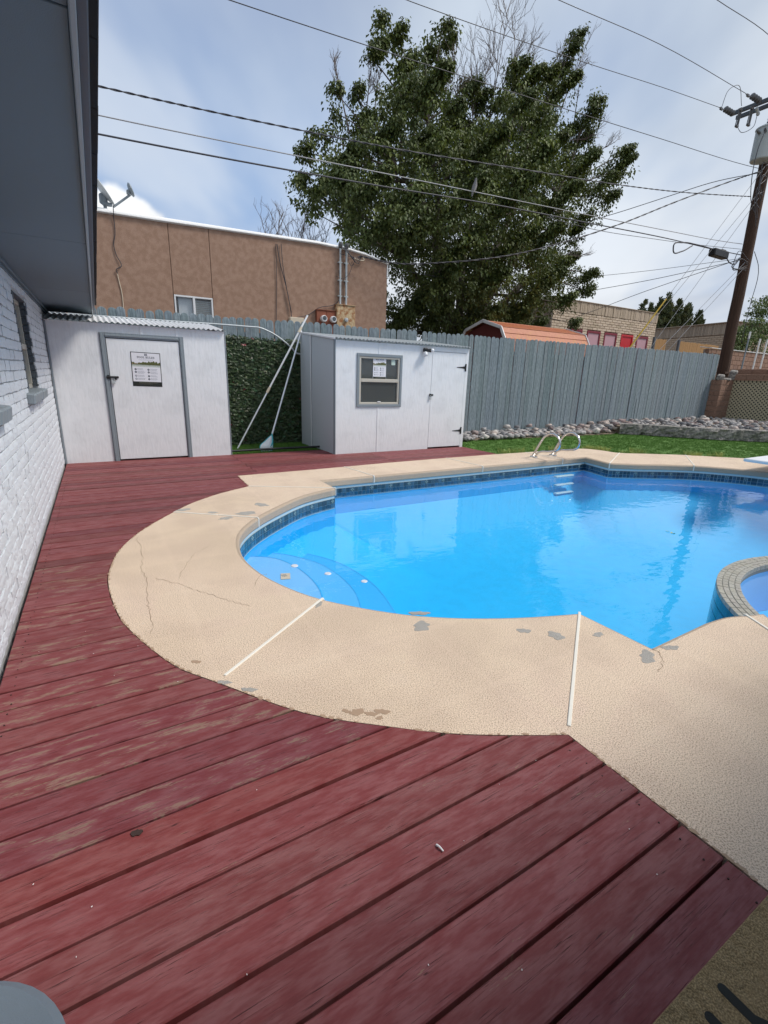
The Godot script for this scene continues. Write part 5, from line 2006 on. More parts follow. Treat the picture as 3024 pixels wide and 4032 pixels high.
func make_stucco() -> void:
	var t := thing("stucco_building", "brown stucco building with white roof edge behind the fence", "building")
	var Z := -13.1
	var prof := PackedVector2Array([Vector2(-9, -0.13), Vector2(7.68, -0.13), Vector2(7.68, 4.56), Vector2(6.45, 4.76), Vector2(5.5, 4.78), Vector2(3.8, 4.74), Vector2(1.5, 4.68), Vector2(-9, 4.5)])
	# the wall in panels between its sunk joints
	var cuts := [-9.0, -1.6, 1.79, 2.69, 7.68]
	var win := PackedVector2Array([Vector2(1.8, 2.2), Vector2(2.685, 2.2), Vector2(2.685, 3.155), Vector2(1.8, 3.155)])
	for i in 4:
		var rect := PackedVector2Array([Vector2(cuts[i] + 0.006, -1), Vector2(cuts[i + 1] - 0.006, -1), Vector2(cuts[i + 1] - 0.006, 9), Vector2(cuts[i] + 0.006, 9)])
		for poly in Geometry2D.intersect_polygons(prof, rect):
			var b := MB.new()
			if i == 2:
				for pp in Geometry2D.intersect_polygons(poly, PackedVector2Array([Vector2(-9, 3.157), Vector2(9, 3.157), Vector2(9, 9), Vector2(-9, 9)])):
					b.slab(pp, -0.05, 0.0, 0.004, Vector3(0, 0, Z), Vector3(1, 0, 0), Vector3(0, 1, 0), Vector3(0, 0, 1))
				for pp in Geometry2D.intersect_polygons(poly, PackedVector2Array([Vector2(-9, -1), Vector2(9, -1), Vector2(9, 2.2), Vector2(-9, 2.2)])):
					b.slab(pp, -0.05, 0.0, 0.004, Vector3(0, 0, Z), Vector3(1, 0, 0), Vector3(0, 1, 0), Vector3(0, 0, 1))
			else:
				b.slab(poly, -0.05, 0.0, 0.004, Vector3(0, 0, Z), Vector3(1, 0, 0), Vector3(0, 1, 0), Vector3(0, 0, 1))
			obj("wall_panel", b, M.stucco, t)
	var core := MB.new()
	var back := prof.duplicate()
	back[1].x -= 0.05
	back[2].x -= 0.05
	core.span(Vector3(-9, -0.13, Z - 5.0), Vector3(1.79, 4.6, Z - 0.0505))
	core.span(Vector3(2.69, -0.13, Z - 5.0), Vector3(7.675, 4.5, Z - 0.0507))
	core.span(Vector3(1.7905, -0.13, Z - 5.0), Vector3(2.6895, 4.4, Z - 0.4))
	var cap := MB.new()   # rolled white roof edge
	var lo := [Vector2(-9, 4.48), Vector2(1.5, 4.665), Vector2(3.8, 4.73), Vector2(5.5, 4.775), Vector2(6.45, 4.755), Vector2(7.0, 4.69), Vector2(7.7, 4.56)]
	for i in lo.size() - 1:
		var w := [0.13, 0.12, 0.1, 0.1, 0.09, 0.1, 0.07]
		var pr := []
		for k in [i, i + 1]:
			var o := Vector3(lo[k].x, lo[k].y, Z + 0.02)
			var h: float = w[k]
			var ring := []
			for s in 8:
				var a := PI * s / 7.0
				ring.append([o + Vector3(0, h * sin(a * 0.5), 0.03 * cos(a) - 0.4 * float(s) / 7.0 * (0.3 if s < 6 else 1.0)), Vector3(0, sin(a * 0.5), cos(a * 0.5))])
			pr.append(ring)
		for s in 7:
			cap.squad(pr[0][s][0], pr[1][s][0], pr[1][s + 1][0], pr[0][s + 1][0], pr[0][s][1], pr[1][s][1], pr[1][s + 1][1], pr[0][s + 1][1])
		cap.quad(Vector3(lo[i].x, lo[i].y - 0.02, Z + 0.012), Vector3(lo[i + 1].x, lo[i + 1].y - 0.02, Z + 0.012), Vector3(lo[i + 1].x, lo[i + 1].y + 0.006, Z + 0.052), Vector3(lo[i].x, lo[i].y + 0.006, Z + 0.052), Vector3(0, -0.2, 1))
	cap.span(Vector3(-9, 4.6005, Z - 5.0), Vector3(1.79, 4.63, Z - 0.3))
	cap.span(Vector3(1.791, 4.5005, Z - 5.0), Vector3(7.66, 4.53, Z - 0.3))
	core.span(Vector3(2.65, 3.2, Z - 0.06), Vector3(2.73, 4.7, Z - 0.0508))
	core.span(Vector3(1.75, 3.2, Z - 0.0615), Vector3(1.83, 4.68, Z - 0.0509))
	cap.span(Vector3(7.655, 4.2, Z - 0.04), Vector3(7.69, 4.6, Z + 0.012))
	obj("core", core, M.stucco, t)
	obj("roof", cap, M.roof_white, t)
	var fr := MB.new()
	for q in [[1.8, 2.685, 3.115, 3.155], [1.8, 1.835, 2.2, 3.115], [2.65, 2.685, 2.2, 3.115], [2.22, 2.27, 2.2, 3.115], [1.8, 2.685, 2.2, 2.24]]:
		fr.span(Vector3(q[0], q[2] + (0.001 if q[0] == 1.8 and q[1] > 2.6 else 0.0), Z - 0.08), Vector3(q[1], q[3] - (0.001 if q[0] == 1.8 and q[1] > 2.6 else 0.0), Z + 0.008), 0.004)
	var w2 := obj("window", fr, M.white_metal, t)
	for q in [[1.83, 2.23], [2.26, 2.66]]:
		var p := MB.new()
		p.quad(Vector3(q[0], 2.23, Z - 0.03), Vector3(q[1], 2.23, Z - 0.03), Vector3(q[1], 3.12, Z - 0.03), Vector3(q[0], 3.12, Z - 0.03), Vector3(0, 0, 1))
		obj("pane", p, M.glass, w2)
	var bl := MB.new()
	for k in 20:
		bl.box(Vector3(2.46, 2.26 + k * 0.042, Z - 0.07), Vector3(0.37, 0.034, 0.004), 0.0, Basis(Vector3(1, 0, 0), 0.5))
	obj("blind", bl, M.galv, w2)
	var cu := MB.new()
	cu.span(Vector3(1.9, 2.24, Z - 0.09), Vector3(2.21, 3.11, Z - 0.085))
	obj("curtain", cu, M.shed_side, w2)
	for k in 2:
		var x: float = [6.13, 6.315][k]
		var c := MB.new()
		c.tube(PackedVector3Array([Vector3(x, 3.3, Z + 0.06), Vector3(x, 4.76, Z + 0.06)]), 0.031, 10)
		for y in [3.55, 3.95, 4.4]:
			c.box(Vector3(x, y, Z + 0.03), Vector3(0.12, 0.03, 0.1), 0.004)
		var cd := obj("conduit", c, M.galv, t)
		var hd := MB.new()
		hd.lathe(PackedVector2Array([Vector2(0, 0.1), Vector2(0.045, 0.085), Vector2(0.062, 0.04), Vector2(0.062, -0.02), Vector2(0.036, -0.06)]), 12, Vector3(x, 4.81, Z + 0.07), Basis(Vector3(1, 0, 0), 0.35))
		obj("weatherhead", hd, M.porcelain, cd)
	var bx := MB.new()
	bx.span(Vector3(5.99, 2.4, Z + 0.001), Vector3(6.56, 3.31, Z + 0.16), 0.008)
	bx.span(Vector3(5.98, 3.3105, Z + 0.001), Vector3(6.57, 3.325, Z + 0.18), 0.003)
	obj("meter_cabinet", bx, M.rust, t)
	var br := MB.new()
	br.span(Vector3(5.41, 2.5, Z + 0.001), Vector3(5.695, 3.13, Z + 0.1), 0.006)
	br.span(Vector3(5.70, 2.5, Z + 0.001), Vector3(5.985, 3.13, Z + 0.1), 0.006)
	br.span(Vector3(5.40, 3.1305, Z + 0.001), Vector3(5.986, 3.145, Z + 0.12), 0.003)
	obj("meter_box", br, M.rust_red, t)
	var wb := MB.new()
	wb.span(Vector3(4.63, 2.3, Z + 0.001), Vector3(5.02, 2.88, Z + 0.14), 0.01)
	obj("utility_box", wb, M.cream, t)
	for k in 2:
		var x: float = [5.6, 5.885][k]
		var mt := MB.new()
		mt.lathe(PackedVector2Array([Vector2(0.0, 0.11), Vector2(0.075, 0.105), Vector2(0.09, 0.08), Vector2(0.09, 0.0)]), 20, Vector3(x, 2.91, Z + 0.1), Basis(Vector3(1, 0, 0), PI / 2))
		var me := obj("meter", mt, M.white_metal, t)
		var mf := MB.new()
		mf.lathe(PackedVector2Array([Vector2(0, 0.004), Vector2(0.055, 0.002), Vector2(0.058, 0)]), 20, Vector3(x, 2.925, Z + 0.211), Basis(Vector3(1, 0, 0), PI / 2))
		obj("dial", mf, M.jamb, me)
	var kn := MB.new()
	kn.lathe(PackedVector2Array([Vector2(0.0, 0.06), Vector2(0.055, 0.05), Vector2(0.06, 0.0)]), 14, Vector3(6.27, 2.93, Z + 0.16), Basis(Vector3(1, 0, 0), PI / 2))
	obj("cabinet_knob", kn, M.galv, t)
	# slack cables on the wall
	var cb := MB.new()
	cb.tube(curve([Vector3(0.72, 4.78, Z + 0.1), Vector3(0.71, 4.56, Z + 0.03), Vector3(0.7, 4.26, Z + 0.02), Vector3(0.65, 4.04, Z + 0.02), Vector3(0.67, 3.86, Z + 0.02), Vector3(0.75, 3.62, Z + 0.03), Vector3(0.64, 3.53, Z + 0.03), Vector3(0.66, 3.46, Z + 0.02)], 5), 0.009, 5)
	cb.tube(curve([Vector3(4.28, 2.7, Z + 0.02), Vector3(4.32, 3.5, Z + 0.02), Vector3(4.33, 4.6, Z + 0.03)], 4), 0.008, 5)
	cb.tube(curve([Vector3(4.36, 4.6, Z + 0.03), Vector3(4.42, 4.2, Z + 0.03), Vector3(4.56, 3.68, Z + 0.04), Vector3(4.68, 3.1, Z + 0.03), Vector3(4.73, 2.7, Z + 0.03)], 4), 0.011, 5)
	cb.tube(curve([Vector3(4.47, 4.62, Z + 0.03), Vector3(4.5, 4.1, Z + 0.04), Vector3(4.56, 3.7, Z + 0.05), Vector3(4.7, 3.0, Z + 0.05)], 4), 0.009, 5)
	cb.tube(curve([Vector3(4.86, 2.89, Z + 0.05), Vector3(5.2, 2.99, Z + 0.03), Vector3(5.5, 3.19, Z + 0.03), Vector3(6.0, 3.34, Z + 0.04), Vector3(6.11, 3.45, Z + 0.04), Vector3(6.09, 4.2, Z + 0.05)], 5), 0.009, 5)
	# drip loops from the weatherheads
	for k in 5:
		var s := 0.03 * k
		cb.tube(curve([Vector3(6.15 + 0.035 * k, 4.78, Z + 0.12), Vector3(6.28 + s, 4.66 - s * 0.8, Z + 0.18), Vector3(6.48 + s, 4.55 - s * 1.2, Z + 0.2), Vector3(6.66 + s * 0.4, 4.6, Z + 0.22)], 5), 0.008, 5)
	cb.tube(curve([Vector3(6.35, 4.7, Z + 0.12), Vector3(6.37, 4.45, Z + 0.1), Vector3(6.46, 4.35, Z + 0.1), Vector3(6.52, 4.42, Z + 0.12), Vector3(6.48, 4.6, Z + 0.15)], 5), 0.007, 5)
	cb.tube(curve([Vector3(6.0, 4.05, Z + 0.05), Vector3(6.2, 4.0, Z + 0.1), Vector3(6.35, 4.1, Z + 0.12), Vector3(6.48, 4.38, Z + 0.12)], 5), 0.006, 5)
	obj("wall_cables", cb, M.wire, t)
	var pc := MB.new()
	pc.tube(curve([Vector3(0.655, 3.46, Z + 0.02), Vector3(0.67, 3.32, Z + 0.015), Vector3(0.7, 3.1, Z + 0.015), Vector3(0.69, 2.6, Z + 0.015)], 4), 0.009, 5)
	pc.tube(curve([Vector3(6.56, 4.57, Z + 0.05), Vector3(6.7, 4.53, Z + 0.07), Vector3(6.86, 4.56, Z + 0.07), Vector3(6.82, 4.63, Z + 0.07)], 4), 0.018, 6)
	obj("pale_cable", pc, M.cream, t)
	# satellite dish on the roof
	var d := thing("satellite_dish", "grey satellite dish seen edge on, on the white roof edge", "satellite dish", Vector3(0.5, 4.6, -13.3))
	var ds := MB.new()
	var axis := Basis(Vector3(0, 0, 1), -0.97) * Basis(Vector3(1, 0, 0), 0.1)
	ds.lathe(PackedVector2Array([Vector2(0.0, 0.0), Vector2(0.12, 0.008), Vector2(0.24, 0.035), Vector2(0.34, 0.075), Vector2(0.345, 0.06), Vector2(0.24, 0.018), Vector2(0.12, -0.01), Vector2(0.0, -0.018)]), 24, Vector3(0.02, 0.52, 0), axis)
	obj("dish", ds, M.galv, d)
	var ar := MB.new()
	ar.tube(PackedVector3Array([Vector3(0.24, 0.24, 0.0), Vector3(0.6, 0.54, 0.0)]), 0.025, 8)
	ar.tube(PackedVector3Array([Vector3(0.08, -0.1, 0), Vector3(0.08, 0.3, 0)]), 0.035, 8)
	ar.box(Vector3(0.06, 0.36, 0), Vector3(0.16, 0.2, 0.14), 0.03)
	ar.box(Vector3(0.12, 0.26, 0.04), Vector3(0.2, 0.07, 0.1), 0.02)
	obj("arm", ar, M.grey_trim, d)
	var lnb := MB.new()
	lnb.lathe(PackedVector2Array([Vector2(0, 0.04), Vector2(0.13, 0.02), Vector2(0.14, 0.0), Vector2(0.1, -0.03), Vector2(0, -0.04)]), 16, Vector3(0.62, 0.64, 0.0), Basis(Vector3(0, 0, 1), -1.2))
	lnb.box(Vector3(0.57, 0.58, 0), Vector3(0.08, 0.1, 0.1), 0.02)
	obj("receiver", lnb, M.grey_trim, d)


func make_barn() -> void:
	var t := thing("garden_barn", "small red barn with an orange gambrel roof behind the fence", "shed")
	var prof := [Vector2(-11.9, 2.2), Vector2(-12.45, 3.1), Vector2(-13.35, 3.36), Vector2(-14.25, 3.1), Vector2(-14.8, 2.2)]
	var x0 := 11.72
	var x1 := 15.95
	var b := MB.new()
	b.slab(PackedVector2Array([Vector2(-12.0, -0.13), Vector2(-12.0, 2.2), Vector2(-12.5, 3.05), Vector2(-13.35, 3.3), Vector2(-14.2, 3.05), Vector2(-14.7, 2.2), Vector2(-14.7, -0.13)]), x0 + 0.12, x1 - 0.12, 0.0, Vector3(), Vector3(0, 0, 1), Vector3(0, 1, 0), Vector3(1, 0, 0), true)
	obj("body", b, M.barn_red, t)
	for i in 4:
		var p: Vector2 = prof[i]
		var q: Vector2 = prof[i + 1]
		var n := Vector2(-(q.y - p.y), q.x - p.x).normalized()
		if n.y < 0: n = -n
		var cnt: int = [5, 4, 4, 5][i]
		for k in cnt:
			var a := p.lerp(q, float(k) / cnt)
			var c := p.lerp(q, float(k + 1) / cnt)
			var m := MB.new()
			var lift := 0.0
			var P := func(v: Vector2, h: float, x: float) -> Vector3: return Vector3(x, v.y + n.y * h, v.x + n.x * h)
			m.quad(P.call(a, 0.035 if i < 2 else 0.02, x0), P.call(a, 0.035 if i < 2 else 0.02, x1), P.call(c, 0.018 if i < 2 else 0.035, x1), P.call(c, 0.018 if i < 2 else 0.035, x0), Vector3(0, n.y, n.x))
			m.quad(P.call(a, 0.0, x0), P.call(a, 0.0, x1), P.call(a, 0.035, x1), P.call(a, 0.035, x0), Vector3(0, p.y - q.y, p.x - q.x))
			m.quad(P.call(a, 0.0, x0), P.call(c, 0.0, x0), P.call(c, 0.018, x0), P.call(a, 0.035, x0), Vector3(-1, 0, 0))
			obj("roof_panel", m, M.barn_roof, t)
		for x in [x0 - 0.02, x1 + 0.02]:
			var tr := MB.new()
			var dlen := p.distance_to(q)
			var mid := (p + q) * 0.5 + n * 0.01
			var d3 := Vector3(0, q.y - p.y, q.x - p.x).normalized()
			tr.box(Vector3(x, mid.y, mid.x), Vector3(0.035, 0.1, dlen + 0.02), 0.004, Basis(Vector3(1, 0, 0), d3.cross(Vector3(1, 0, 0)), d3))
			obj("trim", tr, M.white_metal, t)


func block_run(parent: Node3D, a: Vector3, b: Vector3, y0: float, rows: int, bw: float, bh: float, depth: float, m: Material, called: String, cap := 0, share := 0) -> int:   # courses of blocks from a to b
	var d := (b - a)
	var L := d.length()
	d = d.normalized()
	var out := d.cross(Vector3.UP)
	var bs := Basis(d, Vector3.UP, out)
	var vs := []
	for k in 6:
		var q := MB.new()
		var g := rnd(0.82, 1.15)
		q.col = Color(g, g * rnd(0.97, 1.02), g * rnd(0.96, 1.03))
		q.box(Vector3.ZERO, Vector3(bw - 0.01, bh - 0.01, depth), minf(0.012, bh * 0.06))
		vs.append(q.mesh())
	var n := 0
	for r in rows:
		var s := -bw * 0.5 if r % 2 else 0.0
		while s < L - 0.01:
			var s0 := maxf(s, 0.0)
			var s1 := minf(s + bw, L)
			if s1 - s0 > 0.03:
				var c := a + d * (s0 + s1) * 0.5 + Vector3(0, y0 + bh * (r + 0.5), 0) + out * rnd(-0.004, 0.004)
				var o := objm(called, vs[rng.randi() % 6], m, parent)
				o.transform = Transform3D(bs * Basis.from_scale(Vector3((s1 - s0) / bw, 1, 1)), c)
				n += 1
			s += bw
	return n


func make_block_wall() -> void:
	var t := thing("block_wall", "reddish concrete block pillar and stepped wall in the right corner, round the foot of the utility pole", "wall")
	var core := MB.new()
	core.span(Vector3(20.62, -0.1, -9.98), Vector3(21.58, 1.68, -9.62))
	core.span(Vector3(21.75, -0.1, -9.9), Vector3(21.95, 1.7, -3.0))
	core.span(Vector3(22.95, -0.1, -11.7), Vector3(40.0, 2.98, -11.56))
	core.span(Vector3(21.5, -0.1, -11.5), Vector3(21.6, 1.7, -10.0))
	obj("mortar", core, M.block_mortar, t)
	var dk := MB.new()  # dark sheet added behind the lattice, standing in for the shade in its holes
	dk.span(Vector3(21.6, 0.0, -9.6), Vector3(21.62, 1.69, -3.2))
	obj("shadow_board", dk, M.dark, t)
	block_run(t, Vector3(20.6, 0, -9.68), Vector3(21.6, 0, -9.68), 0.09, 8, 0.4, 0.2, 0.16, M.block, "block")
	block_run(t, Vector3(20.66, 0, -9.985), Vector3(20.66, 0, -9.61), 0.091, 8, 0.373, 0.2, 0.12, M.block, "block")
	block_run(t, Vector3(21.55, 0, -9.7), Vector3(21.55, 0, -3.2), 1.705, 1, 0.55, 0.22, 0.3, M.block, "block")
	block_run(t, Vector3(22.1, 0, -9.75), Vector3(22.1, 0, -4.0), 1.93, 1, 0.5, 0.2, 0.3, M.block, "block")
	block_run(t, Vector3(22.9, 0, -11.52), Vector3(33.0, 0, -11.52), 1.4, 8, 0.4, 0.2, 0.16, M.block, "block")
	var cp := MB.new()
	cp.box(Vector3(29.0, 3.06, -11.65), Vector3(12.0, 0.03, 0.5), 0.004, Basis(Vector3(1, 0, 0), 0.12))
	obj("cap_sheet", cp, M.white_metal, t)
	# broken stones on the pillar top beside the pole
	for q in [[20.75, 1.78, -9.75, 0.36, 0.2], [21.55, 1.88, -9.7, 0.42, 0.36], [21.1, 1.72, -9.66, 0.3, 0.06]]:
		var b := MB.new()
		b.col = Color(1.5, 1.5, 1.45)
		b.box(Vector3(q[0], q[1], q[2]), Vector3(q[3], q[4], 0.25), 0.04, Basis.from_euler(Vector3(0.1, 0.4, 0.15)))
		obj("loose_stone", b, M.ledge, t)
	var lt := thing("lattice_panel", "diagonal wooden lattice panel below the block wall at the right edge", "lattice")
	# slats run both ways in the plane x = const
	var zA := -9.62
	var zB := -5.2
	var y0 := 0.1
	var y1 := 1.68
	for layer in 2:
		var sgn := 1.0 if layer == 0 else -1.0
		var k := -14
		while k < 44:
			var zc := zA + k * 0.135
			var a := Vector2(zc, y0)
			var e := Vector2(zc + sgn * (y1 - y0), y1)
			if sgn < 0:
				a.x += (y1 - y0) * 0.5
				e.x += (y1 - y0) * 0.5
			var clip := Geometry2D.intersect_polyline_with_polygon(PackedVector2Array([a, e]), PackedVector2Array([Vector2(zA, y0), Vector2(zB, y0), Vector2(zB, y1), Vector2(zA, y1)]))
			for c in clip:
				var p: Vector2 = c[0]
				var q: Vector2 = c[1]
				if p.distance_to(q) < 0.05:
					continue
				var b := MB.new()
				var d3 := Vector3(0, q.y - p.y, q.x - p.x).normalized()
				b.box(Vector3(21.49 - layer * 0.009, (p.y + q.y) * 0.5, (p.x + q.x) * 0.5), Vector3(0.008, 0.046, p.distance_to(q)), 0.0015, Basis(Vector3(1, 0, 0), d3.cross(Vector3(1, 0, 0)), d3))
				obj("slat", b, M.lattice, lt)
			k += 1
	for k in 3:
		var q: Array = [[22.5, 2.1, 3.55, -9.88, true], [22.5, 2.28, 3.28, -9.48, false], [22.5, 2.36, 3.24, -9.23, false]][k]
		var b := MB.new()
		b.tube(PackedVector3Array([Vector3(q[0], q[1] - 0.2, q[3]), Vector3(q[0] + 0.02, q[2], q[3] + 0.01)]), 0.03, 8)
		if k == 0:
			var o := thing("fence_post", "dark metal post with a white top standing behind the block wall by the pole", "post", Vector3.ZERO, "posts on the block wall")
			obj("pipe", b, M.grey_trim, o)
			var tp := MB.new()
			tp.tube(PackedVector3Array([Vector3(q[0] + 0.016, 3.3, q[3] + 0.008), Vector3(q[0] + 0.02, 3.56, q[3] + 0.01)]), 0.038, 8)
			obj("cap", tp, M.white_metal, o)
		else:
			tag(obj("fence_post", b, M.roof_white), ["", "peeling white post on the block wall, the middle one of three", "peeling white post on the block wall, the one nearest the right edge"][k], "post", "posts on the block wall")


func make_far_buildings() -> void:
	var s := thing("brick_building", "tan slump block building with pink and red doors, right of the big tree", "building")
	var Z := -19.0
	var x0 := 21.5
	var x1 := 31.1
	var sc := MB.new()
	sc.span(Vector3(x0, 1.9, Z - 6), Vector3(x1 - 0.01, 5.7, Z - 0.1))
	obj("wall", sc, M.slump_mortar, s)
	var doors := []
	for x in [24.52, 26.08, 27.7, 29.26]:
		doors.append([x, x + 1.2])
	doors.append([22.9, 24.1])
	var bw := 0.43
	var bh := 0.135
	var vs := []
	for k in 7:
		var q := MB.new()
		var g := rnd(0.8, 1.16)
		q.col = Color(g, g * rnd(0.97, 1.0), g * rnd(0.94, 1.0))
		q.box(Vector3.ZERO, Vector3(bw - 0.014, bh - 0.016, 0.1), 0.015)
		vs.append(q.mesh())
	var n := 0
	var rest := []
	for r in 17:
		var y := 2.85 + bh * (r + 0.5)
		var x := x0 + (0.0 if r % 2 else -bw * 0.5)
		while x < x1:
			var a := maxf(x, x0)
			var e := minf(x + bw, x1)
			for d in doors:
				if y < 4.27:
					if a < d[0] and e > d[0]: e = d[0]
					elif a < d[1] and e > d[1]: a = d[1]
					elif a >= d[0] and e <= d[1]: e = a
			if e - a > 0.04:
				var tf := Transform3D(Basis.from_scale(Vector3((e - a) / bw, 1, 1)), Vector3((a + e) * 0.5, y, Z - 0.05 + rnd(-0.006, 0.006)))
				if a > 23.6 and y > 3.5 and n < 295:
					var o := objm("block", vs[rng.randi() % 7], M.slump, s.get_node("wall"))
					o.transform = tf
					n += 1
				else:
					rest.append(tf)
			x += bw
	many("blockwork", vs[0], M.slump, rest, [], s)
	var bd := MB.new()
	var x := x0
	while x < x1:
		var g := rnd(0.8, 1.15)
		bd.col = Color(g, g, g * 0.97)
		var w := rnd(0.1, 0.16)
		bd.span(Vector3(x, 5.16, Z - 0.08), Vector3(minf(x + w - 0.008, x1 + 0.03), 5.72, Z + rnd(0.0, 0.03)), 0.006)
		x += w
	bd.col = Color(0.8, 0.8, 0.8)
	bd.span(Vector3(x0, 5.7205, Z - 0.4), Vector3(x1 + 0.06, 5.76, Z + 0.06), 0.006)
	obj("wood_band", bd, M.wood_band, s).set_meta("kind", "stuff")
	var rf := MB.new()
	rf.span(Vector3(x0, 5.7, Z - 6), Vector3(x1, 5.72, Z - 0.42))
	obj("roof", rf, M.galv, s)
	for k in doors.size():
		var d: Array = doors[k]
		var f := MB.new()
		f.span(Vector3(d[0], 2.0, Z - 0.06), Vector3(d[0] + 0.1, 4.18, Z + 0.02), 0.006)
		f.span(Vector3(d[1] - 0.1, 2.0, Z - 0.06), Vector3(d[1], 4.18, Z + 0.02), 0.006)
		f.span(Vector3(d[0], 4.1805, Z - 0.06), Vector3(d[1], 4.29, Z + 0.02), 0.006)
		var red: bool = k == 2
		var fo := obj("door", f, M.door_red if red else M.frame_red, s)
		if red:
			fo.set_meta("label", "bright red door among pink ones")
		var p := MB.new()
		p.span(Vector3(d[0] + 0.1, 2.0, Z - 0.05), Vector3(d[1] - 0.1, 4.18, Z - 0.02))
		obj("door_leaf", p, M.door_red if red else M.door_pink, fo)
	# the darker building farther right
	var t := thing("block_building", "low darker tan block building seen past the corner, behind the utility pole", "building")
	var C := Vector2(40.4, -18.8)
	var A := Vector2(42.9, -30.5)
	var B := Vector2(54.0, -16.4)
	var bb := MB.new()
	bb.slab(PackedVector2Array([C, A, A + Vector2(12, 1), B]), 1.9, 5.9)
	obj("wall", bb, M.slump_mortar, t)
	var q := MB.new()
	q.col = Color(0.7, 0.66, 0.62)
	q.box(Vector3.ZERO, Vector3(0.42, 0.13, 0.1), 0.012)
	var bm := q.mesh()
	var tr := []
	for side in [[C, A], [C, B]]:
		var d2: Vector2 = (side[1] - side[0])
		var L := d2.length()
		d2 = d2.normalized()
		var d3 := Vector3(d2.x, 0, d2.y)
		for r in 17:
			var u := 0.0 if r % 2 else 0.22
			while u < L:
				tr.append(Transform3D(Basis(d3, Vector3.UP, d3.cross(Vector3.UP)), Vector3(side[0].x, 2.7 + r * 0.145, side[0].y) + d3 * u))
				u += 0.44
	many("blockwork", bm, M.slump, tr, [], t)
	var wd := MB.new()
	for side in [[C, A], [C, B]]:
		var d2: Vector2 = (side[1] - side[0])
		var L := d2.length()
		d2 = d2.normalized()
		var d3 := Vector3(d2.x, 0, d2.y)
		var bs := Basis(d3, Vector3.UP, d3.cross(Vector3.UP))
		var u := 0.0
		while u < L:
			var g := rnd(0.55, 0.8)
			wd.col = Color(g, g, g)
			wd.box(Vector3(side[0].x, 5.55, side[0].y) + d3 * (u + 0.06), Vector3(0.125, 0.8, 0.16 + rnd(0, 0.03)), 0.005, bs)
			u += 0.14
		wd.box(Vector3(side[0].x, 5.98, side[0].y) + d3 * (L * 0.5), Vector3(L + 0.2, 0.05, 0.5), 0.006, bs)
	obj("wood_band", wd, M.wood_band, t).set_meta("kind", "stuff")
	var c := thing("cedar_fence", "orange cedar board fence with dark posts in front of the far block building", "fence")
	var cz := -17.0
	var cm := MB.new()
	for x2 in [[27.9, 29.05], [30.5, 35.0]]:
		var xx: float = x2[0]
		while xx < x2[1]:
			cm.span(Vector3(xx, 1.9, cz - 0.02), Vector3(xx + 0.125, 3.97 + rnd(-0.02, 0.02), cz + rnd(-0.004, 0.004)), 0.005)
			xx += 0.135
	obj("pickets", cm, M.cedar, c).set_meta("kind", "stuff")
	for xp in [27.8, 30.35]:
		var p := MB.new()
		p.span(Vector3(xp, 1.9, cz - 0.06), Vector3(xp + 0.13, 4.05, cz + 0.06), 0.006)
		obj("post", p, M.jamb, c)


# ---------------------------------------------------------------- trees

func spray_mesh(sd: int, n: int, L: float, reach: float) -> ArrayMesh:   # drooping leaves round a short twig
	var q := RandomNumberGenerator.new()
	q.seed = sd
	var b := MB.new()
	for k in n:
		var g := q.randf_range(0.75, 1.25)
		b.col = Color(g * q.randf_range(0.9, 1.15), g, g * q.randf_range(0.8, 1.0))
		var a := q.randf_range(0, TAU)
		var r := reach * sqrt(q.randf())
		var at := Vector3(cos(a) * r, q.randf_range(-0.6, 0.6) * reach, sin(a) * r)
		var dir := Vector3(cos(a + q.randf_range(-0.8, 0.8)), q.randf_range(-1.6, -0.2), sin(a + q.randf_range(-0.8, 0.8))).normalized()
		leaf_shape(b, at, dir, (Vector3.UP + dir * 0.2).normalized() if absf(dir.y) < 0.97 else Vector3(1, 0, 0), L * q.randf_range(0.7, 1.2), L * 0.72)
	return b.mesh()


func limb(b: MB, a: Vector3, e: Vector3, r0: float, r1: float, bend: float) -> PackedVector3Array:
	var m1 := a.lerp(e, 0.35) + Vector3(rnd(-1, 1), rnd(-0.3, 0.8), rnd(-1, 1)) * bend
	var m2 := a.lerp(e, 0.7) + Vector3(rnd(-1, 1), rnd(-0.3, 0.8), rnd(-1, 1)) * bend
	var l := curve([a, m1, m2, e], 5)
	b.tube(l, r0, 6, r1)
	return l


func twigs(b: MB, at: Vector3, dir: Vector3, L: float, r: float, depth: int) -> void:
	var e := at + dir * L
	var mid := at.lerp(e, 0.5) + Vector3(rnd(-1, 1), rnd(-1, 1), rnd(-1, 1)) * L * 0.1
	b.tube(PackedVector3Array([at, mid, e]), r, 4, r * 0.55, false)
	if depth <= 0:
		return
	for k in 3 + int(depth > 1):
		var d := (dir + Vector3(rnd(-1, 1), rnd(-0.5, 1), rnd(-1, 1)) * 0.75).normalized()
		twigs(b, at.lerp(e, [1.0, 0.8, 0.55, 0.35][k]), d, L * rnd(0.45, 0.75), r * 0.6, depth - 1)


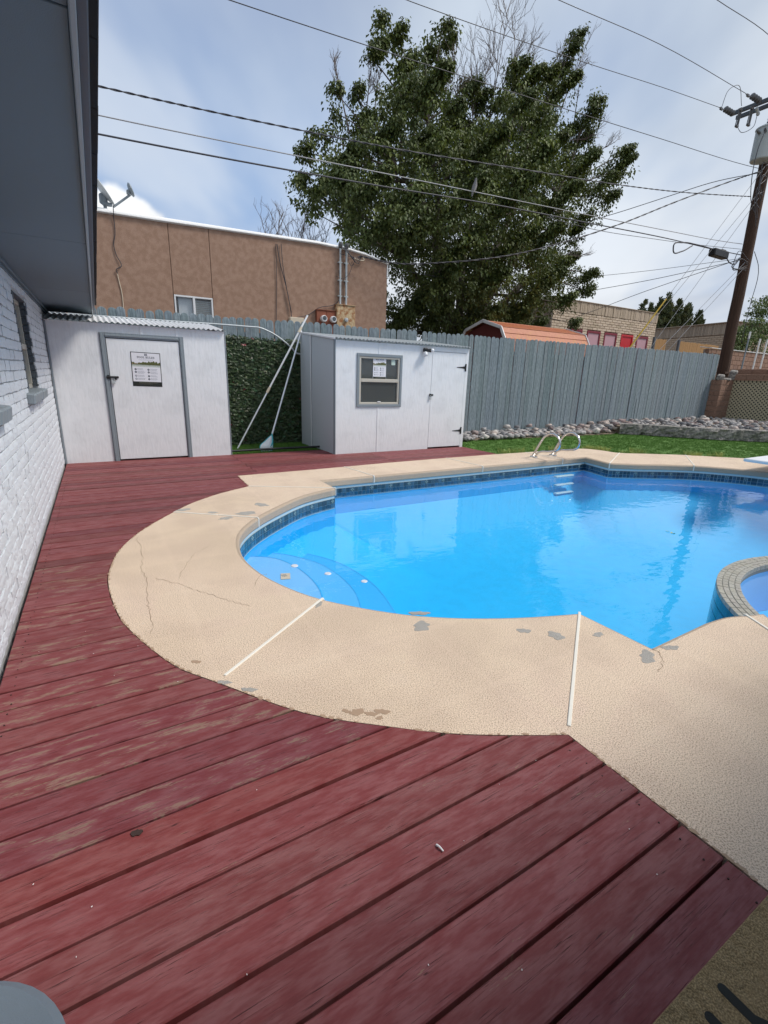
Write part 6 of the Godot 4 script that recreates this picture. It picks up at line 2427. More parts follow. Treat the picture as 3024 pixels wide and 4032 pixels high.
func make_tree() -> void:
	var t := thing("big_tree", "large dark green leafy tree with bare twigs at its top, behind the fence", "tree")
	var L := [9.0,12.2,-16.3,0.25,9.5,11.9,-16.1,0.38,8.9,11.4,-16.2,0.43,8.6,11.0,-16.0,0.29,11.2,12.5,-16.0,0.34,11.7,12.5,-16.6,0.49,11.1,12.0,-16.8,0.64,9.3,10.6,-15.4,0.6,8.9,9.4,-14.7,0.78,10.9,11.2,-18.0,0.96,9.2,9.4,-13.8,0.84,11.9,11.7,-17.8,1.09,14.1,12.0,-15.4,0.39,15.0,12.0,-16.0,0.78,15.8,12.3,-15.8,0.6,17.3,13.3,-16.4,0.51,17.6,14.3,-16.1,0.32,17.2,13.7,-15.9,0.34,16.9,12.3,-16.0,0.82,12.8,9.9,-13.9,0.76,16.2,12.2,-17.7,0.97,14.6,10.5,-14.8,0.84,17.3,12.2,-17.5,0.99,19.1,12.5,-16.0,0.39,19.0,12.0,-16.3,0.58,19.4,11.5,-16.8,0.62,21.2,11.2,-15.9,0.41,21.1,10.6,-16.1,0.79,19.6,9.5,-15.7,0.76,20.3,9.2,-15.7,0.5,16.5,9.1,-14.4,0.91,19.6,10.6,-17.2,1.09,14.9,9.4,-14.3,1.04,18.3,11.2,-17.6,1.28,19.2,8.3,-16.1,0.78,12.8,8.0,-13.3,1.21,17.2,10.2,-17.8,1.61,11.2,8.2,-13.8,1.09,15.2,10.6,-18.7,1.49,9.3,7.8,-13.8,1.11,12.0,9.6,-17.8,1.43,7.9,7.9,-14.3,0.87,9.8,9.5,-17.7,1.07,8.3,9.2,-16.3,0.7,7.4,9.3,-16.1,0.34,7.4,9.9,-16.2,0.17,8.1,10.0,-16.2,0.33,7.0,8.5,-16.0,0.49,6.3,8.0,-16.1,0.34,6.1,7.1,-15.9,0.29,6.6,6.8,-15.9,0.65,6.7,6.8,-14.6,0.76,7.8,7.7,-17.0,0.88,6.5,6.3,-15.7,0.29,7.4,6.5,-14.2,1.0,9.5,8.0,-18.1,1.28,8.3,6.2,-13.4,1.08,10.9,7.7,-17.7,1.42,9.7,6.3,-13.0,1.25,13.7,8.3,-18.3,1.76,11.9,6.8,-13.3,1.36,16.7,8.9,-18.6,1.9,14.7,7.4,-13.8,1.15,19.0,9.2,-17.8,1.48,19.0,7.8,-16.4,0.61,8.2,6.4,-16.8,0.48,7.6,5.4,-14.3,0.72,9.1,6.1,-17.1,0.85,9.0,5.5,-14.5,1.11,10.9,6.4,-17.6,1.35,10.6,5.3,-14.0,1.39,13.9,6.5,-18.4,1.83,13.0,5.7,-14.2,1.41,16.1,6.7,-17.7,1.76,14.4,6.2,-13.9,0.99,18.9,7.7,-18.3,1.3,16.7,5.8,-14.9,0.91,20.0,6.7,-17.8,1.08,19.6,5.9,-15.9,0.62,20.9,6.3,-16.2,0.3,20.0,5.5,-15.9,0.32,15.4,4.9,-14.6,1.07,18.3,5.6,-17.3,1.27,18.3,4.8,-15.8,0.64,10.4,4.3,-15.0,1.3,12.4,4.8,-18.0,1.56,12.2,4.4,-14.5,1.34,15.2,5.1,-18.1,1.67,15.6,4.3,-15.6,0.93,17.2,4.6,-17.3,1.02,10.1,3.7,-15.9,0.73,19.9,4.1,-16.3,0.3,13.3,10.6,-17.3,0.67,10.8,9.7,-14.7,0.4,13.2,3.5,-15.3,1.1,11.0,3.4,-15.8,1.1,14.9,3.5,-15.6,1.0,16.4,3.4,-16.0,1.0,9.3,3.0,-15.6,0.9,12.2,2.8,-15.6,1.0,8.9,3.8,-16.6,1.0,10.4,3.0,-17.5,1.2,13.5,3.2,-17.5,1.3,16.0,3.6,-17.6,1.2,13.0,9.3,-15.6,1.1,12.2,8.9,-16.6,1.2,13.9,9.6,-16.5,1.15,13.3,8.3,-14.8,1.0,11.6,9.0,-15.2,0.8,14.8,9.0,-16.8,1.1,10.0,8.7,-15.4,0.7,7.2,7.6,-15.2,0.7,7.6,6.8,-15.6,0.7,15.9,10.6,-16.2,0.9,13.2,11.2,-16.3,0.45,12.5,11.2,-16.0,0.4,14.3,11.5,-16.4,0.45,13.7,10.9,-15.8,0.4,12.9,11.7,-16.8,0.3,14.6,12.2,-16.2,0.35,12.3,10.3,-16.8,0.6,14.3,10.6,-17.2,0.6]
	var bb := MB.new()
	var fork := Vector3(13.2, 2.6, -16.4)
	bb.tube(curve([Vector3(13.1, -0.13, -16.4), Vector3(13.15, 1.2, -16.35), fork], 5), 0.42, 10, 0.3)
	var mains := []
	for e in [Vector3(9.5, 8.0, -15.6), Vector3(11.2, 10.2, -16.6), Vector3(13.3, 9.8, -17.0), Vector3(15.6, 10.2, -16.2), Vector3(18.2, 9.3, -16.6), Vector3(17.4, 6.2, -16.0), Vector3(9.5, 5.6, -15.8), Vector3(13.0, 7.0, -14.6)]:
		mains.append(limb(bb, fork, e, 0.2, 0.07, 0.5))
	var spr := [spray_mesh(1, 15, 0.115, 0.18), spray_mesh(2, 13, 0.105, 0.16), spray_mesh(3, 17, 0.11, 0.2)]
	var xs := [[], [], []]
	var cs := [[], [], []]
	for i in range(0, L.size(), 4):
		var c := Vector3(L[i], L[i + 1], L[i + 2])
		var r: float = L[i + 3]
		# a limb from the nearest main branch
		var best := fork
		for m in mains:
			for p in m:
				if p.y < c.y + 0.3 and p.distance_to(c) < best.distance_to(c):
					best = p
		limb(bb, best, c, 0.03 + r * 0.03, 0.012, 0.12)
		var lone := r < 0.55
		var n := int((190.0 if lone else 150.0) * r * r) + 8
		var inner := int(n * 0.28)
		for k in n + inner:
			var d := Vector3(rnd(-1, 1), rnd(-1, 1), rnd(-1, 1))
			if d.length() < 0.05 or d.length() > 1.0:
				d = Vector3(0.3, 0.5, 0.6)
			d = d.normalized()
			var rr := r * (pow(rng.randf(), 0.45) if k < n else rng.randf() * 0.7) * 1.06
			var p := c + d * rr * Vector3(1.0, 0.92, 1.0)
			if p.x < 8.2 and p.y < 5.15 and p.z > -18.4:
				continue
			if p.y < 3.4 and p.z > -14.9 and p.x > 11.4 and p.x < 16.2:
				continue
			# ragged: noise opens gaps
			if k < n and sin(p.x * 3.1 + p.y * 2.3) * sin(p.y * 2.9 - p.z * 2.1) * sin(p.z * 3.3 + p.x) > (0.16 if lone else (0.22 if p.y > 7.0 else 0.32)):
				continue
			var v := rng.randi() % 3
			xs[v].append(Transform3D(Basis.from_euler(Vector3(rnd(-0.4, 0.4), rnd(0, TAU), rnd(-0.4, 0.4))).scaled(Vector3.ONE * rnd(0.8, 1.2)), p))
			var g := rnd(0.7, 1.2)
			var kcol := Color(0.075, 0.105, 0.028).lerp(Color(0.16, 0.195, 0.05), pow(rng.randf(), 2.2))
			cs[v].append(tint(kcol, g))
	obj("trunk", bb, M.bark, t)
	for v in 3:
		many("leaves", spr[v], M.leaf, xs[v], cs[v], t)
	print("tree clumps ", xs[0].size() + xs[1].size() + xs[2].size())
	var tw := MB.new()
	for q in [[12.9, 10.3, 12.5, 12.2], [13.2, 10.4, 13.5, 12.2], [12.6, 10.2, 11.9, 11.9], [14.1, 10.8, 13.9, 13.6], [14.0, 10.6, 14.1, 14.1], [13.5, 10.5, 13.0, 12.4], [14.9, 11.8, 15.2, 14.0], [15.2, 12.2, 15.6, 13.7], [14.6, 11.8, 14.5, 12.9], [17.6, 12.4, 18.4, 13.9], [18.1, 12.9, 19.1, 15.0], [16.6, 12.4, 16.2, 13.5], [16.9, 12.6, 16.9, 13.6], [8.5, 9.9, 8.6, 10.9], [8.9, 9.9, 8.9, 10.8], [7.6, 9.6, 7.3, 10.5], [18.4, 11.2, 20.3, 11.8], [19.6, 10.9, 20.6, 11.5], [18.9, 12.6, 18.6, 13.4], [12.4, 9.6, 12.8, 11.2], [19.0, 7.0, 20.3, 7.1], [12.0, 10.4, 11.6, 11.7]]:
		var a := Vector3(q[0], q[1], -16.4 + rnd(-0.5, 0.5))
		var e := Vector3(q[2], q[3], -16.4 + rnd(-0.5, 0.5))
		var len := a.distance_to(e)
		tw.tube(PackedVector3Array([a + (a - e).normalized() * 0.8, a, a.lerp(e, 0.5) + Vector3(rnd(-0.06, 0.06), 0, 0), e]), 0.026, 5, 0.008)
		for k in 8:
			twigs(tw, a.lerp(e, rnd(0.1, 1.0)), ((e - a).normalized() + Vector3(rnd(-1, 1), rnd(-0.2, 0.7), rnd(-1, 1)) * 0.8).normalized(), len * rnd(0.22, 0.4), 0.012, 2)
	obj("bare_twigs", tw, M.twig, t)
	var s := thing("bare_shrub", "leafless twiggy treetop showing above the stucco roof, left of the big tree", "shrub")
	var sb := MB.new()
	for q in [[5.7, 6.5], [6.2, 6.9], [6.7, 6.6], [7.1, 6.7], [7.6, 7.1], [8.1, 6.9]]:
		var a := Vector3(lerpf(q[0], 7.0, 0.35), 4.2, -19.2)
		var e := Vector3(q[0] * 1.05, q[1], -19.2)
		sb.tube(PackedVector3Array([a, a.lerp(e, 0.5) + Vector3(rnd(-0.1, 0.1), 0, 0), e]), 0.03, 4, 0.009, false)
		for k in 7:
			twigs(sb, a.lerp(e, rnd(0.4, 1.0)), Vector3(rnd(-0.7, 0.7), 1, rnd(-0.5, 0.5)).normalized(), rnd(0.4, 0.8), 0.013, 2)
	sb.tube(PackedVector3Array([Vector3(7.0, -0.1, -19.2), Vector3(7.0, 4.3, -19.2)]), 0.12, 6)
	obj("branches", sb, M.twig, s)


func make_conifers() -> void:
	var nm := MB.new()
	var q := RandomNumberGenerator.new()
	q.seed = 12
	for k in 26:
		var a := q.randf_range(0, TAU)
		var d := Vector3(cos(a) * 0.55, q.randf_range(0.4, 1.2), sin(a) * 0.55).normalized()
		var o := Vector3(q.randf_range(-0.1, 0.1), q.randf_range(-0.12, 0.12), q.randf_range(-0.1, 0.1))
		var g := q.randf_range(0.7, 1.3)
		nm.col = Color(g, g, g * 0.8)
		leaf_shape(nm, o, d, Vector3(-sin(a), 0.1, cos(a)), q.randf_range(0.14, 0.24), 0.1)
	var mesh := nm.mesh()
	var f := 32.0 / 24.0
	var specs := [[[37.3, 7.5, 0.3], [37.96, 7.85, 0.32], [38.6, 7.6, 0.28], [38.2, 7.2, 0.45]], [[39.5, 8.1, 0.4], [39.9, 8.35, 0.42], [40.45, 8.25, 0.4], [40.1, 7.6, 0.7], [39.6, 7.4, 0.55]], [[41.0, 7.8, 0.4], [41.35, 8.15, 0.38], [40.9, 7.2, 0.5]], [[42.6, 7.7, 0.34], [43.0, 8.0, 0.32], [43.3, 7.8, 0.3], [42.9, 7.4, 0.5]], [[44.15, 8.15, 0.33], [44.1, 7.6, 0.42]], [[45.3, 7.65, 0.4], [45.9, 7.35, 0.42], [45.5, 7.1, 0.55]]]
	var labels := ["conifer just right of the tan block building's roof end, partly hidden by it", "tallest and broadest conifer above the far block building", "slim conifer top close against the right side of the broadest conifer", "open conifer of several narrow tips in the middle of the row", "single narrow pointed conifer between two lower ones", "lowest conifer, the last before the utility pole"]
	for i in specs.size():
		var t := thing("conifer", labels[i], "tree", Vector3.ZERO, "conifers behind the far buildings")
		var xs := []
		var cs := []
		var tr := MB.new()
		for s in specs[i]:
			var top := Vector3(s[0] * f, 1.45 + (s[1] - 1.45) * f, -32.0 + rnd(-0.6, 0.6))
			var w: float = s[2] * f * 1.05
			tr.tube(PackedVector3Array([Vector3(top.x, 1.9, top.z), top - Vector3(0, 0.3, 0)]), 0.09, 5, 0.02)
			var h := 3.6
			for k in int(120 * s[2] / 0.35):
				var u := pow(rng.randf(), 0.75)
				var rr := w * (0.1 + 0.95 * minf(1.0, u * 2.4)) * sqrt(rng.randf())
				var a := rnd(0, TAU)
				var p := top + Vector3(cos(a) * rr, -u * h, sin(a) * rr)
				if sin(p.x * 5.0 + p.y * 3.0) * sin(p.y * 4.0) > 0.35:
					continue
				xs.append(Transform3D(Basis.from_euler(Vector3(rnd(-0.3, 0.3), rnd(0, TAU), rnd(-0.3, 0.3))).scaled(Vector3.ONE * rnd(0.8, 1.3)), p))
				cs.append(tint(Color(0.05, 0.075, 0.028).lerp(Color(0.13, 0.13, 0.045), rng.randf() * rng.randf()), rnd(0.7, 1.2)))
		obj("trunk", tr, M.bark, t)
		many("foliage", mesh, M.leaf, xs, cs, t)
	# leafy shrub at the right edge behind the wall
	var sh := thing("leafy_shrub", "light green leafy shrub behind the block wall at the right edge", "shrub")
	var spr := spray_mesh(9, 14, 0.11, 0.16)
	var xs := []
	var cs := []
	for q2 in [[29.8, 5.2, 0.7], [30.4, 4.6, 0.9], [29.2, 4.2, 0.6], [28.4, 3.9, 0.5], [30.8, 5.6, 0.6], [29.6, 3.7, 0.8], [27.6, 4.1, 0.3], [28.0, 3.6, 0.45]]:
		for k in int(75 * q2[2]):
			var d := Vector3(rnd(-1, 1), rnd(-1, 1), rnd(-1, 1))
			xs.append(Transform3D(Basis.from_euler(Vector3(rnd(-0.5, 0.5), rnd(0, TAU), 0)), Vector3(q2[0], q2[1], -12.7) + d * q2[2] * 0.9))
			cs.append(tint(Color(0.08, 0.13, 0.045).lerp(Color(0.17, 0.22, 0.09), rng.randf()), rnd(0.8, 1.2)))
	many("foliage", spr, M.leaf, xs, cs, sh)
	var st := MB.new()
	for k in 4:
		limb(st, Vector3(29.4 + k * 0.3, 1.9, -12.7), Vector3(29.0 + k * 0.6, 4.6, -12.7), 0.04, 0.015, 0.15)
	obj("stems", st, M.bark, sh)


# ---------------------------------------------------------------- pole and wires

func make_pole() -> void:
	var t := thing("utility_pole", "brown wooden utility pole rising from the block pillar at the right edge", "utility pole")
	var base := Vector3(22.72, 0.0, -10.6)
	var top := Vector3(22.3, 11.9, -10.6)
	var b := MB.new()
	var pl := PackedVector3Array()
	for k in 13:
		pl.append(base.lerp(top, k / 12.0) + Vector3(rnd(-0.012, 0.012), 0, rnd(-0.012, 0.012)))
	b.tube(pl, 0.225, 18, 0.17)
	obj("shaft", b, M.pole_wood, t)
	for k in 2:
		var c := MB.new()
		var dx: float = [-0.22, 0.22][k]
		c.box(Vector3(22.3 + dx, 11.45, -10.6), Vector3(0.1, 0.13, 2.9), 0.008)
		obj("crossarm", c, M.jamb, t)
	var tr := MB.new()
	tr.lathe(PackedVector2Array([Vector2(0, 1.13), Vector2(0.2, 1.1), Vector2(0.36, 1.02), Vector2(0.37, 0.98), Vector2(0.35, 0.97), Vector2(0.35, 0.03), Vector2(0.33, 0.0), Vector2(0, 0.0)]), 26, Vector3(21.72, 9.35, -10.45))
	var to := obj("transformer", tr, M.transformer, t)
	var tb := MB.new()
	for k in 3:
		var a := PI * 0.75 + k * 0.5
		tb.lathe(PackedVector2Array([Vector2(0, 0.16), Vector2(0.03, 0.15), Vector2(0.035, 0.1), Vector2(0.05, 0.08), Vector2(0.035, 0.06), Vector2(0.045, 0.0)]), 10, Vector3(21.72 + cos(a) * 0.36, 10.15, -10.45 + sin(a) * 0.36), Basis(Vector3(0, 1, 0), -a) * Basis(Vector3(0, 0, 1), -1.2))
	tb.lathe(PackedVector2Array([Vector2(0, 0.3), Vector2(0.03, 0.29), Vector2(0.07, 0.22), Vector2(0.04, 0.2), Vector2(0.07, 0.13), Vector2(0.04, 0.11), Vector2(0.07, 0.04), Vector2(0.05, 0.0)]), 12, Vector3(21.6, 10.45, -10.4))
	tb.box(Vector3(22.1, 10.05, -10.52), Vector3(0.3, 0.1, 0.2), 0.01)
	tb.box(Vector3(22.1, 9.55, -10.52), Vector3(0.3, 0.1, 0.2), 0.01)
	obj("bushings", tb, M.porcelain, to)
	# strain insulators at the arm's far end, in the middle and near end
	for q in [[-11.85, 11.35], [-11.0, 11.42], [-9.5, 11.5]]:
		var s := MB.new()
		var o := Vector3(22.02, q[1], q[0])
		for k in 4:
			s.lathe(PackedVector2Array([Vector2(0.0, 0.07), Vector2(0.035, 0.06), Vector2(0.1, 0.02), Vector2(0.1, 0.0), Vector2(0.03, 0.01), Vector2(0.0, 0.0)]), 14, o + Vector3(-0.2 - k * 0.16, 0, 0), Basis(Vector3(0, 0, 1), 1.45))
		s.tube(PackedVector3Array([o, o + Vector3(-1.15, -0.06, 0)]), 0.014, 6)
		s.box(o + Vector3(-1.0, -0.06, 0), Vector3(0.16, 0.09, 0.06), 0.015)
		obj("strain_insulator", s, M.porcelain, t)
	for q in [[-11.6, 11.1], [-11.2, 11.0]]:
		var s := MB.new()
		s.tube(PackedVector3Array([Vector3(21.9, q[1] + 0.35, q[0]), Vector3(21.86, q[1] - 0.25, q[0])]), 0.04, 8)
		s.tube(PackedVector3Array([Vector3(21.78, q[1] + 0.25, q[0]), Vector3(21.72, q[1] - 0.28, q[0])]), 0.018, 6)
		s.box(Vector3(21.84, q[1] + 0.27, q[0]), Vector3(0.16, 0.08, 0.08), 0.01)
		s.box(Vector3(21.82, q[1] - 0.25, q[0]), Vector3(0.16, 0.07, 0.08), 0.01)
		obj("fuse_cutout", s, M.porcelain, t)
	var ar := MB.new()
	ar.lathe(PackedVector2Array([Vector2(0, 0.32), Vector2(0.05, 0.31), Vector2(0.06, 0.25), Vector2(0.045, 0.22), Vector2(0.06, 0.16), Vector2(0.045, 0.13), Vector2(0.06, 0.07), Vector2(0.045, 0.03), Vector2(0, 0)]), 12, Vector3(22.0, 11.0, -11.0), Basis(Vector3(0, 0, 1), 0.9))
	obj("surge_arrester", ar, M.galv, t)
	# loops of slack cable round the pole
	var lp := MB.new()
	for k in 6:
		var y := 8.0 + k * 0.2 + rnd(-0.1, 0.1)
		lp.tube(curve([Vector3(22.15, y + rnd(0.2, 0.7), -10.35), Vector3(21.8 - rnd(0, 0.35), y + rnd(0.0, 0.3), -10.3), Vector3(21.65 + rnd(0, 0.35), y - rnd(0.2, 0.6), -10.3), Vector3(22.2, y - rnd(0.3, 0.9), -10.38)], 5), 0.012, 5)
	for k in 3:
		var y := 6.0 + k * 0.08
		lp.tube(curve([Vector3(22.2, y, -10.36), Vector3(21.8 - 0.2 * k, y + rnd(0.0, 0.25), -10.4), Vector3(21.6 - rnd(0, 0.3), y - rnd(0.1, 0.4), -10.5), Vector3(22.2, y - 0.2, -10.37)], 5), 0.012, 5)
	lp.tube(curve([Vector3(21.3, 10.2, -10.3), Vector3(21.05, 9.6, -10.3), Vector3(21.0, 8.9, -10.3), Vector3(21.3, 8.0, -10.3), Vector3(22.1, 7.6, -10.37)], 6), 0.014, 5)
	lp.tube(curve([Vector3(21.5, 10.2, -10.1), Vector3(21.6, 9.6, -10.05), Vector3(21.62, 9.1, -10.06), Vector3(21.8, 8.4, -10.2), Vector3(22.15, 8.0, -10.38)], 6), 0.013, 5)
	lp.tube(curve([Vector3(21.85, 10.2, -10.05), Vector3(21.7, 9.6, -10.05), Vector3(21.6, 9.2, -10.06)], 6), 0.013, 5)
	lp.tube(curve([Vector3(21.02, 11.3, -11.85), Vector3(21.2, 11.9, -11.8), Vector3(21.6, 12.1, -11.7), Vector3(21.88, 11.5, -11.6)], 6), 0.01, 5)
	lp.tube(curve([Vector3(21.86, 10.85, -11.6), Vector3(21.9, 10.6, -11.4), Vector3(22.0, 10.7, -11.1), Vector3(21.9, 11.0, -11.0)], 6), 0.01, 5)
	lp.tube(curve([Vector3(22.5, 6.5, -10.36), Vector3(22.7, 6.0, -10.2), Vector3(22.75, 4.5, -10.2), Vector3(22.85, 3.2, -10.25)], 6), 0.012, 5)
	obj("cable_loops", lp, M.wire, t)
	var sp := MB.new()
	sp.span(Vector3(22.2, 1.95, -10.36), Vector3(23.3, 2.03, -10.3), 0.004)
	obj("guard_board", sp, M.pole_wood, t)


func wire(called: String, label: String, cat: String, pts: Array, r: float, m: Material, group := "overhead wires") -> MeshInstance3D:
	var b := MB.new()
	b.tube(curve(pts, 6), r, 5)
	var o := obj(called, b, m)
	tag(o, label, cat, group)
	return o


func twisted(called: String, label: String, pts: Array, r: float, turns: float, group := "overhead wires") -> void:
	var b := MB.new()
	var l := curve(pts, 24)
	for s in 2:
		var q := PackedVector3Array()
		for i in l.size():
			var a := turns * TAU * i / l.size() + PI * s
			q.append(l[i] + Vector3(0, cos(a), sin(a)) * r * 0.8)
		b.tube(q, r * 0.8, 5)
	tag(obj(called, b, M.wire), label, "wire", group)


func make_wires() -> void:
	twisted("service_cable", "twisted black cable, uppermost of the three long wires low across the sky", [Vector3(-14, 6.1, -10.8), Vector3(0.5, 5.98, -10.8), Vector3(2.1, 6.07, -10.8), Vector3(4.2, 6.22, -10.8), Vector3(6.15, 6.38, -10.8), Vector3(10.1, 6.8, -10.8), Vector3(14.85, 7.32, -10.8), Vector3(17.15, 7.62, -10.8), Vector3(20.3, 8.1, -10.8), Vector3(22.1, 8.37, -10.72)], 0.012, 34)
	wire("span_wire", "pale bare wire, middle one of the three long low wires, with a pigeon on it", "wire", [Vector3(-14, 5.5, -10.8), Vector3(0.5, 5.56, -10.8), Vector3(4.1, 5.75, -10.8), Vector3(6.2, 5.87, -10.8), Vector3(8.8, 6.01, -10.8), Vector3(13.6, 6.27, -10.8), Vector3(17.6, 6.5, -10.8), Vector3(20.9, 6.7, -10.8), Vector3(22.3, 6.8, -10.75)], 0.011, M.wire_bright)
	wire("phone_cable", "thick dark cable, lowest of the three long wires, running to the splice box", "wire", [Vector3(-14, 5.2, -10.8), Vector3(0.45, 5.28, -10.8), Vector3(3.9, 5.46, -10.8), Vector3(6.2, 5.61, -10.8), Vector3(9.2, 5.83, -10.8), Vector3(13.3, 6.05, -10.8), Vector3(17.4, 6.26, -10.8), Vector3(20.5, 6.36, -10.8), Vector3(22.4, 6.43, -10.75)], 0.016, M.wire)
	wire("strand_wire", "thin strand just below the thick phone cable right of the tree", "wire", [Vector3(11.5, 5.9, -10.8), Vector3(13.5, 5.92, -10.8), Vector3(16.5, 6.12, -10.8), Vector3(19.0, 6.32, -10.8), Vector3(22.3, 6.62, -10.75)], 0.008, M.wire)
	wire("high_wire", "thin high wire crossing in front of the treetop and ending at the transformer", "wire", [Vector3(-16, 7.2, -10.6), Vector3(2.8, 7.77, -10.6), Vector3(9.0, 8.2, -10.6), Vector3(15.8, 8.72, -10.6), Vector3(21.05, 9.13, -10.6), Vector3(22.2, 9.25, -10.6)], 0.009, M.wire)
	wire("high_wire", "thin high wire leading to the strain insulators at the crossarm end", "wire", [Vector3(-20, 9.0, -11.85), Vector3(7.4, 9.9, -11.85), Vector3(13.9, 10.55, -11.85), Vector3(17.3, 10.94, -11.85), Vector3(20.9, 11.3, -11.85)], 0.009, M.wire)
	wire("high_wire", "thin high wire in the upper right, next to the topmost one", "wire", [Vector3(-20, 9.6, -11.0), Vector3(11.3, 10.8, -11.0), Vector3(15.6, 11.2, -11.0), Vector3(20.9, 11.38, -11.0)], 0.009, M.wire)
	wire("high_wire", "topmost thin wire cutting the upper right corner of the sky", "wire", [Vector3(-20, 10.2, -9.6), Vector3(15.8, 11.6, -9.6), Vector3(19.0, 11.75, -9.6), Vector3(20.9, 11.5, -9.5)], 0.009, M.wire)
	twisted("service_drop", "black service drop sagging from the stucco roof corner to the pole, before the tree", [Vector3(6.66, 4.6, -12.88), Vector3(7.6, 4.53, -12.72), Vector3(9.26, 4.72, -12.48), Vector3(11.65, 5.2, -12.11), Vector3(13.54, 5.78, -11.82), Vector3(15.92, 6.65, -11.46), Vector3(17.87, 7.48, -11.16), Vector3(21.0, 8.74, -10.68), Vector3(22.1, 9.15, -10.55)], 0.016, 26)
	wire("service_drop", "service drop coming out from behind the tree's right side up to the pole", "wire", [Vector3(14.5, 6.7, -17.4), Vector3(17.3, 7.5, -14.44), Vector3(18.2, 7.81, -13.55), Vector3(19.45, 8.3, -12.22), Vector3(20.3, 8.63, -11.37), Vector3(22.1, 9.1, -10.5)], 0.013, M.wire)
	wire("phone_drop", "thin line from the stucco building's conduits past its corner into the tree", "wire", [Vector3(6.1, 4.6, -12.97), Vector3(7.85, 4.58, -13.43), Vector3(11.8, 4.75, -14.45)], 0.009, M.wire)
	wire("drop_wire", "upper of two thin lines running from the pole down behind the tan block building", "wire", [Vector3(22.4, 6.3, -10.7), Vector3(20.77, 6.08, -13.48), Vector3(20.55, 6.35, -18.1)], 0.009, M.wire)
	wire("drop_wire", "middle thin line from the pole toward the far building behind the tree", "wire", [Vector3(22.4, 6.25, -10.7), Vector3(21.0, 5.75, -13.4), Vector3(20.6, 5.6, -16.0)], 0.012, M.wire)
	wire("drop_wire", "lowest thin line from the pole sloping down to the tan block building's wall", "wire", [Vector3(22.4, 6.3, -10.7), Vector3(20.95, 5.32, -13.5), Vector3(21.6, 4.75, -17.0), Vector3(22.2, 4.6, -18.9)], 0.012, M.wire)
	var gl := ["guy wire with a yellow guard on its lower end, below the pole", "guy wire second from the left, running down behind the fence", "middle guy wire, steeper than its neighbours", "guy wire right of the middle, ending behind the fence", "guy wire closest to the pole"]
	var gy := [[Vector3(22.2, 9.3, -10.5), Vector3(16.6, 2.2, -11.3)], [Vector3(22.2, 8.5, -10.5), Vector3(16.4, 1.9, -11.4)], [Vector3(22.25, 8.3, -10.5), Vector3(18.0, 2.2, -11.4)], [Vector3(22.4, 6.2, -10.5), Vector3(18.4, 2.3, -11.3)], [Vector3(22.4, 6.0, -10.5), Vector3(18.9, 2.2, -11.3)]]
	for k in 5:
		var g := thing("guy_wire", gl[k], "guy wire", Vector3.ZERO, "guy wires of the utility pole")
		var b := MB.new()
		b.tube(PackedVector3Array([gy[k][0], gy[k][1] + (gy[k][1] - gy[k][0]).normalized() * 2.0]), 0.008, 5)
		obj("cable", b, M.wire_bright, g)
		if k == 0:
			var y := MB.new()
			y.tube(PackedVector3Array([gy[0][0].lerp(gy[0][1], 0.68), gy[0][1] + (gy[0][1] - gy[0][0]).normalized() * 1.6]), 0.026, 8)
			obj("guard", y, M.yellow, g)
	var bx := thing("splice_box", "black splice box hung on the lowest long cable beside the utility pole", "splice box")
	var b := MB.new()
	b.box(Vector3(20.85, 6.26, -10.8), Vector3(1.0, 0.26, 0.26), 0.03)
	b.box(Vector3(21.1, 6.41, -10.8), Vector3(0.3, 0.06, 0.1), 0.01)
	obj("box", b, M.black, bx)
	var lp := MB.new()
	lp.tube(curve([Vector3(20.4, 6.36, -10.8), Vector3(19.2, 6.34, -10.8), Vector3(18.4, 6.28, -10.8), Vector3(17.85, 6.1, -10.8), Vector3(17.9, 5.93, -10.8), Vector3(18.4, 6.0, -10.8), Vector3(19.0, 6.27, -10.8)], 6), 0.022, 6)
	lp.tube(curve([Vector3(21.3, 6.3, -10.8), Vector3(21.7, 6.05, -10.75), Vector3(22.0, 6.05, -10.7), Vector3(22.2, 6.3, -10.7)], 6), 0.02, 6)
	obj("cable_loop", lp, M.wire, bx)
	# a pigeon on the pale wire
	var pg := thing("pigeon", "grey pigeon perched on the pale wire in front of the tree", "bird", Vector3(8.81, 6.02, -10.8))
	var pb := MB.new()
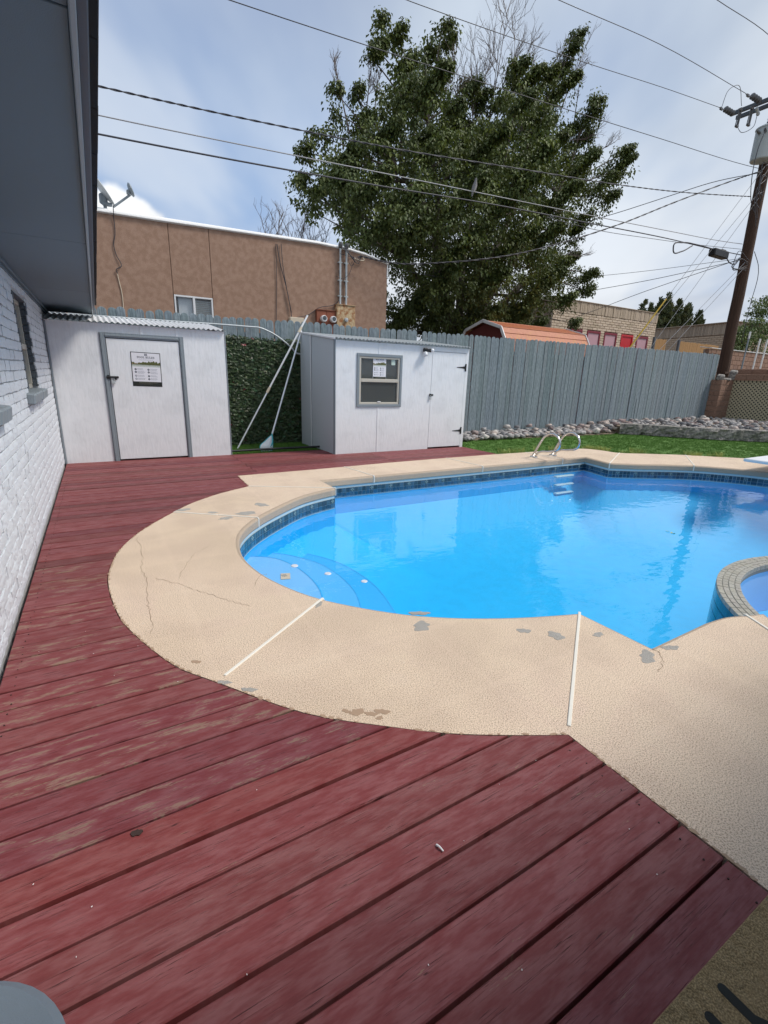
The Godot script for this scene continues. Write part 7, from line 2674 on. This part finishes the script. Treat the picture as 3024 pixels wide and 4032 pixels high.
	var body := [[Vector3(0, -0.1, -0.07), 0.012], [Vector3(0, -0.02, -0.045), 0.03], [Vector3(0, 0.05, -0.01), 0.058], [Vector3(0, 0.12, 0.02), 0.06], [Vector3(0, 0.18, 0.035), 0.042], [Vector3(0, 0.22, 0.04), 0.028], [Vector3(0, 0.25, 0.045), 0.031], [Vector3(0, 0.275, 0.05), 0.02], [Vector3(0.0, 0.285, 0.052), 0.003]]
	for i in body.size() - 1:
		for k in 12:
			var a0 := TAU * k / 12
			var a1 := TAU * (k + 1) / 12
			var n0 := Vector3(cos(a0), 0, sin(a0))
			var n1 := Vector3(cos(a1), 0, sin(a1))
			pb.squad(body[i][0] + n0 * body[i][1], body[i][0] + n1 * body[i][1], body[i + 1][0] + n1 * body[i + 1][1], body[i + 1][0] + n0 * body[i + 1][1], n0, n1, n1, n0)
	pb.tri(Vector3(0.01, 0.255, 0.075), Vector3(-0.01, 0.255, 0.075), Vector3(0, 0.245, 0.105), Vector3(0, 1, 0))
	pb.tri(Vector3(0.01, 0.255, 0.075), Vector3(0, 0.24, 0.078), Vector3(0, 0.245, 0.105), Vector3(1, -1, 0))
	pb.tri(Vector3(-0.01, 0.255, 0.075), Vector3(0, 0.24, 0.078), Vector3(0, 0.245, 0.105), Vector3(-1, -1, 0))
	pb.tube(PackedVector3Array([Vector3(0.02, 0.03, 0), Vector3(0.02, -0.01, 0.01)]), 0.005, 5)
	pb.tube(PackedVector3Array([Vector3(-0.02, 0.03, 0), Vector3(-0.02, -0.01, 0.01)]), 0.005, 5)
	obj("body", pb, M.bird, pg)


func _ready() -> void:
	rng.seed = 20240611
	make_view()
	var t0 := Time.get_ticks_msec()
	make_materials()
	print("materials ", Time.get_ticks_msec() - t0)
	make_outlines()
	make_ground()
	make_pool()
	make_paving()
	make_deck()
	make_house()
	make_shed_left()
	make_shed_right()
	make_fence()
	make_stucco()
	make_block_wall()
	make_far_buildings()
	make_tree()
	make_conifers()
	make_pole()
	make_barn()
	make_ivy()
	make_yard()
	make_stones()
	make_wires()
	make_signs()
	print("all ", Time.get_ticks_msec() - t0)
